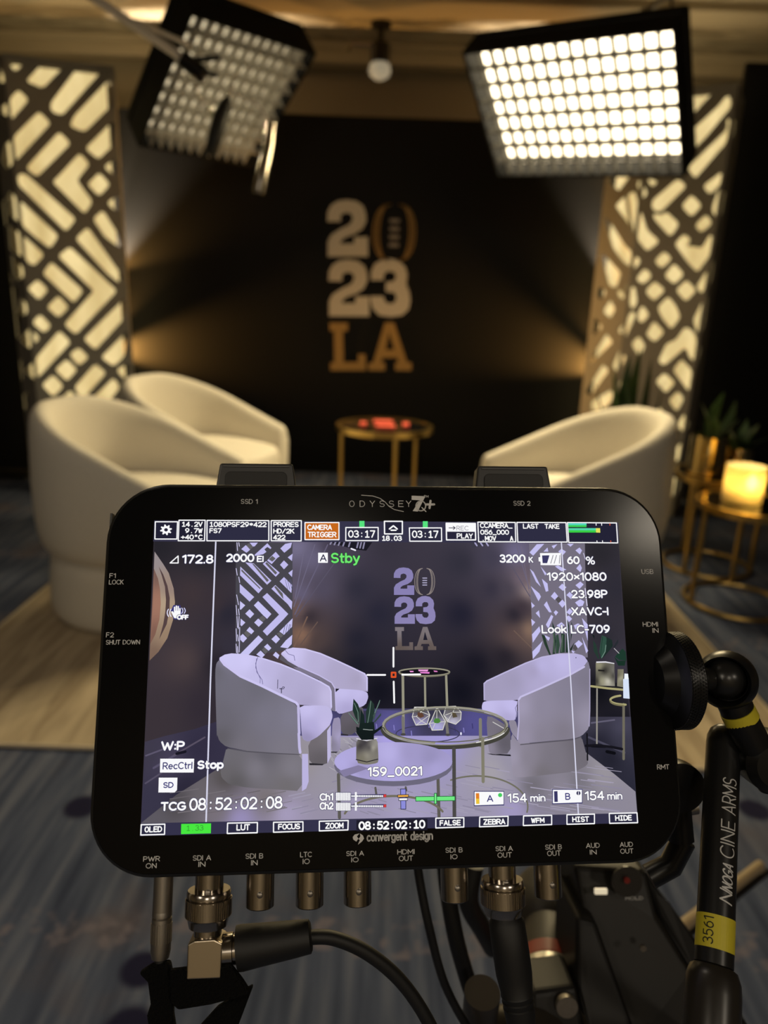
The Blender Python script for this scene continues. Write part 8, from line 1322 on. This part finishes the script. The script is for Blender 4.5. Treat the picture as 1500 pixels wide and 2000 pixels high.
('P',(58,56,90),((63.34,-41.66),(63.27,-41.92),(63.1,-42.14),(62.86,-42.28),(62.58,-42.32),(62.3,-42.26),(62.07,-42.11),(61.93,-41.89),(61.89,-41.63),(61.96,-41.37),(62.13,-41.16),(62.37,-41.01),(62.65,-40.97),(62.93,-41.03),(63.16,-41.18),(63.3,-41.4))),
('T','154',64.75,-44.11,6.86,3.07,(250,250,250),0.53,0,1),
('T','min',72.53,-44.08,5.34,2.55,(250,250,250),0.45,0,1),
('P',(236,196,60),((27.34,-42.65),(28.47,-42.67),(28.5,-44.32),(27.33,-44.34))),
('L',(250,250,255),0.18,((62.65,-41.05),(62.58,-42.24)),0),
('L',(250,250,252),0.6,((0.02,7.46),(-0.04,1.03)),0),
('L',(250,250,252),0.6,((-0.02,-3.97),(0.1,-10.98)),0),
('L',(250,250,252),0.6,((-9.07,-1.64),(-2.9,-1.7)),0),
('L',(250,250,252),0.6,((2.94,-1.68),(9.16,-1.66)),0),
('L',(222,84,40),0.6,((-0.68,-0.95),(0.64,-0.97),(0.63,-2.43),(-0.7,-2.42)),1),
]
LABELS = [
('T','SSD 1',-53.6,57.92,6,1.75,(176,176,178),0.25,0,0),
('T','SSD 2',44.42,57.88,6.35,1.8,(176,176,178),0.25,0,0),
('T','F1',-97.46,31.71,2.23,1.67,(176,176,178),0.25,0,0),
('T','LOCK',-97.51,29.52,4.96,1.66,(176,176,178),0.25,0,0),
('T','F2',-97.41,11.64,2.62,1.71,(176,176,178),0.25,0,0),
('T','SHUT DOWN',-97.35,9.23,11.32,1.62,(176,176,178),0.25,0,0),
('T','USB',90.6,32.95,4.49,1.77,(176,176,178),0.25,0,0),
('T','HDMI',89.7,14.08,5.66,1.72,(176,176,178),0.25,0,0),
('T','IN',93.12,11.9,2.26,1.72,(176,176,178),0.25,0,0),
('T','RMT',91.24,-34.75,4.38,1.69,(176,176,178),0.25,0,0),
('T','PWR',-81.59,-59.73,5.34,1.63,(176,176,178),0.25,0,0),
('T','ON',-80.68,-61.81,3.47,1.62,(176,176,178),0.25,0,0),
('T','SDI A',-65.86,-59.87,5.88,1.63,(176,176,178),0.25,0,0),
('T','IN',-63.99,-61.8,2.28,1.63,(176,176,178),0.25,0,0),
('T','SDI B',-48.98,-59.79,5.78,1.64,(176,176,178),0.25,0,0),
('T','IN',-47.12,-61.82,2.14,1.64,(176,176,178),0.25,0,0),
('T','LTC',-31.26,-59.79,3.84,1.65,(176,176,178),0.25,0,0),
('T','IO',-30.4,-61.9,2.33,1.65,(176,176,178),0.25,0,0),
('T','SDI A',-16.2,-59.84,5.89,1.58,(176,176,178),0.25,0,0),
('T','IO',-14.52,-61.8,2.44,1.57,(176,176,178),0.25,0,0),
('T','HDMI',0.7,-59.82,5.78,1.59,(176,176,178),0.25,0,0),
('T','OUT',1.18,-61.88,4.75,1.66,(176,176,178),0.25,0,0),
('T','SDI B',16.74,-59.71,5.84,1.6,(176,176,178),0.25,0,0),
('T','IO',18.41,-61.78,2.4,1.59,(176,176,178),0.25,0,0),
('T','SDI A',33.64,-59.69,5.9,1.6,(176,176,178),0.25,0,0),
('T','OUT',34.26,-61.77,4.85,1.68,(176,176,178),0.25,0,0),
('T','SDI B',50.54,-59.66,5.78,1.61,(176,176,178),0.25,0,0),
('T','OUT',51.14,-61.67,4.72,1.69,(176,176,178),0.25,0,0),
('T','AUD',64.61,-59.54,4.77,1.62,(176,176,178),0.25,0,0),
('T','IN',65.81,-61.64,2.38,1.61,(176,176,178),0.25,0,0),
('T','AUD',76.31,-59.53,4.62,1.62,(176,176,178),0.25,0,0),
('T','OUT',76.34,-61.64,4.61,1.62,(176,176,178),0.25,0,0),
('T','O',-15.26,57.03,1.92,2.33,(176,176,178),0.24,0,0),
('T','D',-11.51,57.05,1.92,2.33,(176,176,178),0.24,0,0),
('T','Y',-7.93,57.07,1.93,2.34,(176,176,178),0.24,0,0),
('T','S',-4.44,57.1,1.93,2.34,(176,176,178),0.24,0,0),
('T','S',-1.04,57.12,1.94,2.34,(176,176,178),0.24,0,0),
('T','E',2.37,57.14,1.94,2.34,(176,176,178),0.24,0,0),
('T','Y',5.14,57.15,1.94,2.34,(176,176,178),0.24,0,0),
('L',(176,176,178),0.23,((-10.86,61.35),(-6.81,61.1),(-4.24,60.27),(-2.41,58.97),(-0.95,57.3),(0.89,56.19),(4.2,55.46)),0),
('P',(176,176,178),((7.24,61.29),(12.25,61.14),(9.37,55.49),(7.53,55.67),(10.18,59.62),(7.22,59.79))),
('L',(176,176,178),0.43,((12.28,57.57),(12.23,57.17),(12.09,56.79),(11.88,56.45),(11.59,56.17),(11.25,55.96),(10.88,55.82),(10.49,55.78),(10.1,55.82),(9.73,55.95),(9.4,56.16),(9.12,56.44),(8.92,56.77),(8.79,57.15),(8.76,57.54),(8.81,57.94),(8.94,58.32),(9.16,58.66),(9.44,58.94),(9.78,59.16),(10.16,59.29),(10.55,59.34),(10.94,59.3),(11.31,59.17),(11.64,58.96),(11.92,58.68),(12.12,58.34),(12.24,57.96)),1),
('L',(176,176,178),0.36,((10.88,56.99),(12.34,55.5)),0),
('L',(176,176,178),0.78,((12.57,58.13),(15.36,58.15)),0),
('L',(176,176,178),0.78,((14.08,59.46),(13.66,56.82)),0),
('T','TM',11.68,60.58,1.67,0.94,(176,176,178),0.13,0,0),
('T','convergent design',-9.45,-55.56,22.15,2.88,(176,176,178),0.47,0,0),
('P',(176,176,178),((-11.81,-52.9),(-12.66,-53.83),(-12.15,-54.48),(-12.83,-55.42),(-13.84,-54.75),(-14.01,-53.95),(-13.33,-53.18))),
('P',(176,176,178),((-11.64,-52.9),(-10.63,-53.56),(-10.29,-54.53),(-10.97,-55.46),(-12.32,-56.38),(-11.65,-54.97),(-12.15,-54.64),(-11.47,-53.86))),
]
def idw(s, x, y, e=2.2):
    w = 0; c = [0, 0, 0]
    for a, b_, q in s:
        k = 1 / ((a - x) ** 2 + (b_ - y) ** 2 + e) ** 1.2; w += k
        for i in range(3): c[i] += q[i] * k
    return [v / w for v in c]
def painted(items, name, z0, dz):
    V, Fc, C = [], [], []; z = z0
    def put(vs, fs, cols):
        o = len(V); V.extend([(x, y, z) for x, y in vs]); Fc.extend([tuple(i + o for i in f) for f in fs]); C.extend(cols)
    for it in items:
        z += dz
        if it[0] == 'P':
            v, f = cdt(it[2]); put(v, f, [it[1]] * len(v))
        elif it[0] == 'G':
            poly = it[2]; st = it[3]; xs = [p[0] for p in poly]; ys = [p[1] for p in poly]; ex = []
            nx = int((max(xs) - min(xs)) / st) + 1; ny = int((max(ys) - min(ys)) / st) + 1
            for i in range(nx):
                for j in range(ny):
                    q = (min(xs) + (i + .5 + .25 * (j % 2)) * st, min(ys) + (j + .5) * st)
                    if inside(q, poly): ex.append(q)
            v, f = cdt(poly, (), ex); put(v, f, [idw(it[1], *p, st * st * 2.2) for p in v])
        elif it[0] == 'L':
            for q in stroke_faces(list(it[3]), it[2], bool(it[4])): put(q, [tuple(range(len(q)))], [it[1]] * len(q))
        elif it[0] == 'T':
            _, s, x, y, w, h, c, sw, mono, ol = it; st = letter_strokes(s, w - sw, h - sw, mono)
            if ol:
                oc = (44, 42, 92) if ol == 1 else (24, 70, 40)
                for p in st:
                    for q in stroke_faces([(x + sw / 2 + a, y + sw / 2 + b_) for a, b_ in p], sw + .30): put(q, [tuple(range(len(q)))], [oc] * len(q))
                z += dz
            for p in st:
                for q in stroke_faces([(x + sw / 2 + a, y + sw / 2 + b_) for a, b_ in p], sw): put(q, [tuple(range(len(q)))], [c] * len(q))
    me = bpy.data.meshes.new(name); me.from_pydata(V, [], Fc); at = me.color_attributes.new('pixel', 'FLOAT_COLOR', 'POINT')
    buf = []
    for c in C: buf += [*lin(c), 1.0]
    at.data.foreach_set('color', buf)
    o = bpy.data.objects.new(name, me); COL.objects.link(o); o.parent = mon; return o
cut = [i for i, it in enumerate(PICTURE) if it[0] == 'H'][0]
pic = painted(PICTURE[:cut], 'screen_picture', .02, .0012); pic.data.materials.append(M_disp); pic['label'] = 'lit display showing tub chairs, tables and the backdrop'
ovl = painted(PICTURE[cut + 1:], 'screen_readout', .62, .0012); ovl.data.materials.append(M_disp); ovl['label'] = 'white and green status readouts on the display'
prt = painted(LABELS, 'bezel_lettering', -.2, .001); prt.data.materials.append(M_print); prt['label'] = 'small grey port names printed around the screen'

# ---- sockets along the lower edge (panel millimetres)
def vert(prof, x, y0, z=-13, n=32):
    M = Matrix.Translation((x, y0, z)) @ Matrix(((1, 0, 0, 0), (0, 0, 1, 0), (0, -1, 0, 0), (0, 0, 0, 1)))
    return MB().lathe([(r, -d) for r, d in prof], M, n)
for x, ln, full in [(-62.15, 11.49, 0), (-45.04, 13.46, 0), (-28.33, 13.68, 0), (-11.97, 13.57, 0), (21.59, 13.34, 0), (38.51, 11.76, 0), (54.57, 13.41, 0)]:
    s = vert([(5.6, -1.0), (5.6, 1.2), (4.75, 1.3), (4.75, ln - .35), (4.45, ln), (3.9, ln), (3.9, ln - 3)], x, -65.0).build('video_socket', M_nickel, mon, smooth=35)
    MB().lathe([(1.0, -.2), (1.0, .35), (.7, .6), (.01, .62)], Matrix.Translation((x + .3, -65 - ln * .62, -13 + 4.75)), 14, cap=False).build('bayonet_pin', M_steel, s, smooth=40)
vert([(5.2, -1), (5.2, 1), (3.2, 1.2), (3.2, 14)], -77.43, -65).build('power_socket', M_steel, mon, smooth=35)
pw = empty('power_plug', M=MO @ Matrix.Scale(.001, 4)); tag(pw, 'slim grey metal power plug under the PWR ON marking', 'plug')
vert([(2.9, 12), (3.25, 13.9), (3.25, 15.2), (2.95, 15.5), (3.25, 15.9), (3.3, 20), (3.25, 26), (2.8, 28.2), (1.5, 28.4)], -77.43, -65).build('shell', M_steel, pw, smooth=30)
kn = MB()
for i in range(24):
    a = 2 * pi * i / 24; kn.box((-77.43 + 3.3 * cos(a), -85.2, -13 + 3.3 * sin(a)), (.35, 6, .35), Matrix.Rotation(-a, 3, 'Y'))
kn.build('knurled_grip', M_steel, pw)
MB().tube([(-77.43, -92.5, -13), (-77.43 + .5, -104, -13)], 2.0, 12).build('cable', M_rubber, pw, smooth=40)
def bnc_collar(root, x, y0):
    vert([(7.0, 0), (7.4, .7), (7.4, 2.0), (7.0, 2.3), (7.55, 2.6), (7.55, 8.2), (6.9, 9.0), (6.3, 11.5), (5.0, 12.0)], x, y0).build('collar', M_nickel, root, smooth=30)
    k = MB()
    for i in range(56):
        a = 2 * pi * i / 56; k.box((x + 7.55 * cos(a), y0 - 5.4, -13 + 7.55 * sin(a)), (.4, 5.2, .4), Matrix.Rotation(-a, 3, 'Y'))
    k.build('knurling', M_nickel, root)
Y1 = -62.15
rp = empty('right_angle_plug', M=MO @ Matrix.Scale(.001, 4)); tag(rp, 'right-angle metal video plug on a black cable under SDI A IN', 'plug')
bnc_collar(rp, Y1, -72.3)
vert([(4.6, 0), (4.6, 3)], Y1, -83.5).build('neck', M_nickel, rp, smooth=35)
MB().prism([(Y1 - 5.6, -98), (Y1 + 5.4, -98), (Y1 + 5.6, -87.5), (Y1 + 3, -86.2), (Y1 - 3.4, -86.4), (Y1 - 5.6, -87.4)], -18.5, -7.5).build('elbow_block', mat('warm_nickel', (.50, .43, .33), .3, 1.0), rp, bevel=.5)
MB().lathe([(5.2, 0), (5.2, 3.4), (4.7, 3.6), (4.7, 5.2)], frame((1, .05, 0), (Y1 + 5.2, -91.5, -13)), 28).build('sleeve', M_nickel, rp, smooth=35)
MB().lathe([(3.5, 0), (6.9, .4), (7.0, 2), (6.5, 8), (5.7, 19), (5.2, 24.6), (4.2, 25.2), (2.6, 25.3)], frame((1, .12, 0), (Y1 + 9.6, -91.2, -13)), 32).build('strain_boot', M_rubber, rp, smooth=35)
MB().tube(spline([(Y1 + 33, -88.6, -13), (Y1 + 42, -89.5, -14), (Y1 + 54, -95.5, -16), (Y1 + 66, -106.5, -19), (Y1 + 76, -122, -22), (Y1 + 84, -142, -26)], 8), 2.35, 14).build('cable', M_rubber, rp, smooth=60)
Y2 = 38.51
s2 = empty('straight_plug', M=MO @ Matrix.Scale(.001, 4)); tag(s2, 'straight metal video plug with long black boot under SDI A OUT', 'plug')
bnc_collar(s2, Y2, -72.0)
MB().lathe([(4.4, 0), (5.2, 1.5), (6.2, 3), (6.3, 12), (6.2, 20), (5.4, 26), (5.6, 26.4), (5.2, 28), (5.5, 28.4), (5.1, 30), (5.4, 30.4), (4.9, 36), (2.6, 48)], frame((.13, -1, -.05), (Y2 + .6, -83, -13)), 28).build('strain_boot', M_rubber, s2, smooth=35)
# black hook-and-loop strap hanging below
st = empty('cable_strap', M=MO @ Matrix.Scale(.001, 4)); tag(st, 'black woven cable strap looped below the power plug', 'strap')
M_web = mat('black_webbing', (.011, .011, .011), .95, bump=(1.2, .8, .6), spec=.15)
X0 = -77.43
for nm, za, zb, pl in (('strap_tail', -14, -10.5, [(-83.9, -96.8), (-79.9, -94.5), (-73.9, -93.6), (-73.2, -96.4), (-72.3, -103.4), (-72.1, -109.4), (-70.3, -118.4), (-78.9, -118.1), (-80.6, -109.6), (-79.6, -106.3), (-80.8, -99.7)]),
                       ('strap_loop', -10.4, -7.6, [(-73.4, -95.0), (-66.0, -94.5), (-60.1, -94.5), (-53.5, -94.2), (-49.8, -98.7), (-46.8, -102.9), (-50.9, -104.1), (-59.7, -105.9), (-70.2, -107.1), (-72.4, -104.9)]),
                       ('strap_end', -20, -17, [(-46.9, -104.3), (-52.0, -117.2), (-54.3, -121.0), (-69.6, -120.3), (-64.9, -116.7), (-58.9, -110.7), (-52.2, -106.9)])):
    MB().prism(pl, za, zb).build(nm, M_web, st, bevel=1.1)
# ================================================================== ARTICULATED ARM AND CAMERA RIG
def W(x, y, z): return Vector((x, y, z))
AR = empty('articulated_arm', (0.1262, 0.2404, 1.0679)); tag(AR, 'black articulated mounting arm with knurled knob at the right of the monitor', 'mounting arm')
A0 = Vector((0.1262, 0.2404, 1.0679))
ra_ = lambda p: Vector(p) - A0
kc = ra_((0.1028, 0.2351, 1.0712)); kd = (_R * .99 + _F * .12).normalized()
MB().lathe([(.001, -.006), (.009, -.005), (.0125, -.001), (.0155, .0), (.0168, .0006), (.0169, .0060), (.0160, .0068), (.007, .0072), (.0062, .013)], frame(kd, kc), 48).build('clamp_knob', M_black, AR, smooth=30)
k = MB()
for i in range(90):
    a = 2 * pi * i / 90
    for s in (-1, 1): k.box((.0169 * cos(a), .0169 * sin(a), .0033), (.0005, .00045, .0058), Matrix.Rotation(a, 3, 'Z') @ Matrix.Rotation(radians(32 * s), 3, 'X'))
k.v = [tuple(frame(kd, kc) @ Vector(p)) for p in k.v]; k.build('knurling', M_black, AR)
bc = ra_((0.1270, 0.2410, 1.0699)); cd = (-_R * .52 - _F * .85 + _U * .10).normalized()
# ball held in its cup
MB().lathe([(.0072 * sin(t), -.0072 * cos(t)) for t in [pi * i / 18 for i in range(19)]], frame(cd, bc + cd * .002), 32, cap=False).tube([kc + kd * .012, bc], .0042, 16).build('ball', mat('satin_black', (.014, .014, .014), .3), AR, smooth=60)
cup = [(.0107 * sin(t), -.0107 * cos(t)) for t in [pi * i / 20 for i in range(15)]]
cup = cup + [(.0088, cup[-1][1] + .0004), (.0080, cup[-1][1] - .001), (.0075, .0), (.001, -.002)]
MB().lathe(cup, frame(cd, bc + Vector(_R) * .0004 - Vector(_U) * .0008), 40, cap=False).build('ball_cup', M_black, AR, smooth=40)
ua, ub, uc = ra_((0.1301, 0.2387, 1.0621)), ra_((0.1342, 0.2362, 1.0539)), ra_((0.1478, 0.2328, 1.0316))
MB().tube([ua, ub, uc], .0060, 28).build('upper_tube', M_black, AR, smooth=40)
du = (uc - ub).normalized()
MB().lathe([(.0061, -.0022), (.00622, -.0022), (.00622, .0022), (.0061, .0022)], frame(du, ua + (ub - ua) * .62), 32).build('tape_band', M_yellow, AR, smooth=30)['label'] = 'yellow tape band'
MB().lathe([(.001, -.008), (.009, -.0075), (.0108, -.004), (.0108, .006), (.008, .009), (.001, .0095)], frame((-_F), ra_((0.1452, 0.2362, 1.0397))), 36).build('elbow_knob', M_black, AR, smooth=40)
ta, tb = ra_((0.1309, 0.2414, 1.0430)), ra_((0.1123, 0.1875, 0.9948)); dt = (tb - ta).normalized(); LT = (tb - ta).length
MB().lathe([(.001, -.0062), (.003, -.0058), (.0048, -.0042), (.0058, -.0015), (.006, .001), (.006, LT)], frame(dt, ta), 96).tube([ta + dt * .006, ra_((0.1479, 0.2399, 1.0381))], .005, 16).build('lower_tube', mat('satin_black_tube', (.009, .009, .0095), .33), AR, smooth=40)
MB().lathe([(.0055, 0), (.0072, .001), (.0083, .004), (.0086, .008), (.0086, .022), (.008, .026), (.006, .028), (.006, .040)], frame(dt, tb), 40).tube([tb + dt * .038, ra_((.165, .285, .835))], .006, 12).build('end_joint', mat('dark_bronze_joint', (.02, .017, .014), .33), AR, smooth=40)
# tape and lettering wrapped on the lower tube: s along the tube from its top, angle 0 facing the viewer
fz = dt; fy = (Vector(-_F) - fz * Vector(-_F).dot(fz)).normalized(); fx = fy.cross(fz)
if fx.dot(_R) < 0: fx = -fx
def on_tube(s, a, r=.00606): return ta + fz * s + (fx * sin(a) + fy * cos(a)) * r
def wrapped(name, polys, m, r):
    b = MB()
    for q in polys: b.add([on_tube(s, a, r) for s, a in q], [tuple(range(len(q)))])
    return b.build(name, m, AR)
def s_at(y): return LT * ((y - 1448) / (1885 - 1448)) * (1 + .16 * (1 - (y - 1448) / (1885 - 1448))) if True else 0
s1, s2_ = s_at(1790), s_at(1856)
wrapped('tape_label', [[(s1, radians(-150 + 8 * i)), (s1, radians(-150 + 8 * (i + 1))), (s2_, radians(-150 + 8 * (i + 1))), (s2_, radians(-150 + 8 * i))] for i in range(36)], M_yellow, .00608)['label'] = 'yellow tape marked 3561'
def tube_text(name, txt, ya, yb, a0, hgt, sw, m, r, slant=0.0):
    L_ = s_at(ya) - s_at(yb); polys = []
    for p0 in letter_strokes(txt, L_, hgt):
        p = [p0[0]]
        for a_, b_ in zip(p0, p0[1:]):
            nn_ = max(1, int(sqrt((a_[0] - b_[0]) ** 2 + (a_[1] - b_[1]) ** 2) / .0007))
            p += [(a_[0] + (b_[0] - a_[0]) * k_ / nn_, a_[1] + (b_[1] - a_[1]) * k_ / nn_) for k_ in range(1, nn_ + 1)]
        for q in stroke_faces(p, sw): polys.append([(s_at(ya) - (x + slant * y), a0 + (-(y) / .006)) for x, y in q])
    return wrapped(name, polys, m, r)
M_silk = mat('silver_print', (.6, .6, .6), .4)
tube_text('number', '3561', 1849, 1797, radians(-36), .0030, .00036, mat('black_ink', (.02, .02, .01), .6), .00616)
tube_text('lettering', 'CINE', 1676, 1607, radians(21), .0048, .00042, M_silk, .00611)
tube_text('lettering', 'ARMS', 1592, 1526, radians(21), .0048, .00042, M_silk, .00611)
tube_text('lettering', 'NOGA', 1740, 1690, radians(18), .0034, .0005, M_silk, .00611, .25)
tube_text('lettering', 'N', 1764, 1744, radians(18), .0040, .0005, M_silk, .00611, .25)
# bracket between arm and monitor back
mb = empty('monitor_bracket', (0.1172, 0.2444, 1.0216)); tag(mb, 'dark bracket with round knob low behind the monitor at right', 'bracket')
Q0 = Vector((0.1172, 0.2444, 1.0216))
MB().lathe([(.001, -.003), (.009, -.003), (.0095, .0), (.0095, .005), (.001, .006)], frame((-_F), (0, 0, 0)), 32).build('knob', M_black, mb, smooth=40)
MB().tube([rel((0.1096, 0.2451, 1.0065), Q0), rel((0.1277, 0.2462, 1.0100), Q0)], .003, 12).build('bolt', M_steel, mb, smooth=40)
MB().tube([rel((0.1210, 0.2382, 1.0007), Q0), rel((0.1163, 0.2353, 0.9910), Q0), rel((0.1081, 0.2340, 0.9865), Q0)], .0046, 10).tube([(0, 0, .0), rel((0.1200, 0.2382, 1.0007), Q0)], .005, 10).build('plate', M_black, mb, smooth=40)
# cinema camera below
CM = empty('cinema_camera', (0.1408, 0.3332, 0.8459)); tag(CM, 'black cinema camera partly seen under the monitor at lower right', 'camera')
C0 = Vector((0.1408, 0.3332, 0.8459))
cr_ = lambda p: Vector(p) - C0
def slab(name, pix, depth, m, bevel=.003):
    n = len(pix); vs = [cr_(p) for p in pix] + [cr_(p) + Vector(_F) * depth for p in pix]
    return MB().add(vs, [tuple(range(n - 1, -1, -1)), tuple(range(n, 2 * n))] + [(i, (i + 1) % n, (i + 1) % n + n, i + n) for i in range(n)]).build(name, m, CM, bevel=bevel)
M_cam = mat('camera_black', (.011, .010, .009), .5, noise=(60, .3), spec=.35)
slab('body', [(0.1157, 0.3463, 0.8902), (0.1575, 0.3458, 0.8887), (0.1612, 0.3303, 0.8716), (0.1765, 0.3137, 0.8508), (0.2009, 0.2938, 0.8186), (0.1409, 0.2932, 0.8166), (0.1248, 0.3132, 0.8490)], .07, M_cam)
slab('side_plate', [(0.1612, 0.3539, 0.8808), (0.1733, 0.3491, 0.8644), (0.1930, 0.3376, 0.8434), (0.2225, 0.3098, 0.8022), (0.2086, 0.3051, 0.8039), (0.1831, 0.3255, 0.8377), (0.1662, 0.3424, 0.8596)], .05, mat('camera_side', (.007, .0065, .006), .55, spec=.35))
slab('handle_base', [(0.1134, 0.3219, 0.8782), (0.1238, 0.3212, 0.8758), (0.1424, 0.2872, 0.8317), (0.1159, 0.2870, 0.8308), (0.1108, 0.3030, 0.8496)], .05, mat('camera_lower', (.006, .0055, .0055), .5, spec=.35))
slab('rod_clamp', [(0.0851, 0.2959, 0.8540), (0.1090, 0.2971, 0.8578), (0.1143, 0.2832, 0.8357), (0.0845, 0.2829, 0.8347)], .03, mat('camera_lower', (.006, .0055, .0055), .5, spec=.35))
def disc(name, px, r, m, t=.002): return MB().lathe([(r * .9, 0), (r, t * .3), (r, t)], frame(-_F, cr_(px)), 28).build(name, m, CM, smooth=40)
disc('record_button', (0.1410, 0.3319, 0.8943), .0085, mat('dark_ring', (.03, .028, .026), .3)); disc('button_mark', (0.1399, 0.3296, 0.8971), .0016, mat('red_dot', (.25, .02, .015), .4))
slab('lamp_window', [(0.1245, 0.3319, 0.8873), (0.1316, 0.3319, 0.8876), (0.1317, 0.3310, 0.8846), (0.1246, 0.3310, 0.8843)], .002, mat('pale_window', (.6, .55, .42), .4, emit=(1, .86, .6), estr=.55), .0005)
b = MB()
for p in letter_strokes('HOLD', .0095, .0016):
    for q in stroke_faces(p, .0004): b.add([cr_((0.1411, 0.3288, 0.8840)) + Vector(_R) * x + Vector(_U) * y for x, y in q], [tuple(range(len(q)))])
b.build('lettering', M_silk, CM)
disc('screw', (0.1462, 0.3112, 0.8703), .0016, M_steel); disc('screw', (0.1024, 0.2915, 0.8531), .0055, M_steel, .004)
# lens
la, lb = cr_((0.1013, 0.3062, 0.8254)), cr_((0.1249, 0.4239, 0.8001)); ld = (lb - la).normalized()
ln = (lb - la).length
lens = MB().lathe([(.020, 0), (.020, ln * .36), (.0185, ln * .55), (.024, ln * .62), (.024, ln * .9), (.019, ln)], frame(ld, la), 40).build('lens', mat('lens_barrel', (.05, .044, .037), .5, spec=.3), CM, smooth=35)
MB().lathe([(.0205, 0), (.0218, .0005), (.0218, .0115), (.0205, .012)], frame(ld, la + ld * ln * .19), 40).build('red_ring', mat('red_anodised', (.35, .045, .025), .45), lens, smooth=35)
MB().lathe([(.0205, 0), (.0225, .0005), (.0225, .014), (.0205, .0145)], frame(ld, la + ld * (ln * .19 - .0155)), 40).build('mount_ring', mat('pale_steel', (.55, .52, .45), .35, .9), lens, smooth=35)
MB().lathe([(.006, 0), (.007, .001), (.0085, .006), (.0085, .03)], frame((-_F * .5 + _U), cr_((0.0554, 0.2735, 0.8557))), 28).tube([cr_((0.1299, 0.3060, 0.8245)), cr_((0.0748, 0.2850, 0.8419)), cr_((0.0562, 0.2771, 0.8504))], .011, 14).build('rod', mat('dull_brass_tube', (.07, .06, .05), .4, .6), CM, smooth=40)
# cables beside the camera
for pts, r, lab in (([(0.0196, 0.2733, 0.9608), (0.0219, 0.2694, 0.9476), (0.0268, 0.2636, 0.9278), (0.0351, 0.2603, 0.8993), (0.0476, 0.2582, 0.8746), (0.0606, 0.2611, 0.8490)], .0020, 'thin black cable curving down behind the centre of the monitor'),
                    ([(0.0365, 0.3066, 0.9323), (0.0384, 0.3015, 0.9150), (0.0437, 0.2942, 0.8903), (0.0517, 0.2915, 0.8638), (0.0612, 0.2887, 0.8366), (0.0675, 0.2909, 0.8089)], .0042, 'thick black cable left of the straight video plug'),
                    ([(0.0598, 0.3539, 0.8808), (0.0576, 0.3479, 0.8605), (0.0671, 0.3517, 0.8382), (0.0777, 0.3641, 0.8096)], .006, 'black cable bundle behind the straight video plug')):
    o = MB().tube(spline(pts, 6), r, 12).build('cable', M_rubber, smooth=60); tag(o, lab, 'cable', 'black cables under the monitor')
# tripod leg crossing the carpet at right
tl = empty('tripod', (0.3121, 0.5928, 0.5957)); tag(tl, 'tripod whose tan bar slants across the carpet behind the yellow-taped arm', 'tripod')
T0 = Vector((0.3121, 0.5928, 0.5957))
MB().tube([rel((0.2402, 0.5195, 0.6300), T0), rel((0.3121, 0.5928, 0.5957), T0), rel((0.4927, 0.7691, 0.5218), T0)], .0062, 16).build('bar', mat('tan_leg', (.45, .34, .20), .5), tl, smooth=40)['label'] = 'tan slanting bar'
MB().tube([rel((0.2497, 0.5260, 0.6167), T0), rel((0.3229, 0.5986, 0.5802), T0), rel((0.5142, 0.7834, 0.5000), T0)], .0042, 12).build('strut', M_black, tl, smooth=40)
HUB = Vector((.19, .37, .66)) - T0
MB().lathe([(.035, -.05), (.045, -.04), (.045, .04), (.03, .06), (.03, .09)], Matrix.Translation(HUB), 24).tube([HUB, rel((0.2402, 0.5195, 0.6300), T0)], .008, 10).build('hub', M_black, tl, smooth=40)
for fx_, fy_ in ((-.28, .12), (.62, .10), (.42, .74)):
    MB().tube([HUB, Vector((fx_, fy_, .012)) - T0], [.016, .011], 12).build('leg', M_black, tl, smooth=40)
bpy.context.view_layer.update()
